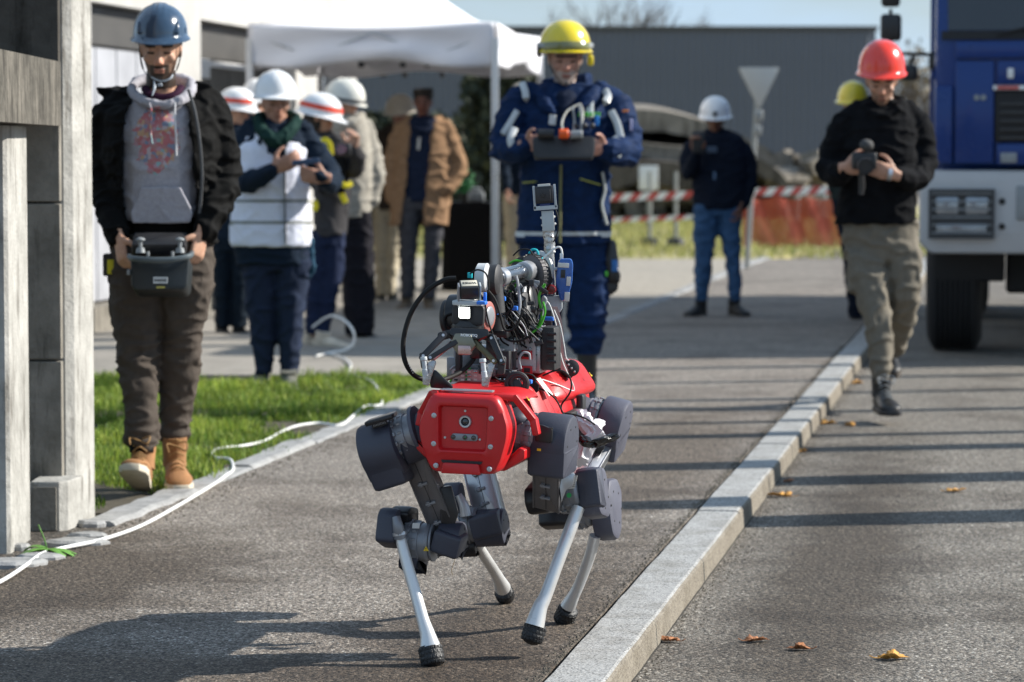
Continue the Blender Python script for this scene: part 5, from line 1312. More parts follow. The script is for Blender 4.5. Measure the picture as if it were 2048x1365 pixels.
band([(1034, 222, -.09), (1020, 246, -.12), (1006, 268, -.14)], .03, M_refl, p, Y); band([(1222, 222, -.09), (1234, 246, -.12), (1242, 276, -.15)], .036, M_refl, p, Y)
band([(1030, 256, -.21), (1021, 278, -.24), (1027, 300, -.25)], .036, M_refl, p, Y); band([(1226, 276, -.22), (1240, 292, -.24), (1234, 314, -.25)], .036, M_refl, p, Y)
band([(1106, 230, -.165), (1104, 250, -.17)], .034, M_refl, p, Y); band([(1180, 200, -.13), (1180, 235, -.165)], .036, M_refl, p, Y)
band([(1122, 330, -.178), (1121, 400, -.178), (1120, 486, -.185)], .012, mat('olive_zip', (.16, .16, .06), .6), p, Y, 'zip')
band([(1205, 345, -.135), (1210, 380, -.13), (1204, 410, -.14), (1214, 450, -.13)], .014, mat('piping_pale', (.4, .42, .4), .6), p, Y, 'piping'); band([(1160, 358, -.16), (1180, 364, -.155), (1200, 370, -.14)], .007, mat('piping_yellow', (.45, .48, .1), .6), p, Y, 'pocket_piping'); band([(1046, 366, -.14), (1070, 364, -.165)], .007, mat('piping_yellow', (.45, .48, .1), .6), p, Y, 'pocket_piping')
bm = NB(); tube(bm, [P(x, y, Y + d) for x, y, d in ((1078, 190, -.05), (1092, 212, -.12), (1112, 228, -.16))], [.035, .04, .014], 10, 4); tube(bm, [P(x, y, Y + d) for x, y, d in ((1190, 178, -.02), (1176, 205, -.11), (1150, 226, -.16))], [.04, .045, .014], 10, 4)
tube(bm, [P(x, y, Y + d) for x, y, d in ((1090, 172, .04), (1130, 166, .12), (1180, 160, .05))], [.04, .04, .045], 10, 4)
garment('collar', p, bm, M_navy, .008, .004, seed=13)
bm = NB(); rows(bm, Y, [(174, 1108, 1154, .06, .0), (190, 1100, 1162, .09, -.02), (230, 1112, 1150, .12, -.05)]); garment('neck_liner', p, bm, M_navyd, .01, .004, seed=14)
M_lime = mat('lime_print', (.12, .6, .06), .5)
text('chest_lettering', 'OSECHA', .034, P(1181, 230, Y - .178), V((1, 0, 0)), Z, M_lime, p, True) if False else None
bm = NB()
for i in range(6): box(bm, P(1160 + i * 7.5, 229, Y - .178), .013, .004, .02, bev=.002)
tag(obj('chest_mark', bm, M_lime, p, False), kind='stuff')
bm = NB(); box(bm, P(1251, 222, Y - .07), .03, .02, .012, bev=.002); obj('shoulder_flag', bm, mat('flag_orange', (.6, .18, .03), .6), p)
bm = NB(); box(bm, P(1262, 250, Y - .08), .012, .05, .06, bev=.003); obj('sleeve_badge', bm, mat('badge_violet', (.35, .35, .55), .6), p)
bm = NB(); box(bm, P(1194, 242, Y - .19), .022, .014, .05, bev=.006); obj('pen_light', bm, mat('bright_blue', (.02, .2, .6), .3), p)
# trousers, boots
bm = NB()
rows(bm, Y, [(480, 1036, 1216, .14, 0), (520, 1036, 1218, .14, 0), (545, 1038, 1216, .13, 0)])
rows(bm, Y, [(530, 1036, 1128, .12, 0), (620, 1046, 1124, .1, .05), (700, 1046, 1116, .09, .12), (780, 1052, 1112, .08, .2)])
rows(bm, Y, [(530, 1126, 1222, .125, 0), (590, 1134, 1218, .115, -.02), (650, 1134, 1212, .105, -.03), (690, 1138, 1206, .095, -.04), (712, 1145, 1200, .085, -.05)])
fwk = fold_wave(P(1175, 670, Y), None, .055, .01, .17)
garment('trousers', p, bm, M_navy, .009, .009, (7, 7, 12), seed=12, extra=lambda q: fwk(q))
M_blkboot = mat('black_leather', (.014, .014, .014), .4, var=.2, scale=20, bump=.2)
boot(p, P(1174, 783, Y - .06), (.0, -1, 0), M_blkboot, M_blk, 1.12, .24, hh=1.1); boot(p, P(1084, 784, Y + .2), (-.1, -1, 0), M_blkboot, M_blk, 1.12, .24, hh=1.1)
M_yelhel = mat('helmet_yellow', (.72, .56, .01), .25, 0, .04, 5, bump=0, coat=.7)
ho, q = helmet(p, H, M_yelhel, 1.0, w=.127, d=.148, h=.145, z0=.044, brim=.01, peak=.024, tilt=-14, ridges=False, strap=(M_strap, M_blk))
gg = NB(); tube(gg, [q(.132 * math.cos(a), .15 * math.sin(a), .05 + .012 * math.cos(2 * a)) for a in [R(x) for x in range(-20, 201, 20)]], .014, 8, 3, flat=.6); gb = obj('goggle_strap', gg, M_greyp, ho)
gg = NB(); rg = []
for a in range(35, 146, 10):
    t = R(a); k_ = .75 + .25 * math.sin(t) ; rg.append([q(.136 * math.cos(t), .158 * math.sin(t), .05 + .024 * k_ * math.sin(b_)) + H['f'] * (.012 * math.cos(b_)) for b_ in [2 * pi * i / 10 for i in range(10)]])
ring_loft(gg, rg); obj('goggles', gg, glassy('goggle_lens', (.16, .16, .05), .1), ho)
gg = NB(); box(gg, q(.118, .06, -.012), .03, .06, .055, H['s'], H['f'], H['u'], .012); obj('ear_flap', gg, M_yelhel, ho); gg = NB(); box(gg, q(-.13, .02, .03), .02, .05, .05, H['s'], H['f'], H['u'], .008); obj('lamp_clip', gg, M_blk, ho)
gg = NB(); tube(gg, [q(-.05, .09, 0), q(-.02, .1, 0), q(0, .098, .002), q(.02, .1, 0), q(.05, .09, 0)], .006, 6, 3); obj('glasses', gg, mat('glasses_dark', (.06, .02, .02), .3), p)
# gloves on his hip
gl = NB(); gc = P(1222, 530, Y - .05); tube(gl, [P(1222, 490, Y - .02), P(1221, 520, Y - .03), P(1224, 552, Y - .04)], [.028, .042, .04], 10, 3, cap_round=True)
for i in range(4): tube(gl, [P(1214 + i * 6, 550, Y - .04), P(1213 + i * 6.4, 572 + (i % 2) * 4, Y - .05), P(1214 + i * 4.6, 590 - abs(i - 1.5) * 5, Y - .05)], [.013, .012, .010], 8, 3, cap_round=True)
tube(gl, [P(1230, 530, Y - .06), P(1237, 548, Y - .07), P(1236, 562, Y - .07)], .012, 8, 3, cap_round=True)
me = blobs_to_mesh(gl, .006, 2); gv = link_mesh('work_glove', me, [M_blk], None, autos=180); me.transform(Matrix.Translation(-gc)); gv.location = gc; tag(gv, 'pair of black and blue work gloves clipped to the blue trousers', 'gloves')
gl = NB(); box(gl, P(1229, 532, Y - .085), .03, .012, .06, bev=.005); o = obj('glove_patch', gl, mat('glove_blue', (.02, .12, .35), .6), gv); o.data.transform(Matrix.Translation(-gc)) if False else None
for v_ in o.data.vertices: v_.co -= gc
gl = NB(); box(gl, P(1213, 548, Y - .085), .014, .012, .025, bev=.004); o = obj('glove_tag', gl, M_lime, gv)
for v_ in o.data.vertices: v_.co -= gc
# tablet controller
Yt = Y - .4
M_orng = mat('orange_plastic', (.75, .10, .01), .4)
tc_ = thing('tablet_controller', 'black tablet controller with an orange knob and small antennas, held at chest height', 'remote control', tuple(P(1128, 285, Yt)))
bm = NB(); prism(bm, [(-.14, -.07), (.14, -.07), (.15, -.02), (.15, .045), (-.15, .045), (-.15, -.02)], P(1128, 290, Yt), V((1, 0, 0)), V((0, .35, 1)).normalized(), V((0, 1, -.35)).normalized(), .035, .008, .02); obj('housing', bm, M_blk, tc_)
bm = NB(); cyl(bm, P(1075, 268, Yt - .01), P(1108, 268, Yt - .01), .022, n=12, bev=.004); obj('grip', bm, M_blk, tc_)
bm = NB(); cyl(bm, P(1118, 268, Yt - .02), P(1137, 268, Yt - .02), .024, n=16, bev=.004); obj('orange_knob', bm, M_orng, tc_)
bm = NB(); cyl(bm, P(1140, 270, Yt - .01), P(1165, 268, Yt - .01), .02, n=12, bev=.004); obj('grey_knob', bm, M_greyp, tc_)
for x_ in (1148, 1162): bm = NB(); tube(bm, [P(x_, 265, Yt), P(x_ + 1, 240, Yt), P(x_ - 3, 215, Yt)], [.008, .006, .005], 8, 2, cap_round=True); obj('antenna', bm, M_greyp, tc_)
for x_ in (1152, 1170, 1185): bm = NB(); ball(bm, P(x_, 252, Yt), .012, .012, .014, 10); obj('switch', bm, M_blk, tc_)
bm = NB(); tube(bm, [P(1160, 208, Y - .2), P(1135, 222, Y - .24), P(1124, 245, Y - .3), P(1126, 262, Yt)], .005, 6, 5); tube(bm, [P(1160, 208, Y - .2), P(1166, 225, Y - .24), P(1162, 258, Yt)], .005, 6, 5); obj('lanyard', bm, mat('lanyard_cream', (.4, .4, .36), .7), tc_)

# ------------------------------------------------ red helmet cameraman on the road
Y = 15.1; ZR = -.07
M_fleece = cloth('black_fleece', (.007, .0075, .009), .4, .95, .5); M_cargo = cloth('khaki_cargo', (.17, .152, .122), .12, .9, .4)
p = person('man in a red helmet and black fleece walking on the road', 1770, 840, Y, ZR)
H = head_frame(1763, 162, Y - .03, -4, 22, 0)
bm = NB(); head(bm, H, 1.0); core(bm, Y, [(1764, 185, .03), (1765, 222, .05)], .055); core(bm, Y, [(1765, 222, .05), (1762, 450, 0)], .09)
core(bm, Y, [(1765, 228, .03), (1690, 240, .03), (1662, 335, .02), (1692, 335, -.24)], [.04, .03, .03, .028]); core(bm, Y, [(1765, 228, .03), (1832, 240, .03), (1848, 340, .02), (1788, 350, -.24)], [.04, .03, .03, .028])
core(bm, Y, [(1762, 450, 0), (1726, 490, 0), (1742, 610, -.12), (1765, 780, -.16)], .035); core(bm, Y, [(1762, 450, 0), (1800, 490, 0), (1812, 580, -.02), (1800, 650, .12)], .035)
hand(bm, P(1690, 336, Y - .25), (.85, -.3, .1), (.3, .3, -.9), (.2, -.2, 1), 40, 1.05, 40); hand(bm, P(1790, 350, Y - .25), (-1, -.25, .3), (-.2, .3, .9), (-.3, -.2, .9), 30, 1.05, 40)
body_mesh(p, bm, [(H, face_color(H, 1.0, SK2, ((.07, .045, .03), .6), brow=(.07, .045, .03), hair=(.08, .05, .03)))], SK2, .0065)
bm = NB()
rows(bm, Y, [(200, 1728, 1802, .085, .04), (215, 1708, 1822, .1, .03), (245, 1692, 1836, .125, .02), (300, 1684, 1834, .14, 0), (360, 1682, 1832, .145, 0), (420, 1672, 1834, .15, 0), (448, 1668, 1834, .15, 0)])
chain(bm, Y, [(1712, 222, .03, .055), (1690, 248, .03, .07), (1670, 290, .03, .07), (1658, 330, .0, .066), (1672, 350, -.12, .06), (1690, 340, -.22, .048)])
chain(bm, Y, [(1818, 222, .03, .055), (1836, 250, .03, .07), (1846, 300, .03, .07), (1846, 340, .0, .068), (1826, 358, -.12, .062), (1796, 350, -.22, .048)])
tube(bm, [P(1728, 208, Y - .02), P(1740, 222, Y - .08), P(1768, 230, Y - .1), P(1795, 218, Y - .08), P(1802, 202, Y - .0), P(1768, 190, Y + .1), P(1728, 206, Y - .0)], .022, 8, 4)
fwx = fold_wave(P(1850, 330, Y), None, .055, .008, .18)
garment('fleece', p, bm, M_fleece, .009, .008, (8, 8, 13), seed=21, extra=lambda q: fwx(q) if abs(q[0] - P(1762, 300, Y).x) > .16 else 0)
bm = NB()
rows(bm, Y, [(438, 1684, 1836, .12, 0), (480, 1686, 1838, .125, 0), (520, 1690, 1840, .12, 0)])
rows(bm, Y, [(500, 1690, 1768, .11, -.01), (550, 1698, 1774, .105, -.05), (600, 1714, 1780, .095, -.1), (650, 1728, 1784, .088, -.13), (700, 1736, 1785, .08, -.15), (745, 1742, 1782, .07, -.16), (768, 1748, 1778, .06, -.16)])
rows(bm, Y, [(500, 1766, 1842, .11, 0), (550, 1770, 1842, .1, -.02), (600, 1776, 1840, .092, -.02), (640, 1776, 1832, .085, .06), (680, 1774, 1818, .078, .2), (712, 1774, 1802, .07, .32)])
box(bm, P(1706, 545, Y - .05), .05, .13, .2, bev=.012); box(bm, P(1832, 550, Y - .01), .04, .13, .2, bev=.012)
garment('cargo_trousers', p, bm, M_cargo, .009, .011, (8, 8, 12), seed=22)
boot(p, P(1764, 785, Y - .18), (.12, -1, 0), M_blkboot, M_blk, 1.12, .06, hh=1.0, lace=M_greyp); boot(p, P(1778, 700, Y + .45), (-.05, -1, -.2), M_blkboot, M_dksole, 1.05, .06)
M_redhel = mat('helmet_red', (.78, .035, .012), .25, 0, .04, 5, bump=0, coat=.7)
ho, q = helmet(p, H, M_redhel, 1.0, w=.118, d=.142, h=.155, z0=.052, brim=.01, peak=.026, tilt=-14, ridges=False)
bm = NB(); c_ = q(.0, .112, .115); box(bm, c_, .066, .006, .03, H['s'], (H['f'] + H['u'] * .45).normalized(), (H['u'] - H['f'] * .45).normalized(), .002); lb = obj('front_label', bm, M_white, ho)
bm = NB()
for i in range(4): box(bm, c_ + H['s'] * (-.02 + i * .0135) + (H['f'] + H['u'] * .45).normalized() * .004, .008, .002, .013, H['s'], (H['f'] + H['u'] * .45).normalized(), (H['u'] - H['f'] * .45).normalized())
obj('lettering', bm, M_dgrey, lb, False)
bm = NB(); lathe(bm, P(1779, 349, Y - .26), V((-1, 0, .2)), [(-.01, .033), (.01, .033)], 16); wt = obj('watch', bm, M_alu, p)
Yq = Y - .38
cm = thing('video_camera', 'black handheld camera with furry microphone, held by the red-helmeted man', 'camera', tuple(P(1730, 330, Yq)))
bm = NB(); box(bm, P(1728, 322, Yq + .05), .12, .07, .085, bev=.012); obj('camera_body', bm, M_blk, cm)
bm = NB(); lathe(bm, P(1728, 330, Yq + .03), V((0, -1, -.1)), [(0, .034), (.02, .036), (.04, .036), (.05, .04), (.085, .04), (.086, .034), (.08, .03)], 22); ln_ = obj('lens_barrel', bm, M_blk, cm)
bm = NB(); lathe(bm, P(1728, 332, Yq - .047), V((0, -1, -.1)), [(-.006, .029), (0, .029)], 20); obj('lens_glass', bm, glassy('lens'), ln_)
bm = NB(); ball(bm, P(1733, 291, Yq + .03), .036, .05, .03, 14); obj('microphone', bm, mat('fur_grey', (.06, .06, .06), .95, var=.5, scale=80), cm)
bm = NB(); cyl(bm, P(1733, 300, Yq + .04), P(1731, 312, Yq + .04), .008, n=8); obj('hot_shoe', bm, M_blk, cm)
bm = NB(); tube(bm, [P(1722, 345, Yq + .05), P(1724, 372, Yq + .06), P(1722, 390, Yq + .06)], [.014, .016, .012], 8, 2); obj('hand_grip', bm, M_blk, cm)

# ------------------------------------------------ simpler builder for people farther away
def far_person(label, Y, zf, px, headp, yaw, pitch, torso, arms, legs, shoes, mats, skin=SK2, hel=None, hair=None, hands=(), scale=1.0, waist=None, vox=.011, seed=0, hk=1.0, beard=None, head_dy=-.02, haircol=(.03, .02, .015), group=None):
    p = person(label, px, 0, Y, zf, group); H = head_frame(headp[0], headp[1], Y + head_dy, yaw, pitch)
    tx_ = (torso[0][1] + torso[0][2]) / 2; ty = torso[0][0]; bx = (torso[-1][1] + torso[-1][2]) / 2; by = torso[-1][0]
    bm = NB(); head(bm, H, hk); core(bm, Y, [(headp[0], headp[1] + 30 * 15 / Y, head_dy + .02), (tx_, ty + 8, .02)], .05); core(bm, Y, [(tx_, ty + 8, .02), (bx, by, 0)], .07)
    for a in arms: core(bm, Y, [(tx_, ty + 14, .02)] + [(x, y, d) for x, y, d, r in a], .03)
    for l in legs: core(bm, Y, [(bx, by, 0)] + [((xl + xr) / 2, y, (r[4] if len(r) > 4 else 0)) for r in l for (y, xl, xr) in [r[:3]]], .035)
    for (hx, hy, hd, d, n_, t_, cu) in hands: hand(bm, P(hx, hy, Y + hd), d, n_, t_, cu, 1.1, 35, fr=.0105)
    body_mesh(p, bm, [(H, face_color(H, hk, skin, beard, hair=haircol))], skin, .0085, 2)
    bm = NB(); rows(bm, Y, torso)
    for a in arms: chain(bm, Y, a)
    garment('jacket', p, bm, mats[0], vox, .009, (7, 7, 12), seed=seed, smooth=2)
    if legs:
        bm = NB(); t0 = torso[-1]
        if waist: rows(bm, Y, waist)
        for l in legs: rows(bm, Y, l)
        garment('trousers', p, bm, mats[1], vox, .01, (7, 7, 12), seed=seed + 1, smooth=2)
    for (sx_, sy_, sdy, d, k_) in shoes: boot(p, P(sx_, sy_, Y + sdy), d, mats[2], mats[3], k_, .03, 'shoe')
    ret = None
    if hel: ret = helmet(p, H, **hel)
    if hair:
        bm = NB(); c, s, f, u = H['c'], H['s'], H['f'], H['u']
        ball(bm, c + u * .042 - f * .02, .082, .1, .076, 16, s, f, u)
        for i in range(26):
            rnd = random.Random(i); a = rnd.uniform(0, 2 * pi); ball(bm, c + s * .06 * math.cos(a) + f * (.06 * math.sin(a) - .01) + u * rnd.uniform(.06, .1), .03, .03, .022, 8)
        me = blobs_to_mesh(bm, .009, 1); link_mesh('hair', me, hair, p, autos=180)
    return p, H, ret

# man with white helmet on the far pavement
M_jk_navy = cloth('dark_navy_jacket', (.009, .013, .024)); M_jeans = cloth('blue_jeans', (.045, .10, .20), .2, .85); M_shblk = mat('black_shoe', (.012, .012, .012), .6)
Y = 23.8
p, H, hh_ = far_person('man in white helmet, navy jacket and blue jeans by the sign', Y, 0, 1435, (1430, 236), -4, 6,
    [(258, 1412, 1456, .08, .03), (272, 1390, 1482, .11), (310, 1383, 1493, .14), (360, 1384, 1492, .145), (405, 1386, 1490, .145), (420, 1390, 1486, .14)],
    [[(1402, 278, .02, .06), (1378, 305, .02, .068), (1376, 345, -.02, .065), (1388, 325, -.2, .055), (1391, 306, -.28, .045)], [(1468, 278, .02, .06), (1492, 310, .02, .07), (1500, 355, .03, .064), (1492, 395, .0, .055), (1480, 413, -.06, .048)]],
    [[(410, 1386, 1440, .12), (470, 1386, 1434, .105), (520, 1388, 1426, .09), (570, 1388, 1420, .08), (605, 1391, 1416, .07)], [(410, 1434, 1484, .12), (470, 1438, 1482, .105), (520, 1450, 1482, .09), (570, 1455, 1484, .08), (605, 1460, 1482, .07)]],
    [(1400, 609, -.05, (-.55, -1, 0), 1.12), (1470, 609, -.05, (.35, -1, 0), 1.12)], [M_jk_navy, M_jeans, M_shblk, M_shblk], SK4,
    dict(m=M_wht_hel, w=.122, d=.145, h=.15, z0=.022, brim=.012, peak=.02, ridges=False, strap=(M_strap, M_blk)), hands=[(1391, 303, -.29, (0, -.3, 1), (.2, -1, 0), (.9, -.2, 0), 40), (1481, 412, -.07, (-.2, -.1, -1), (-1, 0, 0), (0, -1, 0), 40)], waist=[(400, 1388, 1486, .12), (432, 1386, 1486, .12)], seed=31)
ho, q = hh_; bm = NB(); box(bm, q(0, .145, .045), .035, .03, .035, H['s'], H['f'], H['u'], .006); obj('headlamp', bm, M_blk, ho)
bm = NB(); box(bm, P(1424, 300, Y - .17), .08, .01, .05, bev=.003); obj('chest_logo', bm, mat('faded_print', (.06, .09, .14), .6), p)
bm = NB(); box(bm, P(1429, 352, Y - .17), .018, .012, .06, bev=.004); obj('badge_card', bm, mat('card', (.12, .2, .32), .5), p)
bm = NB(); cc = P(1397, 285, Y - .33); box(bm, cc, .1, .015, .17, bev=.006); solo('phone', bm, M_blk, 'dark phone held up by the man with the white helmet and jeans', 'phone', tuple(cc))
# yellow helmet behind the cameraman
M_grn = cloth('dark_green_jacket', (.02, .03, .03))
far_person('person in a yellow helmet mostly hidden behind the man in the red helmet', 23.2, -.07, 1712, (1706, 205), -10, 5,
    [(232, 1684, 1726, .08, .03), (250, 1662, 1750, .11), (300, 1660, 1752, .14), (400, 1662, 1750, .145)], [[(1668, 258, .02, .06), (1664, 320, .02, .065), (1672, 380, -.02, .055)], [(1744, 258, .02, .06), (1752, 320, .02, .065), (1746, 380, -.02, .055)]],
    [[(395, 1664, 1710, .12), (500, 1684, 1720, .09), (636, 1698, 1722, .07)], [(395, 1704, 1750, .12), (500, 1724, 1756, .09), (636, 1736, 1762, .07)]],
    [(1712, 642, -.05, (-.5, -1, 0), 1.12), (1748, 642, .05, (.2, -1, 0), 1.12)], [M_grn, M_jk_navy, M_shblk, M_shblk], SK2,
    dict(m=M_yelhel, w=.122, d=.14, h=.145, z0=.02, brim=.02, peak=.02), waist=[(390, 1664, 1750, .12), (430, 1664, 1750, .12)], seed=33)

# ------------------------------------------------ the group at left
M_jkdark = cloth('midnight_jacket', (.010, .018, .032)); M_navytr = cloth('navy_trousers', (.018, .026, .05)); M_shgrey = mat('grey_shoe', (.12, .12, .1), .8); M_shcream = mat('cream_trainer', (.6, .5, .38), .7, var=.25, scale=18)
M_vest = cloth('white_vest', (.68, .70, .80), .05, .8)
Y = 16.5
p, H, hh_ = far_person('person in a white helmet and white vest reading a phone held in both hands', Y, 0, 555, (551, 206), 16, 7,
    [(238, 528, 582, .09, .03), (252, 492, 608, .12, .02), (290, 480, 618, .15), (340, 474, 618, .155), (400, 468, 616, .155), (460, 466, 618, .16), (505, 468, 622, .16), (530, 474, 628, .15)],
    [[(502, 262, .02, .07), (482, 310, .03, .075), (474, 362, .0, .075), (505, 362, -.2, .062), (545, 340, -.32, .045)], [(602, 262, .02, .07), (632, 310, .0, .072), (664, 360, -.1, .066), (655, 362, -.24, .056), (640, 352, -.34, .045)]],
    [[(520, 486, 560, .12), (600, 490, 556, .11), (680, 500, 552, .09), (730, 508, 548, .075), (748, 510, 546, .07)], [(520, 545, 628, .13), (590, 550, 612, .11), (660, 554, 606, .095), (720, 558, 600, .08), (748, 560, 598, .075)]],
    [(527, 735, .1, (-.1, -1, 0), 1.05), (578, 754, -.1, (.15, -1, 0), 1.1)], [M_jkdark, M_navytr, M_shgrey, M_cream], SK3,
    dict(m=M_wht_hel, w=.118, d=.142, h=.138, z0=.04, brim=.012, peak=.035, tilt=-8, ridges=True),
    hands=[(548, 338, -.33, (.8, -.2, .35), (.2, .8, .4), (.2, -.3, 1), 30), (650, 356, -.34, (-.75, -.2, .1), (0, .3, .9), (-.4, -.3, .8), 45)], waist=[(500, 480, 626, .14), (540, 484, 626, .13)], seed=41, vox=.009, haircol=(.07, .04, .02), beard=None)
bm = NB(); rows(bm, Y, [(262, 496, 602, .13, .01), (300, 474, 619, .172), (350, 468, 620, .178), (400, 462, 621, .178), (450, 458, 624, .182), (485, 457, 628, .184), (494, 462, 624, .18)])
vt = garment('vest', p, bm, [M_vest, mat('vest_band', (.22, .23, .22), .7)], .009, .0045, (7, 7, 12), seed=43, region=lambda c: 1 if (lambda v: 399 < v < 407 or 442 < v < 450)(uv_of(c)[1]) else 0)
bm = NB(); prism(bm, [(-.0, 0), (.075, 0), (.018, -.16)], P(528, 256, Y - .175), V((1, 0, 0)), V((0, .0, 1)), V((0, 1, 0)), .06, .005, .01); 
prism(bm, [(-.05, .0), (.11, .0), (.055, -.17), (.03, -.19)], P(543, 264, Y - .185), V((1, 0, 0)), Z, V((0, 1, 0)), .06, .01, .01); garment('jacket_front', p, bm, M_jkdark, .01, .004, seed=44)
bm = NB(); tube(bm, [P(515, 236, Y + .0), P(524, 262, Y - .13), P(552, 282, Y - .19), P(580, 262, Y - .14), P(592, 236, Y - .0), P(552, 230, Y + .1), P(515, 236, Y + .0)], [.03, .036, .045, .036, .03, .03, .03], 10, 4); garment('scarf', p, bm, cloth('bottle_green_scarf', (.012, .035, .03)), .009, .008, (20, 20, 20), seed=45)
band([(571, 300, -.178), (570, 400, -.185), (572, 488, -.19)], .008, M_dgrey, p, Y, 'zip')
bm = NB(); cc = P(612, 324, Y - .4); box(bm, cc, .15, .014, .03, V((1, 0, .1)).normalized(), Z.cross(V((1, 0, .1))).normalized(), V((-.1, 0, 1)).normalized(), .004); solo('phone', bm, mat('blue_phone', (.03, .06, .12), .4), 'blue-grey phone held flat by the person in the white vest', 'phone', tuple(cc))
# coat tail of the same person
bm = NB(); prism(bm, [(-.045, .12), (.06, .12), (.075, -.07), (.01, -.13), (-.03, -.05)], P(606, 520, Y - .05), V((1, 0, 0)), Z, V((0, 1, 0)), .04, .01, .02); garment('coat_tail', p, bm, cloth('teal_blue_cloth', (.03, .075, .12)), .01, .006, seed=46)

# red-striped helmet far left
far_person('person in a white helmet with a red band, turned away behind the black jacket sleeve', 21.4, 0, 468, (474, 222), 60, 5,
    [(246, 446, 494, .09, .03), (260, 430, 508, .12), (320, 422, 512, .15), (400, 424, 512, .15), (480, 420, 512, .15)], [[(434, 268, .02, .065), (424, 330, .02, .07), (440, 390, -.1, .06)], [(500, 268, .02, .065), (512, 330, .0, .07), (505, 390, -.1, .06)]],
    [[(470, 420, 468, .13), (560, 425, 462, .11), (655, 430, 460, .09)], [(470, 462, 510, .13), (560, 464, 500, .11), (655, 464, 496, .09)]],
    [(445, 656, 0, (.4, -1, 0), 1.1), (480, 658, 0, (.6, -.8, 0), 1.1)], [M_jkdark, cloth('blue_black', (.008, .014, .022)), M_shblk, M_shblk], SK2,
    dict(m=M_wht_hel, w=.128, d=.15, h=.14, z0=.028, brim=.022, peak=.01, ridges=False, stripe=(M_band_red, .03, .062, 95, 265)), waist=[(460, 424, 508, .13), (500, 424, 508, .13)], seed=51)
far_person('person of whom only a white helmet shows behind the white-vested one', 23.5, 0, 515, (513, 202), 0, 5,
    [(226, 496, 534, .08, .03), (240, 480, 548, .12), (300, 478, 550, .14), (420, 478, 550, .14)], [[(484, 250, .02, .06), (478, 310, .02, .06), (486, 360, -.1, .05)], [(544, 250, .02, .06), (550, 310, .0, .06), (545, 360, -.1, .05)]],
    [[(410, 480, 514, .12), (520, 484, 510, .1), (618, 488, 508, .08)], [(410, 512, 546, .12), (520, 516, 542, .1), (618, 518, 538, .08)]], [(498, 622, 0, (0, -1, 0), 1.1), (528, 622, 0, (.2, -1, 0), 1.1)],
    [M_jkdark, M_navytr, M_shblk, M_shblk], SK2, dict(m=M_wht_hel, w=.118, d=.14, h=.145, z0=.025, brim=.012, peak=.03), seed=53)
# harness person
M_gjk = cloth('grey_parka', (.045, .043, .045)); M_yel = mat('yellow_strap', (.75, .62, .01), .6, var=.1); M_blackbag = cloth('black_bag', (.012, .012, .013))
Y = 20.0
p, H, hh_ = far_person('person in a red-banded white helmet and grey parka with yellow harness straps', Y, 0, 655, (640, 236), 75, 12,
    [(262, 626, 668, .1, .03), (278, 614, 700, .13), (330, 626, 704, .16), (380, 628, 702, .16), (430, 628, 696, .16), (472, 628, 692, .16)],
    [[(628, 290, .1, .065), (618, 340, .1, .07), (640, 372, -.02, .06)], [(676, 288, -.08, .068), (704, 340, -.12, .07), (716, 318, -.22, .055), (706, 298, -.3, .045)]],
    [[(465, 622, 668, .13), (540, 616, 658, .11), (610, 612, 648, .09), (668, 612, 642, .075)], [(465, 650, 690, .13), (540, 640, 688, .11), (610, 634, 672, .09), (668, 632, 660, .075)]],
    [(624, 673, .1, (.85, -.5, 0), 1.1), (650, 675, -.1, (.9, -.45, 0), 1.15)], [M_gjk, cloth('indigo_jeans', (.015, .022, .05)), M_shcream, M_cream], SK2,
    dict(m=M_wht_hel, w=.128, d=.152, h=.14, z0=.028, brim=.028, peak=.02, ridges=False, stripe=(M_band_red, .03, .062, 60, 265), strap=(M_strap, None)), hands=[(705, 300, -.3, (.2, -.3, 1), (-.6, -.5, 0), (-.5, .5, .2), 45)], waist=[(460, 626, 690, .14), (490, 624, 690, .14)], seed=55, haircol=(.012, .01, .01))
bm = NB(); tube(bm, [P(616, 268, Y + .05), P(618, 285, Y - .03), P(640, 290, Y - .1), P(658, 280, Y - .06)], [.045, .06, .06, .035], 12, 4, cap_round=True); garment('pale_hood', p, bm, cloth('pale_fleece', (.5, .5, .5)), .01, .006, seed=57)
bm = NB(); ball(bm, H['c'] - H['u'] * .03 - H['f'] * .03, .085, .09, .09, 14, H['s'], H['f'], H['u']); link_mesh('hair', blobs_to_mesh(bm, .01, 1), M_hair_d, p, autos=180)
bm = NB(); box(bm, P(664, 345, Y - .2), .19, .1, .28, bev=.03); bgm = garment('chest_pack', p, bm, M_blackbag, .012, .006, seed=58)
band([(644, 318, -.26), (642, 290, -.25), (650, 280, -.24), (660, 290, -.25), (662, 310, -.26)], .035, M_yel, p, Y, 'yellow_strap'); band([(664, 325, -.27), (674, 350, -.275), (690, 372, -.27), (704, 366, -.25)], .035, M_yel, p, Y, 'yellow_strap')
band([(681, 382, -.2), (686, 394, -.2), (692, 406, -.2)], .04, M_yel, p, Y, 'yellow_strap'); band([(628, 402, -.17), (632, 412, -.17), (628, 422, -.17)], .035, M_yel, p, Y, 'yellow_strap')
bm = NB(); cc = P(686, 300, Y - .38); box(bm, cc, .11, .07, .085, bev=.015); cq = solo('camera', bm, M_blk, 'dark camera raised by the person with the yellow straps', 'camera', tuple(cc))
bm = NB(); cyl(bm, cc + V((-.01, -.034, 0)), cc + V((-.01, -.07, 0)), .033, n=16, bev=.003); o = obj('camera_lens', bm, mat('plum_lens', (.09, .02, .05), .15, coat=1), cq)
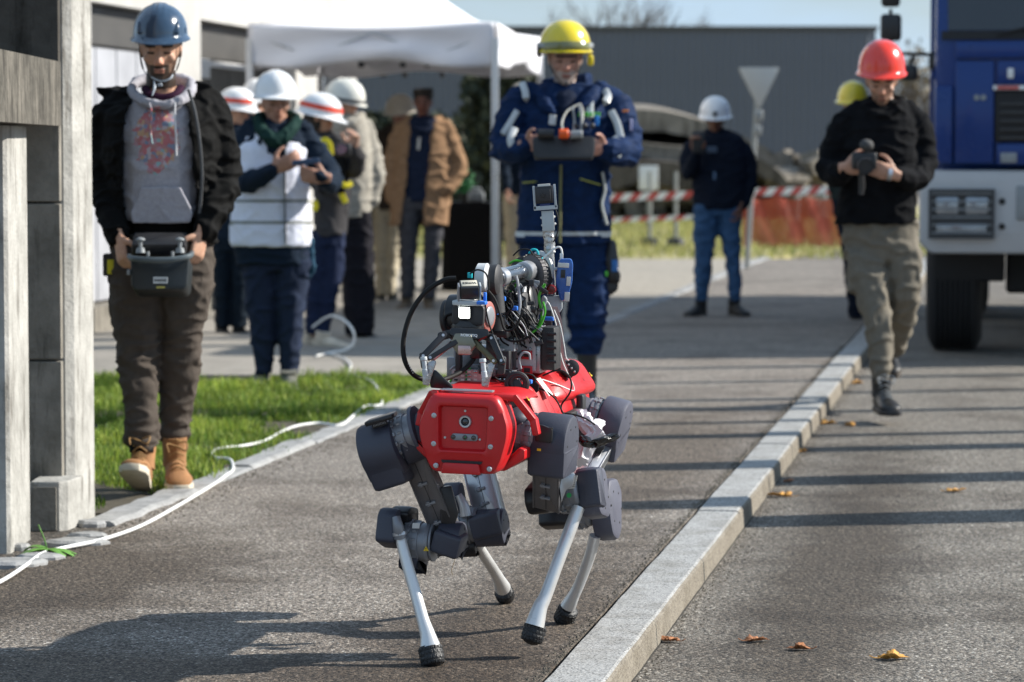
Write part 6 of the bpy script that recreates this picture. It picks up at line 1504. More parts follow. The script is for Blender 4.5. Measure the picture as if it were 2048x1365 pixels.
# beige jacket
M_beige = cloth('stone_beige_jacket', (.30, .28, .24), .15); M_wide = cloth('wide_black_trousers', (.014, .013, .017))
Y = 20.9
p, H, hh_ = far_person('person in a cream helmet, stone jacket and wide black trousers, back half turned', Y, 0, 712, (690, 206), 65, 8,
    [(228, 672, 716, .1, .03), (244, 660, 734, .14), (290, 658, 742, .16), (340, 664, 746, .16), (400, 672, 744, .16), (436, 676, 740, .15)],
    [[(690, 256, -.05, .075), (706, 310, -.1, .075), (716, 330, -.2, .065), (712, 310, -.3, .05)], [(726, 256, .08, .08), (742, 310, .08, .082), (750, 352, .05, .075), (742, 400, .02, .06)]],
    [[(425, 676, 720, .13), (500, 680, 726, .13), (590, 686, 732, .13), (668, 690, 742, .13)], [(425, 704, 742, .13), (500, 706, 748, .13), (590, 706, 750, .13), (668, 700, 748, .13)]],
    [(712, 670, 0, (.7, -.6, 0), 1.0), (735, 668, .1, (.8, -.5, 0), 1.0)], [M_beige, M_wide, M_shblk, M_shblk], SK2,
    dict(m=mat('helmet_cream', (.66, .65, .58), .35, 0, .04, 5, bump=0, coat=.4), w=.125, d=.15, h=.15, z0=.02, brim=.008, peak=.01, ridges=False, strap=(M_strap, None)), hands=[(712, 312, -.3, (-.1, -.2, 1), (-.6, -.5, 0), (-.5, .5, .2), 40)], waist=[(420, 676, 742, .14), (450, 676, 742, .14)], seed=61, haircol=(.02, .015, .012))
bm = NB(); tube(bm, [hh_[1](.128 * math.cos(a), .15 * math.sin(a), .022) for a in [R(x) for x in range(0, 361, 24)]], .012, 8, 2); obj('goggle_strap', bm, M_blk, hh_[0])
bm = NB(); tube(bm, [P(672, 240, Y), P(688, 250, Y - .12), P(710, 246, Y - .1), P(722, 232, Y)], [.04, .05, .05, .04], 10, 4, cap_round=True); garment('hood', p, bm, M_beige, .01, .006, seed=62)
# brown coat man
M_coat = cloth('camel_coat', (.27, .165, .095), .15, .9); M_knit = cloth('navy_knit', (.013, .02, .042)); M_gtr = cloth('grey_trousers', (.06, .06, .068))
Y = 25.0
p, H, hh_ = far_person('bareheaded dark-haired man in an open camel coat over a navy top, hand in pocket', Y, 0, 850, (846, 205), -6, 6,
    [(232, 826, 868, .08, .03), (246, 805, 888, .11), (300, 803, 890, .135), (350, 804, 890, .14), (405, 806, 890, .14)], [],
    [[(395, 800, 846, .12), (460, 796, 838, .105), (530, 800, 832, .09), (596, 800, 830, .08)], [(395, 842, 890, .12), (460, 846, 886, .105), (530, 846, 880, .09), (596, 842, 872, .08)]],
    [(812, 604, -.05, (-.3, -1, 0), 1.1), (858, 604, -.05, (.2, -1, 0), 1.1)], [M_knit, M_gtr, mat('brown_shoe', (.12, .09, .06), .7), M_dksole], (.2, .085, .06), None, hair=M_hair_d, waist=[(390, 804, 890, .12), (420, 800, 890, .12)], seed=65)
bm = NB(); arc_shell(bm, Y, [(232, 814, 880, .1, 826, 868, .04), (246, 794, 896, .13, 822, 868, .02), (300, 785, 905, .155, 816, 862, 0), (360, 782, 902, .16, 812, 856, 0), (420, 780, 900, .16, 804, 850, 0), (450, 778, 898, .16, 800, 850, 0)], .03)
chain(bm, Y, [(802, 256, .02, .065), (788, 300, .02, .07), (782, 350, .02, .07), (784, 395, .0, .06)]); chain(bm, Y, [(892, 256, .02, .07), (908, 300, .02, .078), (918, 335, .03, .08), (902, 365, -.02, .07), (888, 380, -.08, .06)])
garment('coat', p, bm, M_coat, .011, .012, (7, 7, 10), seed=67)
bm = NB(); tube(bm, [P(822, 246, Y + .0), P(830, 258, Y - .1), P(846, 262, Y - .13), P(862, 256, Y - .1), P(870, 242, Y)], .03, 8, 3); garment('scarf', p, bm, M_knit, .01, .006, seed=68)
bm = NB(); cyl(bm, P(838, 275, Y - .15), P(836, 300, Y - .155), .012, n=6); obj('pull_tab', bm, M_greyp, p)
# behind the brown coat
M_beitr = cloth('sand_trousers', (.42, .37, .27), .15)
far_person('person with a cream helmet and sand trousers standing behind the camel coat', 26.3, 0, 780, (800, 226), -20, 6,
    [(248, 776, 818, .08, .03), (262, 752, 830, .12), (320, 745, 826, .15), (400, 744, 818, .15), (420, 746, 812, .15)], [[(760, 270, .0, .06), (748, 320, -.05, .065), (758, 350, -.2, .05)], [(822, 270, .0, .06), (830, 320, .0, .065), (822, 370, .0, .05)]],
    [[(410, 744, 782, .12), (500, 748, 776, .1), (590, 752, 774, .08)], [(410, 776, 812, .12), (500, 772, 800, .1), (590, 770, 792, .08)]], [(760, 594, 0, (-.4, -1, 0), 1.1), (786, 594, 0, (.2, -1, 0), 1.1)],
    [cloth('dark_brown_jacket', (.04, .032, .026)), M_beitr, M_shgrey, M_shgrey], SK3, dict(m=mat('helmet_sand', (.5, .46, .38), .5), w=.128, d=.15, h=.15, z0=.015, brim=.015, peak=.01, ridges=False, strap=(M_strap, None)), hands=[(758, 350, -.2, (0, -.4, .8), (.5, -.5, 0), (.8, 0, 0), 40)], waist=[(400, 746, 812, .12), (430, 744, 812, .12)], seed=71)
far_person('person with a cream cap and sand trousers half hidden behind the blue work suit', 28.0, 0, 1030, (1044, 198), 20, 6,
    [(222, 1026, 1062, .08, .03), (236, 1006, 1080, .12), (300, 1004, 1082, .14), (392, 1004, 1080, .14)], [[(1012, 244, .0, .06), (1004, 300, .02, .06), (1012, 350, -.2, .05), (1014, 375, -.26, .045)], [(1076, 244, .0, .06), (1084, 300, .0, .065), (1080, 370, .0, .05)]],
    [[(386, 1006, 1044, .12), (480, 1010, 1038, .1), (568, 1012, 1034, .08)], [(386, 1042, 1080, .12), (480, 1048, 1076, .1), (568, 1050, 1072, .08)]], [(1022, 572, 0, (-.3, -1, 0), 1.1), (1062, 572, 0, (.2, -1, 0), 1.1)],
    [M_jkdark, M_beitr, M_shblk, M_shblk], SK3, dict(m=mat('cap_cream', (.45, .42, .36), .8), w=.105, d=.125, h=.12, z0=.03, brim=.01, peak=.04, ridges=False), hands=[(1014, 378, -.26, (0, -.2, -1), (.8, 0, 0), (0, -1, 0), 40)], waist=[(380, 1006, 1080, .12), (405, 1006, 1080, .12)], seed=73)
# ================================================================== WALKING ROBOT
M_red = mat('robot_red', (.50, .005, .008), .42, 0, .06, 8, bump=.06, bscale=300, coat=.08, dirt=((.42, .02, .02), 9, .66, .35))
M_slate = mat('slate_cover', (.042, .046, .066), .5, 0, .12, 9, bump=.12, bscale=220, dirt=((.11, .11, .13), 30, .68, .45))
M_slate2 = mat('slate_cover_worn', (.075, .078, .105), .5, 0, .12, 9, bump=.12, bscale=220, dirt=((.16, .16, .18), 25, .62, .6))
M_cast = mat('cast_metal', (.23, .24, .26), .4, .35, .12, 20, bump=.1, dirt=((.03, .03, .03), 40, .64, .6))
M_mach = mat('machined_alu', (.46, .47, .49), .32, .7, .08, 12, bump=.04, dirt=((.2, .19, .18), 18, .66, .5))
M_thigh = mat('thigh_metal', (.15, .145, .15), .4, .45, .1, 10, bump=.05)
M_tube = mat('satin_tube', (.66, .66, .65), .34, .55, .05, 8, bump=.06, bscale=300, dirt=((.35, .34, .31), 22, .62, .55))
M_rub = mat('foot_rubber', (.013, .013, .014), .5, var=.4, scale=30, bump=.6, bscale=180)
M_bk = mat('robot_black', (.014, .014, .016), .35, var=.2, scale=20, bump=.06)
M_bkm = mat('satin_black', (.022, .022, .024), .55, var=.2, scale=20, bump=.1)
M_lgrey = mat('light_grey_plastic', (.42, .46, .48), .5, var=.06, scale=15, bump=.05)
M_wdisc = mat('white_joint_cap', (.55, .56, .56), .4, var=.05)
M_chrome = mat('chrome', (.34, .35, .37), .2, 1.0, .03, 4, bump=0)
M_gcab = mat('green_cable', (.06, .38, .02), .45, bump=0); M_grcab = mat('grey_cable', (.33, .35, .37), .5, bump=0); M_bcab = mat('black_cable', (.010, .010, .010), .6, bump=0, spec=.25)
M_tie = mat('blue_tie', (.02, .16, .62), .5, bump=0); M_cyan = mat('cyan_plug', (.0, .42, .48), .5, bump=0)
M_sticker = mat('white_sticker', (.62, .61, .57), .6); M_warn = mat('warning_yellow', (.75, .5, .01), .5); M_port = mat('port_red', (.55, .02, .03), .4); M_ink = mat('ink', (.02, .02, .02), .7)
M_led = mat('lamp_panel', (.9, .93, .88), .3, emit=((.95, 1, .93), 4.5)); M_dotg = mat('green_dot', (.01, .3, .07), .5)
M_bluedev = mat('blue_device', (.01, .09, .36), .3, coat=.5); M_tape = mat('silver_tape', (.42, .42, .42), .28, .75, .1, 30, .6, 60)
M_bag = mat('clear_plastic_wrap', (.72, .70, .72), .25, coat=.5, bump=.5, bscale=50); M_btape = mat('black_tape', (.012, .012, .013), .25, coat=.4, bump=.5, bscale=60)
M_pink = mat('ribbon_rose', (.42, .27, .25), .45)
rob = thing('walking_robot', 'red and slate four-legged walking robot carrying a cable-covered arm on its back', 'robot', tuple(G(960, 1290)))
RO = org(rob)
YR_ = R(12)
rr_x = V((math.cos(YR_), -math.sin(YR_), 0)); rb_ = V((math.sin(YR_), math.cos(YR_), 0))
roll_ = Matrix.Rotation(R(1.6), 3, rb_); rr_x = roll_ @ rr_x; ru_ = (roll_ @ Z)
Cb = P(925, 866, 7.25)
def B(x, y, z): return Cb + rr_x * x + rb_ * y + ru_ * z
def part(name):
    o = bpy.data.objects.new(name, None); o.empty_display_size = .05; col.objects.link(o); o.parent = rob; return o
def m_(px, Y): return px * Y / F
def polar(poly, n=96, c=(0, 0)):
    res = []
    for i in range(n):
        a = 2 * pi * i / n; dx, dy = math.cos(a), math.sin(a); best = None
        for j in range(len(poly)):
            x1, y1 = poly[j][0] - c[0], poly[j][1] - c[1]; x2, y2 = poly[(j + 1) % len(poly)][0] - c[0], poly[(j + 1) % len(poly)][1] - c[1]
            den = dx * (y2 - y1) - dy * (x2 - x1)
            if abs(den) < 1e-12: continue
            t = (x1 * (y2 - y1) - y1 * (x2 - x1)) / den; s = (x1 * dy - y1 * dx) / den
            if t > 0 and -1e-6 <= s <= 1 + 1e-6 and (best is None or t < best): best = t
        best = best or .01; res.append((c[0] + dx * best, c[1] + dy * best))
    return res
# ---- head shell
head_ = [(.083, .092), (.099, .062), (.113, .02), (.112, -.012), (.100, -.062), (.084, -.099), (.045, -.101), (.035, -.096), (-.035, -.096), (-.045, -.101), (-.076, -.099), (-.097, -.062), (-.112, -.012), (-.113, .02), (-.097, .062), (-.083, .092)]
pa = polar(round_poly(head_, .012)); rc = polar(round_poly([(.061, .064), (-.061, .064), (-.058, -.044), (.058, -.044)], .008)); rc2 = [(x * .94, y * .93 + .001) for x, y in rc]
def ringB(pp, y): return [B(x, y, z) for x, z in pp]
bm = NB()
mid_ = polar(round_poly([(.083, .080), (-.083, .080), (-.085, -.058), (.085, -.058)], .02)); mid_ = [(min(abs(a[0]), abs(b[0]) * .93) * (1 if a[0] > 0 else -1), a[1]) for a, b in zip(mid_, pa)]
ring_loft(bm, [ringB(pa, .1), ringB(pa, .024), ringB([(x * .985, z * .985) for x, z in pa], .012), ringB([(x * .955, z * .955) for x, z in pa], .006), ringB(mid_, .001), ringB([(x * 1.1, z * 1.1) for x, z in rc], -.002), ringB([(x * 1.02, z * 1.02) for x, z in rc], .0), ringB(rc2, .016), ringB([(x * .05, z * .05) for x, z in rc2], .016)])
hd = obj('front_shell', bm, M_red, rob, autos=40)
for x, z in ((-.072, .039), (.070, .038), (-.071, -.030), (.070, -.031), (-.064, -.083), (.069, -.085)):
    bm = NB(); lathe(bm, B(x, .002, z), -rb_, [(0, .0066), (.004, .0066), (.0058, .005), (.006, .0022), (.004, .002)], 16); obj('screw', bm, M_mach, hd)
    bm = NB(); lathe(bm, B(x, .006, z), -rb_, [(0, .011), (.0016, .0095)], 20); obj('screw_boss', bm, M_red, hd)
for x, z in ((.002, .052), (-.047, -.015), (.040, -.016)):
    bm = NB(); lathe(bm, B(x, .016, z), -rb_, [(0, .0032), (.002, .0028)], 12); obj('screw', bm, M_mach, hd)
bm = NB(); lathe(bm, B(.003, .018, .026), -rb_, [(0, .0155), (.006, .0155), (.008, .014), (.0078, .0105), (.001, .009)], 28); lr = obj('camera_ring', bm, M_mach, hd)
bm = NB(); ball(bm, B(.003, .0165, .026), .0095, .0095, .0065, 16, rr_x, ru_, rb_); obj('camera_lens', bm, glassy('lens'), hd)
bm = NB(); prism(bm, [(-.033, -.0085), (.033, -.0085), (.033, .0085), (-.033, .0085)], B(.003, .0155, -.012), rr_x, ru_, -rb_, .005, .0015, .0083, 5); obj('depth_camera', bm, M_cast, hd)
for x in (-.0255, .004, .0255):
    bm = NB(); lathe(bm, B(x, .011, -.0125), -rb_, [(0, .0065), (.001, .0062)], 20); ball(bm, B(x, .011, -.0125), .0045, .0045, .002, 12, rr_x, ru_, rb_); obj('depth_lens', bm, glassy('lens'), hd)
bm = NB(); ball(bm, B(.006, .008, -.0115), .002, .002, .0015, 8); obj('green_lens_dot', bm, M_dotg, hd)
bm = NB(); prism(bm, [(-.048, -.004), (.048, -.004), (.052, .003), (-.052, .003)], B(0, .0015, -.071), rr_x, ru_, -rb_, .003, 0, .002); obj('lower_slot', bm, M_ink, hd)
bm = NB(); prism(bm, [(-.05, -.014), (.05, -.014), (.044, .012), (-.044, .012)], B(0, -.004, -.086), rr_x, ru_, -rb_, .006, .002, .005); obj('lower_lip', bm, M_red, hd)
# ---- red frame bars round the hip openings
def redbar(pts, w=.017, name='side_frame'):
    bm = NB(); tube(bm, pts, w, 4, 1) if False else None
    path = [V(q) for q in pts]
    for i in range(len(path) - 1):
        a, b = path[i], path[i + 1]; d = (b - a).normalized(); n_ = rb_; s = d.cross(n_).normalized(); e_ = .006
        box(bm, (a + b) / 2, (b - a).length + .012, .034, w, d, n_, s, .004)
    return obj(name, bm, M_red, rob)
redbar([B(.075, .05, .088), B(.115, .07, .086), B(.158, .09, .03), B(.165, .09, -.0)]); redbar([B(-.075, .05, .088), B(-.094, .07, .086), B(-.124, .09, .035), B(-.128, .09, .01)])
bm = NB(); prism(bm, [(.07, -.1), (.085, -.1), (.135, -.068), (.135, -.045), (.12, -.04), (.09, -.07)], B(0, .10, 0), rr_x, ru_, rb_, .2, .004, .004); obj('belly_frame', bm, M_red, rob)
bm = NB(); prism(bm, [(-.07, -.1), (-.09, -.098), (-.14, -.055), (-.14, -.03), (-.1, -.062)], B(0, .10, 0), rr_x, ru_, rb_, .2, .004, .004); obj('belly_frame', bm, M_red, rob)
# ---- inner body and top shells
bm = NB(); box(bm, B(0, .48, -.005), .15, .8, .15, rr_x, rb_, ru_, .01); obj('inner_body', bm, M_bkm, rob)
def sect(y, hw, ht, hb, top, bot, k=0): return [B(x, y, z) for x, z in round_poly([(hw, k), (ht, top), (-ht, top), (-hw, k), (-hb, bot), (hb, bot)], .025, 4)]
bm = NB(); ring_loft(bm, [sect(.085, .118, .082, .08, .088, .072, .075), sect(.10, .122, .085, .08, .094, .07, .075), sect(.29, .135, .095, .08, .096, .07, .07), sect(.305, .135, .09, .08, .09, .068, .065)]); obj('top_shell', bm, M_red, rob)
bm = NB(); ring_loft(bm, [sect(.30, .130, .088, .075, .088, -.098), sect(.32, .145, .1, .082, .098, -.104), sect(.55, .152, .108, .085, .1, -.106), sect(.76, .150, .108, .085, .104, -.104), sect(.79, .14, .095, .08, .094, -.098)]); msh = obj('main_shell', bm, M_red, rob)
bm = NB(); ring_loft(bm, [sect(.50, .145, .08, .075, .09, .0, .05), sect(.53, .158, .1, .08, .118, .0, .05), sect(.72, .162, .105, .08, .128, .0, .045), sect(.98, .155, .1, .08, .118, .0, .04), sect(1.02, .14, .085, .075, .1, .0, .04)]); obj('rear_hump', bm, M_red, rob)
bm = NB(); box(bm, B(.158, .62, .006), .02, .2, .012, rr_x, rb_, ru_, .002); obj('battery_seam', bm, M_ink, msh)
bm = NB(); box(bm, B(.160, .70, .022), .02, .045, .05, rr_x, rb_, ru_, .006); lt = obj('latch', bm, M_bkm, msh)
bm = NB(); ring_loft(bm, [sect(1.02, .108, .08, .08, .09, -.1), sect(1.12, .108, .08, .08, .09, -.1)]); obj('rear_shell', bm, M_red, rob)
bm = NB(); box(bm, B(-.002, .055, .099), .128, .026, .005, rr_x, rb_, ru_, .001); obj('front_plate', bm, M_mach, rob)
def label(c, w, h, ex, ey, m, parent, name='sticker', mark=0, mm=None):
    bm = NB(); ez = ex.cross(ey); box(bm, c, w, h, .0012, ex, ey, ez); o = obj(name, bm, m, parent, False)
    return o
def warn(c, s, ex, ey, parent):
    bm = NB(); ez = ex.cross(ey); prism(bm, [(-s, -s * .8), (s, -s * .8), (0, s)], c, ex, ey, ez, .0012, 0, s * .15); obj('warning_sign', bm, M_warn, parent)
    bm = NB(); box(bm, c + ez * .0016 + ey * s * .08, s * .16, s * .6, .0004, ex, ey, ez); box(bm, c + ez * .0016 - ey * s * .5, s * .16, s * .2, .0004, ex, ey, ez); obj('warning_mark', bm, M_ink, parent)
sdn = (rr_x * .75 + ru_ * .62).normalized(); sey = (ru_ * .75 - rr_x * .62).normalized()
warn(B(.127, .14, .075) + sdn * .004, .007, -rb_ * -1, sey, rob); warn(B(.150, .86, .085) + sdn * .004, .008, rb_, sey, rob)
label(B(.118, .40, .085) + sdn * .003, .05, .055, rb_, sey, M_sticker, rob); label(B(.04, .62, .128), .05, .04, rr_x, rb_, M_sticker, rob)
# ---- actuators
def axis(yaw, roll): return V((math.cos(R(yaw)) * math.cos(R(roll)), -math.sin(R(yaw)) * math.cos(R(roll)), math.sin(R(roll))))
def afr(a, rot=0):
    u = (Z - a * Z.dot(a)).normalized(); w = a.cross(u)
    if rot: M = Matrix.Rotation(R(rot), 3, a); u = M @ u; w = M @ w
    return u, w
def finned(c, a, r, L, parent, m=None, lugs=14, name='actuator'):
    """ribbed actuator drum, centre c"""
    bm = NB(); h = L / 2
    lathe(bm, c, a, [(-h, r * .8), (-h + .002, r * .9), (-h * .72, r * .92), (-h * .7, r), (-h * .42, r), (-h * .4, r * .93), (-h * .05, r * .93), (-h * .03, r * .97), (h * .3, r * .97), (h * .32, r * .9), (h * .8, r * .9), (h, r * .8)], 40)
    o = obj(name, bm, m or M_cast, parent, autos=30); u, w = afr(a)
    bm = NB()
    for i in range(lugs):
        t = 2 * pi * i / lugs; d = u * math.cos(t) + w * math.sin(t); tt = a.cross(d)
        box(bm, c + d * (r * .98) - a * h * .55, .011, r * .13, L * .26, tt, d, a, .0015); 
        cyl(bm, c + d * (r * .95) - a * h * .1, c + d * (r * .95) + a * h * .2, r * .07, n=6)
    o2 = obj('actuator_lugs', bm, m or M_cast, parent); o2['kind'] = 'stuff'
    return o
def cover(c, a, out, L, parent, m, rot=0, bev=.009, rnd=.012, name='cover', holes=0, hr=.05, side=1):
    u, w = afr(a, rot); bm = NB()
    prism(bm, out, c - a * (L / 2), w, u, a, L, bev, rnd, 4); o = obj(name, bm, m, parent, autos=40)
    for i in range(holes):
        t = 2 * pi * (i + .5) / holes; d = u * math.cos(t) + w * math.sin(t); p0 = c + d * hr + a * side * (L / 2 - .0006)
        bm = NB(); cyl(bm, p0, p0 + a * side * .0014, .0028, n=10); obj('cover_hole', bm, M_ink, parent)
    return o, u, w
def disc_out(r, v0, wb, flat=None, a0=-25, a1=205, n=14, top=None):
    pts = []
    for i in range(n + 1):
        t = R(a0 + (a1 - a0) * i / n); y = r * math.sin(t)
        if top: y = min(y, top)
        pts.append((r * math.cos(t), y))
    return pts + [(-wb, v0), (wb, v0)]
def vents(c, a, u, w, parent, n=8, hgt=.034, face=1.0, L=.03):
    bm = NB()
    for i in range(n): box(bm, c + a * (i - (n - 1) / 2) * .0038, .0016, hgt, .003, a, u, w)
    o = obj('vent_fins', bm, M_cast, parent, False); o['kind'] = 'stuff'
    bm = NB(); box(bm, c - w * .002, .0038 * n + .006, hgt + .008, .003, a, u, w, .001); obj('vent_slot', bm, M_ink, parent)
def thigh(p0, p1, w, th, parent, m, clips=3, yawn=14, name='thigh'):
    d = (p1 - p0).normalized(); n_ = V((math.sin(R(-yawn)) * 1, -math.cos(R(yawn)), 0)); n_ = V((-math.sin(R(yawn)), -math.cos(R(yawn)), 0)); n_ = (n_ - d * n_.dot(d)).normalized(); s = d.cross(n_).normalized()
    if s.x < 0: s = -s
    bm = NB(); box(bm, (p0 + p1) / 2, (p1 - p0).length, w, th, d, s, n_, .004); o = obj(name, bm, m, parent)
    bm = NB(); box(bm, (p0 + p1) / 2 + n_ * (th / 2), (p1 - p0).length * .92, .0016, .0012, d, s, n_); obj('thigh_seam', bm, M_ink, parent, False)
    for sx_ in (-1, 1):
        bm = NB(); box(bm, (p0 + p1) / 2 + s * (sx_ * (w / 2 - .002)) , (p1 - p0).length * .98, .004, th * 1.12, d, s, n_, .0015); obj('thigh_flange', bm, m, parent)
    for i in range(clips):
        c = p0.lerp(p1, .34 + i * .6 / max(clips, 1)) + n_ * (th / 2 + .003)
        bm = NB(); box(bm, c - s * .007, .013, .010, .008, d, s, n_, .0015); box(bm, c + s * .006, .008, .012, .007, d, s, n_, .0015); cyl(bm, c - s * .014 + n_ * .002, c + s * .012 + n_ * .002, .0028, n=6); o2 = obj('clip', bm, M_cast, parent); o2['kind'] = 'stuff'
    return d, s, n_
def shank(pts, parent, foot, fr, fl):
    bm = NB(); tube(bm, [p for p, r in pts], [r for p, r in pts], 20, 5); obj('shank', bm, M_tube, parent, autos=60)
    d = (foot - pts[-2][0]).normalized(); d = (pts[-1][0] - pts[-2][0]).normalized()
    bm = NB(); h = fl / 2; tr = 18
    # rubber foot: barrel with tread blocks
    lathe(bm, foot, d, [(-h - .003, fr * .70), (-h, fr * .93), (-h * .55, fr * .99), (0, fr), (h * .3, fr * .98), (h * .62, fr * .84), (h * .85, fr * .58), (h * .97, fr * .25)], 30)
    ft = obj('foot', bm, M_rub, parent, autos=60)
    u, w = afr(d); bm = NB()
    for i in range(tr):
        for j in range(4):
            t = 2 * pi * (i + .5 * (j % 2)) / tr; dd = u * math.cos(t) + w * math.sin(t); tt = d.cross(dd)
            z = -h * .72 + j * h * .42; rr2 = fr * (.985 if j < 3 else .93)
            box(bm, foot + dd * (rr2 * .985) + d * z, fr * .27, .0026, h * .32, tt, dd, (d - dd * (.0 if j < 3 else .35)).normalized(), .0008)
    o = obj('foot_tread', bm, M_rub, parent); o['kind'] = 'stuff'
# ---- front leg, image left
lg = part('leg'); lg['label'] = 'front leg on the left of the picture, foot planted'
Y = 7.44; a = axis(14, 18); c = P(768, 899, Y)
bm = NB(); cyl(bm, P(800, 884, Y), P(862, 866, Y + .0), .062, .056, 24, .006); obj('hip_housing', bm, M_slate, lg)
finned(P(812, 872, Y - .01), a, .0565, .066, lg); bm = NB(); lathe(bm, P(836, 862, Y - .01), a, [(-.006, .05), (-.003, .064), (.006, .064), (.008, .05)], 32); obj('hip_flange', bm, M_slate2, lg)
cover(c, a, disc_out(.074, -.07, .052, a0=-35, a1=215), .098, lg, M_slate, rot=6, bev=.012, name='hip_cover'); u, w = afr(a, 6)
cover(c + u * -.02, a, [(.066, .02), (.05, -.075), (-.05, -.075), (-.066, .02)], .09, lg, M_slate, rot=2, bev=.012, name='hip_skirt')
vents(P(758, 846, Y - .066), a, u, w, lg, 9, .012); bm = NB(); box(bm, P(762, 838, Y - .055), .075, .012, .05, a, u, w, .003); obj('hip_hood', bm, M_bk, lg)
d, s, n_ = thigh(P(823, 895, Y + .02), P(902, 1085, Y + .08), .064, .05, lg, M_thigh, 3)
bm = NB(); box(bm, P(872, 960, Y + .11), .215, .05, .012, d, n_, s, .002); obj('thigh_side_plate', bm, mat('bronze_side_plate', (.16, .10, .095), .3, .8, .15, 8), lg)
bm = NB(); prism(bm, [(-.02, .045), (.012, .05), (.03, -.02), (.02, -.05), (-.015, -.045)], P(893, 1012, Y + .03), V((1, 0, 0)), Z, V((0, 1, 0)), .03, .003, .006); obj('knee_guard', bm, M_bk, lg)
Yk = 7.5; ak = axis(15, -2)
finned(P(836, 1084, Yk), ak, .054, .07, lg); bm = NB(); lathe(bm, P(868, 1084, Yk), ak, [(-.004, .04), (-.002, .05), (.003, .05), (.004, .04)], 30); obj('knee_ring', bm, M_cast, lg)
cover(P(904, 1078, Yk - .01), ak, disc_out(.046, -.03, .03, a0=-60, a1=240), .062, lg, M_slate, rot=25, bev=.009, name='knee_cover', holes=5, hr=.026)
cover(P(898, 1084, Yk - .03), axis(15, -16), [(.035, .025), (-.04, .03), (-.04, -.03), (.03, -.035)], .075, lg, M_slate, rot=0, bev=.009, name='knee_shell')
cover(P(829, 1106, Yk + .02), ak, disc_out(.058, -.03, .04, a0=-60, a1=240), .05, lg, M_slate, rot=-20, bev=.008, name='shank_cover')
cover(P(782, 1056, Yk - .02), ak, [(.05, .03), (.03, .048), (-.05, .048), (-.06, .0), (-.03, -.05), (.05, -.042)], .052, lg, M_slate, rot=-14, bev=.01, name='shank_cap')
cover(P(806, 1052, Yk + .01), ak, [(.05, .03), (.02, .05), (-.05, .048), (-.06, .0), (.0, -.02)], .05, lg, M_bk, rot=-8, bev=.008, name='shank_hood')
bm = NB(); tube(bm, [P(792, 1034, Yk - .07), P(796, 1052, Yk - .075), P(800, 1076, Yk - .07)], [.010, .0135, .016], 14, 3); obj('shank_clamp', bm, M_cast, lg)
bm = NB(); lathe(bm, P(799, 1068, Yk - .068), V((.2, -.1, -1)), [(-.006, .014), (-.004, .019), (.004, .019), (.006, .014)], 18); obj('clamp_collar', bm, M_mach, lg)
shank([(P(797, 1062, Yk - .06), .0135), (P(812, 1120, Yk - .08), .0145), (P(832, 1190, Yk - .11), .0148), (P(846, 1240, Yk - .135), .0155), (P(856, 1272, Yk - .15), .0195), (P(861, 1295, Yk - .16), .0262)], lg, P(864, 1315, 7.335), .0302, .056)
warn(P(852, 1098, Yk - .056), .007, V((1, 0, 0)), V((0, -.0, 1)), lg)
label(P(832, 1052, Yk - .052), .018, .014, V((1, 0, 0)), V((.1, .4, 1)).normalized(), M_sticker, lg, 'type_plate')
# ---- front leg, image right
lg = part('leg'); lg['label'] = 'front leg on the right of the picture, foot lifted'
Y = 7.44; a = axis(16, -5)
bm = NB(); cyl(bm, P(985, 862, Y), P(1035, 866, Y), .060, .052, 24, .006); ball(bm, P(1030, 838, Y), .045, .05, .03, 16); obj('hip_housing', bm, M_slate, lg)
finned(P(1050, 872, Y - .0), -a, .058, .072, lg); 
c = P(1108, 884, Y); cover(c, a, disc_out(.072, -.075, .062, a0=-5, a1=185), .094, lg, M_slate, rot=4, bev=.009, rnd=.014, name='hip_cover', holes=6, hr=.045); u, w = afr(a, 4)
cover(c - u * .036, a, [(.071, .03), (.066, -.040), (.055, -.046), (-.062, -.046), (-.07, .03)], .097, lg, M_slate, rot=4, bev=.01, rnd=.012, name='hip_skirt')
vents(P(1089, 868, Y - .076), a, u, w, lg, 9, .026); bm = NB(); prism(bm, [(-.024, -.02), (.018, -.02), (.018, .015), (-.008, .022), (-.024, .022)], P(1091, 868, Y - .070), a, u, w, .008, .001, .003); obj('hip_recess', bm, M_bk, lg)
label(P(1078, 900, Y - .078), .010, .006, a, u, M_warn, lg, 'small_mark')
d, s, n_ = thigh(P(1098, 930, Y - .0), P(1098, 1008, Y + .1), .07, .05, lg, M_thigh, 2)
bm = NB(); prism(bm, [(-.01, .04), (.035, .03), (.03, -.0), (.012, -.012), (-.0, -.045)], P(1122, 972, Y + .01), V((1, 0, 0)), Z, V((0, 1, 0)), .02, .002, .004); obj('thigh_edge_plate', bm, M_mach, lg)
Yk = 7.58; ak = axis(18, 9)
cover(P(1082, 1000, Yk), ak, [(.045, .03), (-.03, .055), (-.05, .03), (-.045, -.035), (.03, -.036), (.05, -.01)], .062, lg, M_bk, rot=-6, bev=.01, name='knee_cap')
finned(P(1140, 984, Yk - .01), ak, .052, .062, lg); 
bm = NB(); 
for i in range(11):
    t = R(-60 + i * 15); uu, ww = afr(ak); dd = uu * math.sin(t) + ww * math.cos(t); cyl(bm, P(1121, 984, Yk - .01) + dd * .054, P(1124, 984, Yk - .01) + dd * .056, .0035, n=6)
o = obj('knee_bolts', bm, M_chrome, lg); o['kind'] = 'stuff'
cover(P(1186, 988, Yk - .0), ak, [(.052, .055), (.04, .068), (-.045, .064), (-.056, .04), (-.052, -.052), (-.03, -.066), (.035, -.056), (.05, -.03)], .056, lg, M_slate2, rot=-5, bev=.010, rnd=.014, name='knee_cover', holes=5, hr=.04)
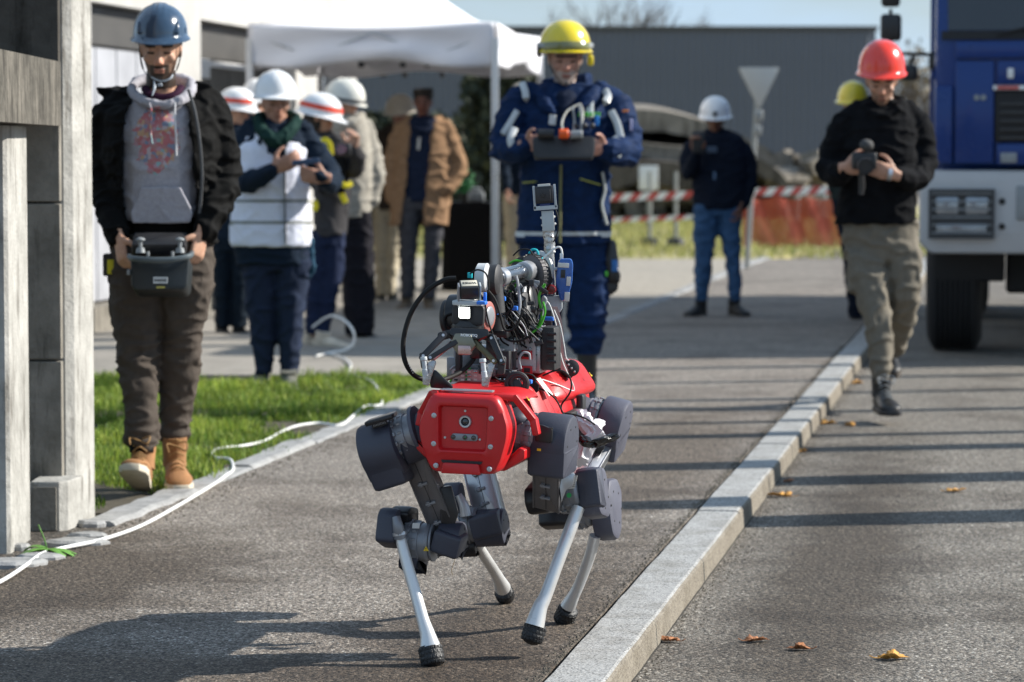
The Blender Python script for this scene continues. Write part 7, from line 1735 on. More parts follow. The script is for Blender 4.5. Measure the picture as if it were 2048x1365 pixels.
cover(P(1183, 975, Yk - .03), ak, [(.03, .045), (-.02, .05), (-.02, -.055), (.03, -.048)], .058, lg, M_slate, rot=-5, bev=.008, rnd=.008, name='knee_shell')
label(P(1146, 965, Yk - .064), .017, .034, (ak * .96 + Z * .0).normalized(), (Z * .97 + ak * .22).normalized(), M_sticker, lg, 'type_plate')
bm = NB()
for i in range(5): box(bm, P(1143.5 + i * 1.2, 957 + i * 4, Yk - .0655), .010, .0014, .0007)
o = obj('type_text', bm, M_ink, lg, False); o['kind'] = 'stuff'
bm = NB(); lathe(bm, P(1138, 991, Yk - .066), V((0, -1, 0)), [(0, .0062), (.0012, .0062)], 18); obj('green_dot', bm, M_dotg, lg)
shank([(P(1157, 1015, Yk - .04), .0168), (P(1140, 1060, Yk - .06), .0166), (P(1112, 1135, Yk - .09), .0158), (P(1092, 1190, Yk - .11), .0162), (P(1080, 1215, Yk - .12), .019), (P(1069, 1252, Yk - .13), .025)], lg, P(1066, 1270, 7.455), .0285, .052)
# ---- rear leg, image right
lg = part('leg'); lg['label'] = 'rear leg on the right of the picture'
Y = 8.09; a = axis(14, -14); c = P(1226, 852, Y)
bm = NB(); cyl(bm, P(1150, 830, Y), P(1196, 846, Y), .058, .052, 20, .005); obj('hip_housing', bm, M_slate, lg); finned(P(1186, 838, Y), -a, .06, .04, lg)
cover(c, a, disc_out(.078, -.078, .05, a0=-15, a1=195), .07, lg, M_slate2, rot=14, bev=.010, name='hip_cover', holes=6, hr=.05)
cover(c - afr(a, 14)[0] * .04, a, [(.07, .03), (.058, -.045), (-.05, -.045), (-.072, .03)], .072, lg, M_slate2, rot=14, bev=.010, name='hip_skirt')
bm = NB(); box(bm, P(1196, 895, Y - .07), .03, .05, .03, V((.8, 0, -.5)), V((0, 1, 0)), V((.5, 0, .8)), .004); obj('hip_recess', bm, M_bk, lg)
d, s, n_ = thigh(P(1208, 888, Y - .02), P(1155, 975, Y - .16), .060, .04, lg, M_mach, 1)
bm = NB(); tube(bm, [P(1180, 900, Y - .06), P(1160, 925, Y - .1), P(1150, 948, Y - .13)], .005, 8, 4); obj('thigh_cable', bm, M_tie, lg)
Yk = 7.9; ak = axis(18, 6)
cover(P(1120, 1028, Yk + .0), ak, [(.04, .03), (-.03, .04), (-.05, .0), (-.02, -.04), (.04, -.035)], .10, lg, M_bk, rot=-14, bev=.01, name='knee_cap'); vents(P(1142, 1030, Yk - .05), ak, Z, V((0, -1, 0)), lg, 6, .018)
finned(P(1168, 1018, Yk), ak, .052, .05, lg)
cover(P(1212, 1016, Yk), ak, [(.062, .03), (.05, .068), (-.03, .082), (-.066, .05), (-.05, -.06), (-.02, -.088), (.03, -.08), (.05, -.04)], .058, lg, M_slate2, rot=-12, bev=.012, rnd=.016, name='knee_cover', holes=6, hr=.045)
shank([(P(1190, 1072, Yk - .03), .0155), (P(1180, 1110, Yk - .01), .0152), (P(1160, 1165, Yk + .04), .0145), (P(1148, 1190, Yk + .06), .0158), (P(1136, 1213, Yk + .08), .0215)], lg, P(1130, 1233, 8.0), .0282, .052)
# ---- rear leg, image left
lg = part('leg'); lg['label'] = 'rear leg on the left, seen between the front legs'
Y = 8.1
d, s, n_ = thigh(P(948, 900, Y + .02), P(985, 1050, Y - .05), .078, .045, lg, M_mach, 3)
Yk = 8.05; ak = axis(12, 4)
cover(P(908, 1003, Yk - .0), ak, [(.045, .03), (.01, .055), (-.03, .045), (-.045, -.02), (.0, -.045), (.04, -.035)], .052, lg, M_slate, rot=10, bev=.009, name='knee_cap')
bm = NB(); tube(bm, [P(917, 990, Yk - .05), P(928, 1012, Yk - .05), P(932, 1032, Yk - .05)], [.009, .014, .016], 12, 3); obj('shank_clamp', bm, M_mach, lg)
finned(P(936, 1050, Yk), ak, .054, .06, lg); cover(P(938, 1092, Yk + .02), ak, disc_out(.035, -.02, .02, a0=-60, a1=240), .05, lg, M_bk, bev=.006, name='shank_cover')
cover(P(982, 1056, Yk - .01), ak, disc_out(.052, -.03, .03, a0=-60, a1=240), .085, lg, M_slate, rot=20, bev=.009, name='knee_cover', holes=6, hr=.034)
cover(P(975, 1048, Yk - .03), axis(12, 14), [(.04, .03), (-.03, .035), (-.03, -.04), (.035, -.035)], .085, lg, M_slate, bev=.009, name='knee_shell')
shank([(P(948, 1078, Yk - .0), .0145), (P(966, 1108, Yk + .05), .0148), (P(988, 1142, Yk + .14), .0152), (P(998, 1160, Yk + .19), .017), (P(1005, 1176, Yk + .24), .023)], lg, P(1010, 1190, 8.36), .0262, .044)
warn(P(930, 1063, Yk - .058), .006, V((1, 0, 0)), Z, lg)
bm = NB(); tube(bm, [P(912, 1108, 7.6), P(908, 1125, 7.6), P(903, 1142, 7.6), P(906, 1150, 7.6)], .0007, 4, 3); obj('grass_stalk', bm, mat('straw', (.2, .14, .06)), lg)
# ---- wrap and tape on the rear leg
bm = NB(); rnd = random.Random(8)
def crumple(pts, th, n=26, amp=.012, seed=0):
    bm = NB(); rg = []
    path = smooth_path(pts, 5)
    for i, q in enumerate(path):
        rg.append([q + V((math.cos(2 * pi * k / n), -.5 * math.sin(2 * pi * k / n), .55 * math.sin(2 * pi * k / n))) * (th * (1 + .55 * noise.noise(V((k * .6 + seed, i * .35, seed))) )) for k in range(n)])
    ring_loft(bm, rg); return bm
obj('plastic_wrap', crumple([P(1160, 828, 7.82), P(1172, 850, 7.80), P(1190, 872, 7.80), P(1168, 895, 7.80), P(1160, 925, 7.8)], .024, seed=3), M_bag, rob, autos=20)
obj('plastic_wrap', crumple([P(1196, 845, 7.84), P(1188, 862, 7.80), P(1200, 875, 7.80)], .018, seed=9), M_bag, rob, autos=20)
obj('tape_wrap', crumple([P(1166, 878, 7.76), P(1180, 890, 7.74), P(1200, 884, 7.74), P(1226, 874, 7.76)], .017, seed=5), M_btape, rob, autos=20)

# ================================================================== ARM ON THE BACK
arm = part('robot_arm')
def T(name, pts, r, m, n=8, sub=6, parent=arm, flat=1): bm = NB(); tube(bm, pts, r, n, sub, flat=flat); return obj(name, bm, m, parent)
def PP(Y, *a): return [P(x[0], x[1], Y + (x[2] if len(x) > 2 else 0)) for x in a]
def bxp(name, px, py, Y, w, h, d, m, ex=None, bev=.003, parent=arm, ey=None, ez=None):
    """box of w,h in photo pixels and d metres deep, centred at depth Y"""
    bm = NB(); box(bm, P(px, py, Y), m_(w, Y), d, m_(h, Y), ex or rr_x, ey or rb_, ez or Z, bev); return obj(name, bm, m, parent)
def drum(name, px, py, Y, r, L, ax, m, parent=arm, bev=.15, n=32):
    c = P(px, py, Y); r = m_(r, Y); L = m_(L, Y); bm = NB()
    lathe(bm, c, ax, [(-L / 2, r * (1 - bev)), (-L / 2 + r * bev * .6, r), (L / 2 - r * bev * .6, r), (L / 2, r * (1 - bev)), (L / 2 + .0005, r * .3)], n); return obj(name, bm, m, parent)
ax_l = axis(14, 0)
# boxes on the back
b_fin = bxp('drive_box', 1060, 708, 7.72, 58, 72, .09, M_mach)
for i in range(11): bxp('cooling_fin', 1036 + i * 4.8, 664, 7.72, 2.2, 22, .085, M_mach, bev=.0005)
bxp('port_plate', 1052, 708, 7.665, 40, 68, .006, mat('pale_plate', (.5, .49, .5), .5), bev=.001)
for yy in (710, 741):
    pr = bxp('port', 1054, yy, 7.658, 22, 18, .004, M_port, bev=.001)
    bxp('port_hole', 1054, yy, 7.655, 12, 9, .003, M_ink, bev=.0005)
for i in range(8): bxp('plate_screw', 1034 + (i % 2) * 36, 680 + (i // 2) * 19, 7.66, 3, 3, .004, M_ink, bev=.0005)
bxp('battery_box', 1102, 696, 7.70, 28, 86, .09, M_bkm, bev=.004)
for i in range(5): bxp('battery_rib', 1103, 668 + i * 14, 7.65, 20, 6, .006, M_bk, bev=.001)
bxp('base_block', 980, 722, 7.72, 104, 60, .10, M_cast); bxp('base_plate', 975, 766, 7.68, 130, 12, .14, M_mach, bev=.001)
bxp('board', 935, 752, 7.60, 62, 26, .02, mat('board_rose', (.45, .36, .34), .4), bev=.001)
for i in range(3): bxp('board_led', 933, 745 + i * 7, 7.588, 4, 4, .002, M_dotg, bev=.0002)
for i, (x, y, w, h) in enumerate(((960, 748, 20, 20), (905, 735, 18, 40), (1000, 745, 26, 14), (1022, 752, 20, 22), (915, 708, 10, 56), (1012, 690, 40, 24), (995, 706, 30, 18), (948, 734, 20, 10))):
    bxp('metal_block', x, y, 7.62 + .01 * (i % 3), w, h, .03, (M_mach, M_cast, M_lgrey)[i % 3], bev=.001)
for i in range(4): bxp('connector', 1000 + i * 14, 760, 7.585, 9, 8, .03, M_chrome, bev=.001)
# shoulder and elbow
ax_s = axis(20, 6)
drum('shoulder_drum', 1032, 632, 7.70, 46, 56, ax_s, M_bkm, bev=.12); drum('shoulder_cap', 1018, 632, 7.685, 47, 14, ax_s, M_wdisc, bev=.08); drum('shoulder_ring', 1040, 632, 7.69, 48.5, 8, ax_s, M_cast, bev=.05)
drum('shoulder_end', 1062, 636, 7.71, 40, 14, ax_s, M_bk, bev=.3); drum('shoulder_mark', 1006, 632, 7.675, 20, 4, ax_s, M_port, bev=.1)
drum('shoulder_base', 1020, 678, 7.72, 34, 34, Z, M_mach, bev=.1)
for i in range(26):
    u, w = afr(ax_s); t = 2 * pi * i / 26; q = P(1040, 632, 7.69) + (u * math.cos(t) + w * math.sin(t)) * m_(48.5, 7.69); bm = NB(); box(bm, q, .006, .004, .010, u, w, ax_s); obj('ring_tooth', bm, M_cast, arm, False)
ax_e = V((.85, .5, .1)).normalized()
drum('elbow_drum', 1062, 552, 7.86, 42, 40, V((.55, .8, .1)), M_bkm, bev=.12)
el_ax = V((.60, -.75, .12)).normalized()
drum('elbow_ring', 1066, 549, 7.80, 40, 10, V((.75, .6, .05)), mat('ribbed_grey', (.12, .11, .115), .6), bev=.05)
for i in range(34):
    A_ = V((.75, .6, .05)).normalized(); u, w = afr(A_); t = 2 * pi * i / 34; q = P(1066, 549, 7.80) + (u * math.cos(t) + w * math.sin(t)) * m_(40.5, 7.8); bm = NB(); box(bm, q, .004, .003, .016, (A_.cross(u * math.cos(t) + w * math.sin(t))), (u * math.cos(t) + w * math.sin(t)), A_); obj('ring_rib', bm, M_bkm, arm, False)
drum('elbow_cap', 1082, 540, 7.88, 38, 10, V((.75, .6, .05)), M_wdisc, bev=.12)
drum('upper_arm', 1052, 588, 7.80, 24, 62, V((.1, .2, 1)), M_bkm, bev=.08)
# forearm tube running forward and left to the wrist
bm = NB(); cyl(bm, P(1060, 540, 7.80), P(992, 558, 7.56), m_(17, 7.7), n=28); obj('forearm_tube', bm, M_chrome, arm)
bm = NB(); cyl(bm, P(1056, 542, 7.77), P(1046, 545, 7.73), m_(21, 7.7), n=28, bev=.002); obj('tube_collar', bm, M_mach, arm); bm = NB(); cyl(bm, P(1006, 554, 7.60), P(996, 557, 7.57), m_(19, 7.6), n=28, bev=.002); obj('tube_collar', bm, M_mach, arm)
drum('wrist_cap', 966, 556, 7.50, 29, 24, ax_l, M_wdisc, bev=.18); drum('wrist_drum', 986, 560, 7.52, 31, 30, ax_l, M_bkm, bev=.22); drum('wrist_ring', 974, 557, 7.505, 30.5, 4, ax_l, M_cast, bev=.03)
drum('wrist_link', 988, 598, 7.53, 20, 60, V((-.1, 0, 1)), M_bkm, bev=.1)
drum('hand_drum', 932, 634, 7.50, 46, 76, V((.95, -.3, .05)), M_bk, bev=.3); drum('hand_side_ring', 976, 633, 7.47, 30, 8, V((.9, -.4, 0)), mat('ring_rose', (.35, .12, .10), .4), bev=.08); drum('hand_side_cap', 979, 633, 7.462, 20, 8, V((.9, -.4, 0)), M_cast, bev=.15)
drum('hand_left_cap', 897, 636, 7.52, 36, 20, V((.95, -.3, .05)), M_bkm, bev=.2)
# camera in its bracket over the hand
def bracket_camera(cx, cy, Y, s, tilt, txt, parent, nm):
    up = (Z * math.cos(R(tilt)) - V((0, -1, 0)) * math.sin(R(tilt)) * -1).normalized(); up = V((0, -math.sin(R(tilt)), math.cos(R(tilt)))); fw = V((0, -math.cos(R(tilt)), -math.sin(R(tilt)))); ex = V((1, 0, 0))
    return up, fw, ex
up_, fw_, ex_ = bracket_camera(0, 0, 0, 1, -24, '', arm, '')
Yc = 7.40; cc = P(938, 580, Yc)
up_ = V((.03, -.42, .9)).normalized(); fw_ = V((.12, -.9, -.4)); fw_ = (fw_ - up_ * fw_.dot(up_)).normalized(); ex_ = fw_.cross(up_).normalized(); ex_ = -ex_ if ex_.x < 0 else ex_
bm = NB(); box(bm, cc, .046, .045, .034, ex_, fw_, up_, .004); obj('camera_housing', bm, M_bk, arm)
bm = NB(); box(bm, cc + up_ * .0178, .040, .030, .002, ex_, fw_, up_, .0004); obj('camera_label', bm, mat('cream_label', (.5, .47, .38), .6), arm)
text('camera_label_text', 'WFI53', .0125, cc + up_ * .0192, -ex_, fw_, M_ink, arm, True)
for sx_ in (-1, 1):
    bm = NB(); prism(bm, [(-.012, -.05), (.02, -.05), (.016, .018), (-.006, .018)], cc + ex_ * (sx_ * .0265 - .002), fw_, up_, ex_, .004, .0005, .003); obj('camera_bracket', bm, M_lgrey if sx_ > 0 else M_cast, arm)
bm = NB(); box(bm, P(938, 606, Yc + .01), .075, .05, .012, rr_x, rb_, Z, .003); obj('bracket_base', bm, M_lgrey, arm)
bm = NB(); prism(bm, [(-.042, -.026), (.04, -.028), (.043, .022), (-.036, .026)], P(938, 628, 7.42), rr_x, Z, -rb_, .02, .004, .01); obj('lamp_housing', bm, M_bkm, arm)
bm = NB(); prism(bm, [(-.0165, -.0165), (.0165, -.0165), (.0165, .0165), (-.0165, .0165)], P(929, 626, 7.397), rr_x, Z, -rb_, .004, .001, .005); obj('lamp_rim', bm, M_bk, arm)
bm = NB(); prism(bm, [(-.0135, -.0135), (.0135, -.0135), (.0135, .0135), (-.0135, .0135)], P(929, 626, 7.393), rr_x, Z, -rb_, .003, .0008, .004); obj('lamp', bm, M_led, arm)
# gripper
gp_ = part('gripper')
gd = V((.06, -.38, -.92)).normalized()
bm = NB(); lathe(bm, P(935, 648, 7.44), gd, [(0, .030), (.004, .041), (.022, .041), (.028, .037), (.034, .038), (.044, .032), (.052, .022)], 36); obj('coupler', bm, M_bk, gp_)
bm = NB(); prism(bm, [(-.045, .014), (.05, .014), (.052, -.002), (.026, -.014), (-.024, -.014), (-.05, -.004)], P(937, 672, 7.385), rr_x, V((0, .35, .94)).normalized(), V((0, -.94, .35)).normalized(), .02, .003, .006); obj('palm_cover', bm, M_bk, gp_)
text('maker_name', 'ROBOTIQ', .0095, P(938, 671, 7.3625) + V((0, -.006, .0)), rr_x, V((0, .35, .94)).normalized(), M_wht_hel, gp_, True)
bm = NB(); prism(bm, [(-.02, .026), (.02, .026), (.032, .0), (.012, -.026), (-.012, -.026), (-.032, .0)], P(931, 688, 7.39), rr_x, Z, -rb_, .03, .002, .003); obj('palm_block', bm, mat('palm_metal', (.2, .2, .16), .35, .7), gp_)
bm = NB(); box(bm, P(930, 700, 7.365), .032, .02, .022, rr_x, rb_, Z, .002); obj('palm_plate', bm, mat('rose_metal', (.5, .36, .34), .3, .7), gp_)
def bar(name, p, q, w, th, m, parent, pins=True):
    d = (q - p).normalized(); n_ = -rb_; n_ = (n_ - d * n_.dot(d)).normalized(); s = d.cross(n_)
    L = (q - p).length; bm = NB(); prism(bm, [(-w / 2, -w * .6), (w / 2, -w * .6), (w * .42, L + w * .6), (-w * .42, L + w * .6)], p - n_ * th / 2, s, d, n_, th, .0015, w * .45, 4); obj(name, bm, m, parent)
    if pins:
        for e in (p, q): bm = NB(); lathe(bm, e + n_ * (th / 2 - .001), n_, [(0, .0038), (.002, .0036)], 12); obj('pin', bm, M_mach, parent)
Yg = 7.37
bar('finger_link', P(886, 672, Yg - .0), P(846, 713, Yg - .02), .017, .012, M_bk, gp_); bar('finger_link', P(918, 681, Yg), P(860, 716, Yg - .02), .013, .010, M_bkm, gp_)
bar('finger_knuckle', P(886, 672, Yg + .02), P(918, 664, Yg + .02), .022, .012, M_bk, gp_); bar('finger_side', P(900, 690, Yg + .03), P(868, 716, Yg + .01), .012, .02, mat('rose_metal', (.5, .36, .34), .3, .7), gp_, False)
bar('finger_link', P(984, 677, Yg - .0), P(1004, 722, Yg - .02), .017, .012, M_bk, gp_); bar('finger_link', P(946, 681, Yg), P(988, 722, Yg - .02), .015, .010, mat('dark_gold', (.1, .09, .05), .4, .6), gp_)
bar('finger_knuckle', P(984, 677, Yg + .02), P(954, 668, Yg + .02), .02, .012, M_bk, gp_)
bar('finger_lower', P(846, 713, Yg - .01), P(848, 730, Yg - .01), .016, .014, M_bkm, gp_, False); bar('finger_lower', P(1004, 722, Yg - .01), P(1003, 740, Yg - .01), .02, .014, M_bkm, gp_, False)
for (x, y0, y1, sgn) in ((847, 714, 772, 1), (965, 718, 776, 1)):
    bm = NB(); q0, q1 = P(x, y0, Yg - .035), P(x + 4, y1 - 22, Yg - .035)
    lathe(bm, q0, q1 - q0, [(0, .0075), (.003, .0085), (.008, .0085), (.010, .006), (.03, .006), (.032, .0075), (.046, .0075)], 18); obj('fingertip_pin', bm, M_lgrey, gp_)
    bm = NB(); prism(bm, [(-.008, .02), (.02, .03), (.024, .022), (.012, -.012), (.006, -.034), (-.01, -.03)], P(x + 6, (y0 + y1) / 2 + 2, Yg - .02), V((1, 0, 0)), Z, V((0, 1, 0)), .022, .0015, .003); obj('fingertip', bm, M_tape, gp_)
bm = NB(); prism(bm, [(-.012, .02), (.006, .024), (.05, -.018), (.045, -.024), (-.006, -.02)], P(866, 760, Yg + .0), V((1, 0, 0)), Z, V((0, 1, 0)), .02, .002, .004); obj('finger_foot', bm, M_bk, gp_)
drum('inner_drum', 1008, 606, 7.68, 27, 40, axis(30, -8), M_bkm, bev=.12); drum('inner_ring', 1000, 608, 7.665, 28, 6, axis(30, -8), M_cast, bev=.05)
drum('inner_drum', 1052, 604, 7.74, 33, 44, axis(16, 12), M_bk, bev=.14); drum('inner_ring', 1058, 606, 7.72, 34, 6, axis(16, 12), M_wdisc, bev=.05); drum('inner_drum', 990, 650, 7.60, 20, 34, Z, M_bk, bev=.12)
rnd = random.Random(31)
for i in range(64):
    x_, y_ = rnd.uniform(980, 1088), rnd.uniform(562, 712); nm_, mm_ = rnd.choice([('cable_clip', M_bk), ('cable_clip', M_bkm), ('sensor_block', M_bk), ('joint_bracket', M_cast), ('connector', M_chrome), ('cable_clip', M_bkm)])
    tt_ = rnd.uniform(-1, 1); bxp(nm_, x_, y_, rnd.uniform(7.63, 7.68), rnd.uniform(5, 17), rnd.uniform(5, 14), rnd.uniform(.008, .03), mm_, ex=V((math.cos(tt_), 0, math.sin(tt_))), ez=V((-math.sin(tt_), 0, math.cos(tt_))), ey=V((0, 1, 0)), bev=.001)
for i, (x_, y_, w, h, m_m) in enumerate(((985, 700, 22, 40, M_bk), (1012, 720, 18, 36, M_bkm), (952, 700, 20, 34, M_bk), (1000, 668, 34, 14, M_bk), (918, 722, 10, 50, M_bkm), (1008, 748, 30, 14, M_bk), (972, 742, 26, 12, M_bk))):
    bxp('electronics_box', x_, y_, 7.585 + .006 * (i % 3), w, h, .03, m_m, bev=.002)
for i in range(12): bxp('board_chip', 912 + (i % 4) * 13, 744 + (i // 4) * 8, 7.586, 7, 4, .003, rnd.choice([M_bk, M_chrome, M_sticker]), bev=.0003)
# big black cable loop and harness
cab_ = part('cable_harness')
def C(name, Y, pts, r, m, n=8, sub=6): return T(name, PP(Y, *pts), r, m, n, sub, cab_)
C('thick_cable', 7.42, [(912, 557, .0), (890, 560, 0), (856, 580, 0), (828, 615, 0), (812, 655, 0), (806, 695, 0), (812, 728, 0), (830, 752, .02), (862, 762, .06), (892, 758, .1), (925, 742, .14), (946, 720, .17), (950, 705, .2)], .0062, M_bcab, 12, 8)
for i in range(5): bxp('cable_print', 817 + i * 2.2, 728 + i * 4.6, 7.414, 1.6, 2.6, .0006, M_sticker, bev=0, parent=cab_)
C('black_cable', 7.45, [(905, 628), (892, 632), (888, 645), (893, 660), (905, 664)], .0035, M_bcab)
C('black_cable', 7.42, [(940, 548), (955, 540), (972, 548), (978, 575), (970, 600), (976, 640), (985, 668)], .0022, M_bcab)
C('black_cable', 7.44, [(975, 580), (990, 600), (1000, 630), (1010, 660), (1030, 655), (1045, 625)], .003, M_bcab)
C('green_cable', 7.66, [(993, 578), (998, 592), (1006, 598), (1024, 580), (1035, 565), (1030, 552)], .0034, M_gcab); C('green_cable', 7.80, [(1018, 528), (1030, 522), (1046, 524), (1054, 532), (1050, 540), (1036, 541)], .003, M_gcab)
C('green_cable', 7.66, [(1040, 668), (1060, 668), (1076, 652), (1084, 630), (1078, 598), (1082, 582), (1090, 568)], .0036, M_gcab); C('green_cable', 7.70, [(1004, 560, -.05), (1024, 558), (1036, 560)], .003, M_gcab)
C('green_cable', 7.6, [(900, 765), (910, 748), (925, 742), (942, 738)], .003, M_gcab); C('green_cable', 7.64, [(1062, 668), (1080, 652), (1090, 625), (1086, 604)], .0028, M_gcab)
C('grey_cable', 7.62, [(1002, 552), (1000, 580), (1002, 615), (1006, 640), (1022, 650), (1034, 638), (1040, 610), (1036, 570), (1032, 552)], .0038, M_grcab); C('grey_cable', 7.63, [(1006, 600), (1004, 622), (1010, 642), (1024, 644), (1034, 628), (1038, 600)], .003, M_grcab)
C('grey_cable', 7.66, [(1072, 660), (1082, 640), (1088, 612), (1092, 600), (1086, 592)], .0034, M_grcab); C('grey_cable', 7.6, [(1042, 738), (1038, 720), (1046, 706), (1058, 708), (1060, 720)], .003, M_grcab); C('grey_cable', 7.6, [(900, 740), (912, 732), (930, 742), (925, 752), (905, 750)], .0028, M_grcab)
C('black_cable', 7.78, [(1026, 512), (1040, 500), (1058, 500), (1066, 510)], .002, M_bcab); C('cyan_cable', 7.8, [(1058, 508), (1064, 500), (1074, 502), (1078, 518)], .0032, M_cyan)
C('black_cable', 7.72, [(1050, 560), (1068, 570), (1078, 600), (1072, 640), (1058, 668)], .0028, M_bcab); C('black_cable', 7.6, [(994, 660), (1016, 680), (1040, 682), (1064, 670)], .003, M_bcab)
C('black_cable', 7.6, [(990, 600), (998, 622), (994, 650), (1002, 680), (1018, 692)], .0024, M_bcab); C('black_cable', 7.58, [(988, 640), (1000, 632), (1014, 626), (1026, 612), (1018, 596)], .0022, M_bcab)
rnd = random.Random(77)
for i in range(44):
    x0_, y0_ = rnd.uniform(985, 1030), rnd.uniform(570, 620); x1_, y1_ = rnd.uniform(1010, 1085), rnd.uniform(640, 700)
    C('loose_cable', 7.60 + rnd.uniform(0, .06), [(x0_, y0_), ((x0_ + x1_) / 2 + rnd.uniform(-18, 18), (y0_ + y1_) / 2 + rnd.uniform(-10, 14)), (x1_, y1_)], rnd.uniform(.0014, .0026), rnd.choice([M_bcab, M_bcab, M_grcab, M_bkm, M_bcab]), 6, 6)
for (x, y, Y, ang) in ((991, 625, 7.56, .3), (1030, 617, 7.60, 0), (1006, 598, 7.6, .8)):
    bxp('cable_tie', x, y, Y, 11, 9, .014, M_tie, bev=.002, parent=cab_)
bxp('blue_strap', 964, 606, 7.36, 18, 7, .03, M_tie, bev=.002, parent=cab_); bxp('blue_strap', 970, 594, 7.38, 6, 18, .01, M_tie, bev=.002, parent=cab_); bxp('blue_strap', 1099, 638, 7.8, 18, 8, .02, M_tie, bev=.002, parent=cab_)
bxp('cyan_plug', 940, 551, 7.44, 9, 11, .01, M_cyan, bev=.001, parent=cab_); bxp('cyan_plug', 1080, 521, 7.82, 10, 12, .01, M_cyan, bev=.001, parent=cab_)
# mast with camera
ms_ = part('camera_mast'); Ym = 7.86
T('mast_tube', PP(Ym, (1103, 590), (1101, 530), (1099, 500)), .0115, M_tape, 12, 3, ms_); 
bm = NB(); rg = []
for i in range(14):
    q = P(1100.5 - i * .35, 505 - i * 3.6, Ym); rg.append([q + V((math.cos(2 * pi * k / 14), math.sin(2 * pi * k / 14), 0)) * (.0145 * (1 + .22 * noise.noise(V((k * .9, i * .7, 2))))) for k in range(14)])
ring_loft(bm, rg); obj('tape_wrapping', bm, M_tape, ms_, autos=20)
mt_ = V((-.07, .0, 1)).normalized(); mx_e = V((1, 0, .07)).normalized(); my_ = V((0, 1, 0))
def mbox(name, px, py, dy, w, h, d, m, bev=.001):
    bm = NB(); box(bm, P(px, py, Ym + dy), m_(w, Ym), d, m_(h, Ym), mx_e, my_, mt_, bev); return obj(name, bm, m, ms_)
mbox('mast_plate', 1096, 442, -.01, 24, 40, .012, M_lgrey, .001)
for (x, y) in ((1083, 436), (1085, 451), (1108, 434), (1110, 448)): bm = NB(); ball(bm, P(x, y, Ym - .01), .0035, .0035, .0035, 8); obj('mast_screw', bm, M_wdisc, ms_)
mbox('camera_frame_arm', 1068.5, 396, -.01, 4.5, 46, .03, M_lgrey, .0005); mbox('camera_frame_arm', 1110, 392, -.01, 4.5, 46, .03, M_lgrey, .0005); mbox('camera_frame_foot', 1091, 416, -.01, 47, 8, .03, M_lgrey, .0005)
mbox('mast_camera', 1088, 390, -.015, 35, 34, .03, M_bk, .002); mbox('mast_camera_face', 1087, 391, -.032, 28, 24, .003, M_bkm, .001)
bm = NB(); lathe(bm, P(1086, 391, Ym - .033), V((0, -1, 0)), [(0, .0065), (.003, .006), (.0031, .0042), (.001, .004)], 18); obj('mast_camera_lens', bm, M_bk, ms_)
mbox('mast_camera_label', 1088, 371, -.016, 25, 5, .02, M_sticker, .0004); mbox('mast_camera_plug', 1090, 411, -.02, 20, 7, .004, mat('plug_indigo', (.03, .05, .18), .4), .0005)
T('mast_wire', PP(Ym - .02, (1108, 412), (1115, 432), (1117, 455), (1112, 474), (1106, 485)), .0016, M_bcab, 6, 5, ms_)
T('white_lead', PP(Ym - .02, (1087, 530), (1086, 518), (1096, 508), (1110, 497), (1120, 495), (1124, 505), (1123, 520)), .0026, M_cable, 8, 6, ms_); bm = NB(); box(bm, P(1123, 513, Ym - .02), .009, .006, .016, bev=.001); obj('white_plug', bm, M_cable, ms_)
# blue device
bd_ = part('radio_module'); bd_x = V((1, 0, -.06)).normalized(); bd_z = V((.06, 0, 1)).normalized()
bm = NB(); prism(bm, [(-.014, .058), (.016, .06), (.021, .048), (.022, .0), (.012, -.05), (-.006, -.052), (-.022, -.005), (-.018, .05)], P(1128, 563, Ym - .03), bd_x, bd_z, my_, .026, .004, .006); obj('module_case', bm, M_bluedev, bd_)
for (x, y, w, h, m) in ((1127, 531, 22, 9, M_sticker), (1137, 563, 8, 18, M_sticker), (1134, 594, 10, 18, M_sticker), (1126, 548, 9, 16, M_bk)):
    bm = NB(); box(bm, P(x, y, Ym - .0315), m_(w, Ym), .003, m_(h, Ym), bd_x, my_, bd_z, .0004); obj('module_label' if m is M_sticker else 'module_clip', bm, m, bd_)
bm = NB(); box(bm, P(1101, 560, Ym), .018, .016, .07, bev=.002); box(bm, P(1108, 538, Ym - .01), .035, .014, .008, bev=.002); obj('module_bracket', bm, M_lgrey, bd_)
bm = NB(); prism(bm, [(-.028, .018), (.026, .022), (.028, -.012), (.018, -.026), (-.01, -.02), (-.024, -.028)], P(1104, 608, Ym - .01), V((1, 0, 0)), Z, V((0, 1, 0)), .02, .003, .006); obj('printed_bracket', bm, M_lgrey, bd_)
bm = NB(); lathe(bm, P(1103, 579, Ym - .04), V((0, -1, 0)), [(0, .013), (.012, .013), (.018, .009), (.019, .003)], 20); obj('stop_button', bm, mat('dark_red_button', (.12, .008, .008), .25), bd_)
bm = NB(); box(bm, P(1096, 640, Ym - .0), .022, .03, .05, bev=.003); obj('mast_foot', bm, M_bkm, bd_)
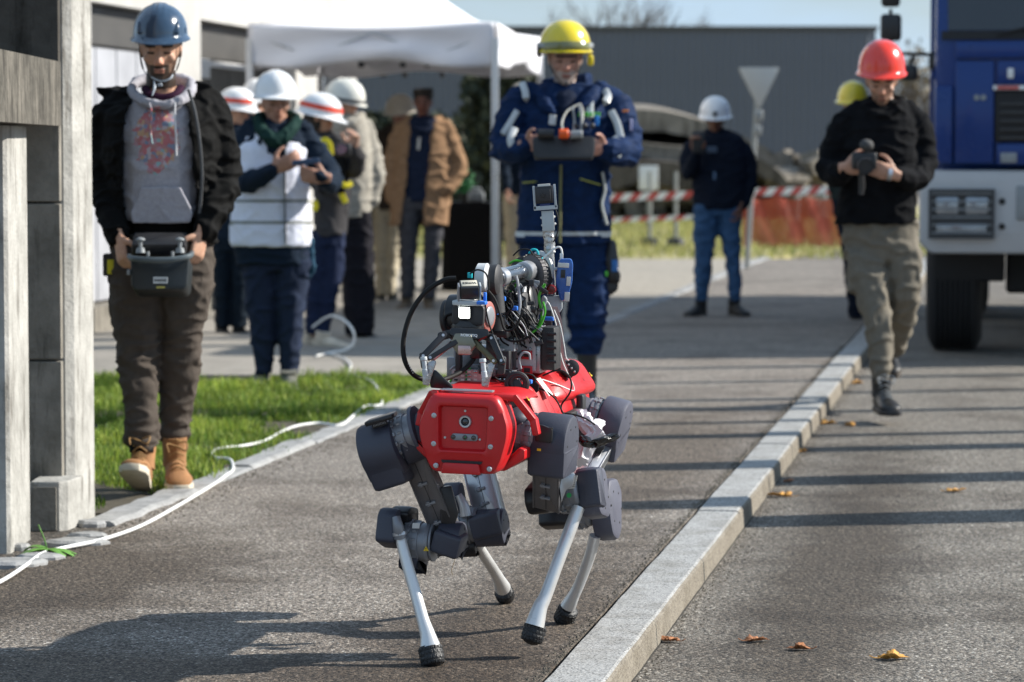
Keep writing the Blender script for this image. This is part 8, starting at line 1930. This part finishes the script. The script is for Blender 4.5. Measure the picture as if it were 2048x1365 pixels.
# rose ribbon and clamp, leads over the red shell
bm = NB(); rg = []
for (x, y, w) in ((1108, 614, 14), (1117, 640, 13), (1121, 670, 12), (1121, 700, 13), (1124, 725, 14), (1130, 742, 14)):
    c = P(x, y, 7.80); h = m_(w, 7.8) / 2; rg.append([c - V((h, 0, 0)), c + V((h, 0, 0)), c + V((h, .003, 0)), c + V((-h, .003, 0))])
ring_loft(bm, rg); obj('flat_ribbon', bm, M_pink, cab_, autos=60)
C('white_lead', 7.74, [(1090, 600), (1100, 612), (1112, 650), (1118, 690), (1124, 720), (1134, 745), (1146, 770, .02), (1146, 782, .02), (1120, 772, 0), (1092, 762, -.03), (1070, 756, -.05)], .0018, M_cable); C('white_lead', 7.72, [(1108, 620), (1120, 650), (1128, 690), (1132, 715), (1138, 722)], .0016, M_cable)
C('black_lead', 7.66, [(1085, 752), (1110, 742), (1130, 745), (1142, 762), (1140, 785), (1124, 808), (1122, 818)], .0024, M_bcab); C('black_lead', 7.6, [(1070, 775), (1090, 782), (1112, 800), (1128, 830), (1140, 842)], .0022, M_bcab); C('black_lead', 7.7, [(1122, 815), (1126, 826), (1150, 830), (1172, 838), (1190, 850)], .0022, M_bcab)
C('black_lead', 7.56, [(990, 755), (1000, 762), (1020, 764), (1030, 758)], .0022, M_bcab); C('black_lead', 7.56, [(1020, 765), (1032, 752), (1050, 748), (1066, 752), (1070, 762), (1058, 770), (1030, 772)], .0024, M_bcab)
for (x, y, r) in ((1034, 768, .026), (1036, 766, .018)):
    bm = NB(); c = P(x, y, 7.5); u, w = V((1, 0, 0)), Z
    tube(bm, [c + u * r * math.cos(t) + w * r * math.sin(t) for t in [2 * pi * i / 16 for i in range(17)]], .006, 8, 2); obj('cable_coil', bm, M_bkm, cab_)
for i in range(4): C('cable_coil', 7.56, [(1052, 770 + i * 3), (1066, 764 + i * 3), (1076, 770 + i * 3), (1070, 776 + i * 3), (1052, 776 + i * 3)], .0026, M_bcab)
bm = NB(); prism(bm, [(-.028, -.025), (.03, -.028), (.022, .0), (.01, .022), (-.012, .018)], P(1030, 776, 7.50), V((1, 0, 0)), Z, V((0, 1, 0)), .02, .003, .006); obj('coil_mount', bm, M_bk, cab_)
bxp('blue_connector', 1060, 764, 7.52, 8, 8, .02, M_tie, bev=.002, parent=cab_)
bm = NB(); box(bm, P(1134, 738, 7.86), .05, .03, .04, V((.8, 0, -.5)), V((0, 1, 0)), V((.5, 0, .8)), .008); lathe(bm, P(1142, 736, 7.85), V((0, -1, 0)), [(0, .022), (.02, .022), (.024, .014)], 20); cl_ = obj('lead_clamp', bm, M_bkm, cab_)
for i in range(3): bm = NB(); ball(bm, P(1137 + i * 6, 730 + i * 7, 7.82), .0032, .0032, .0032, 8); obj('clamp_screw', bm, M_mach, cab_)
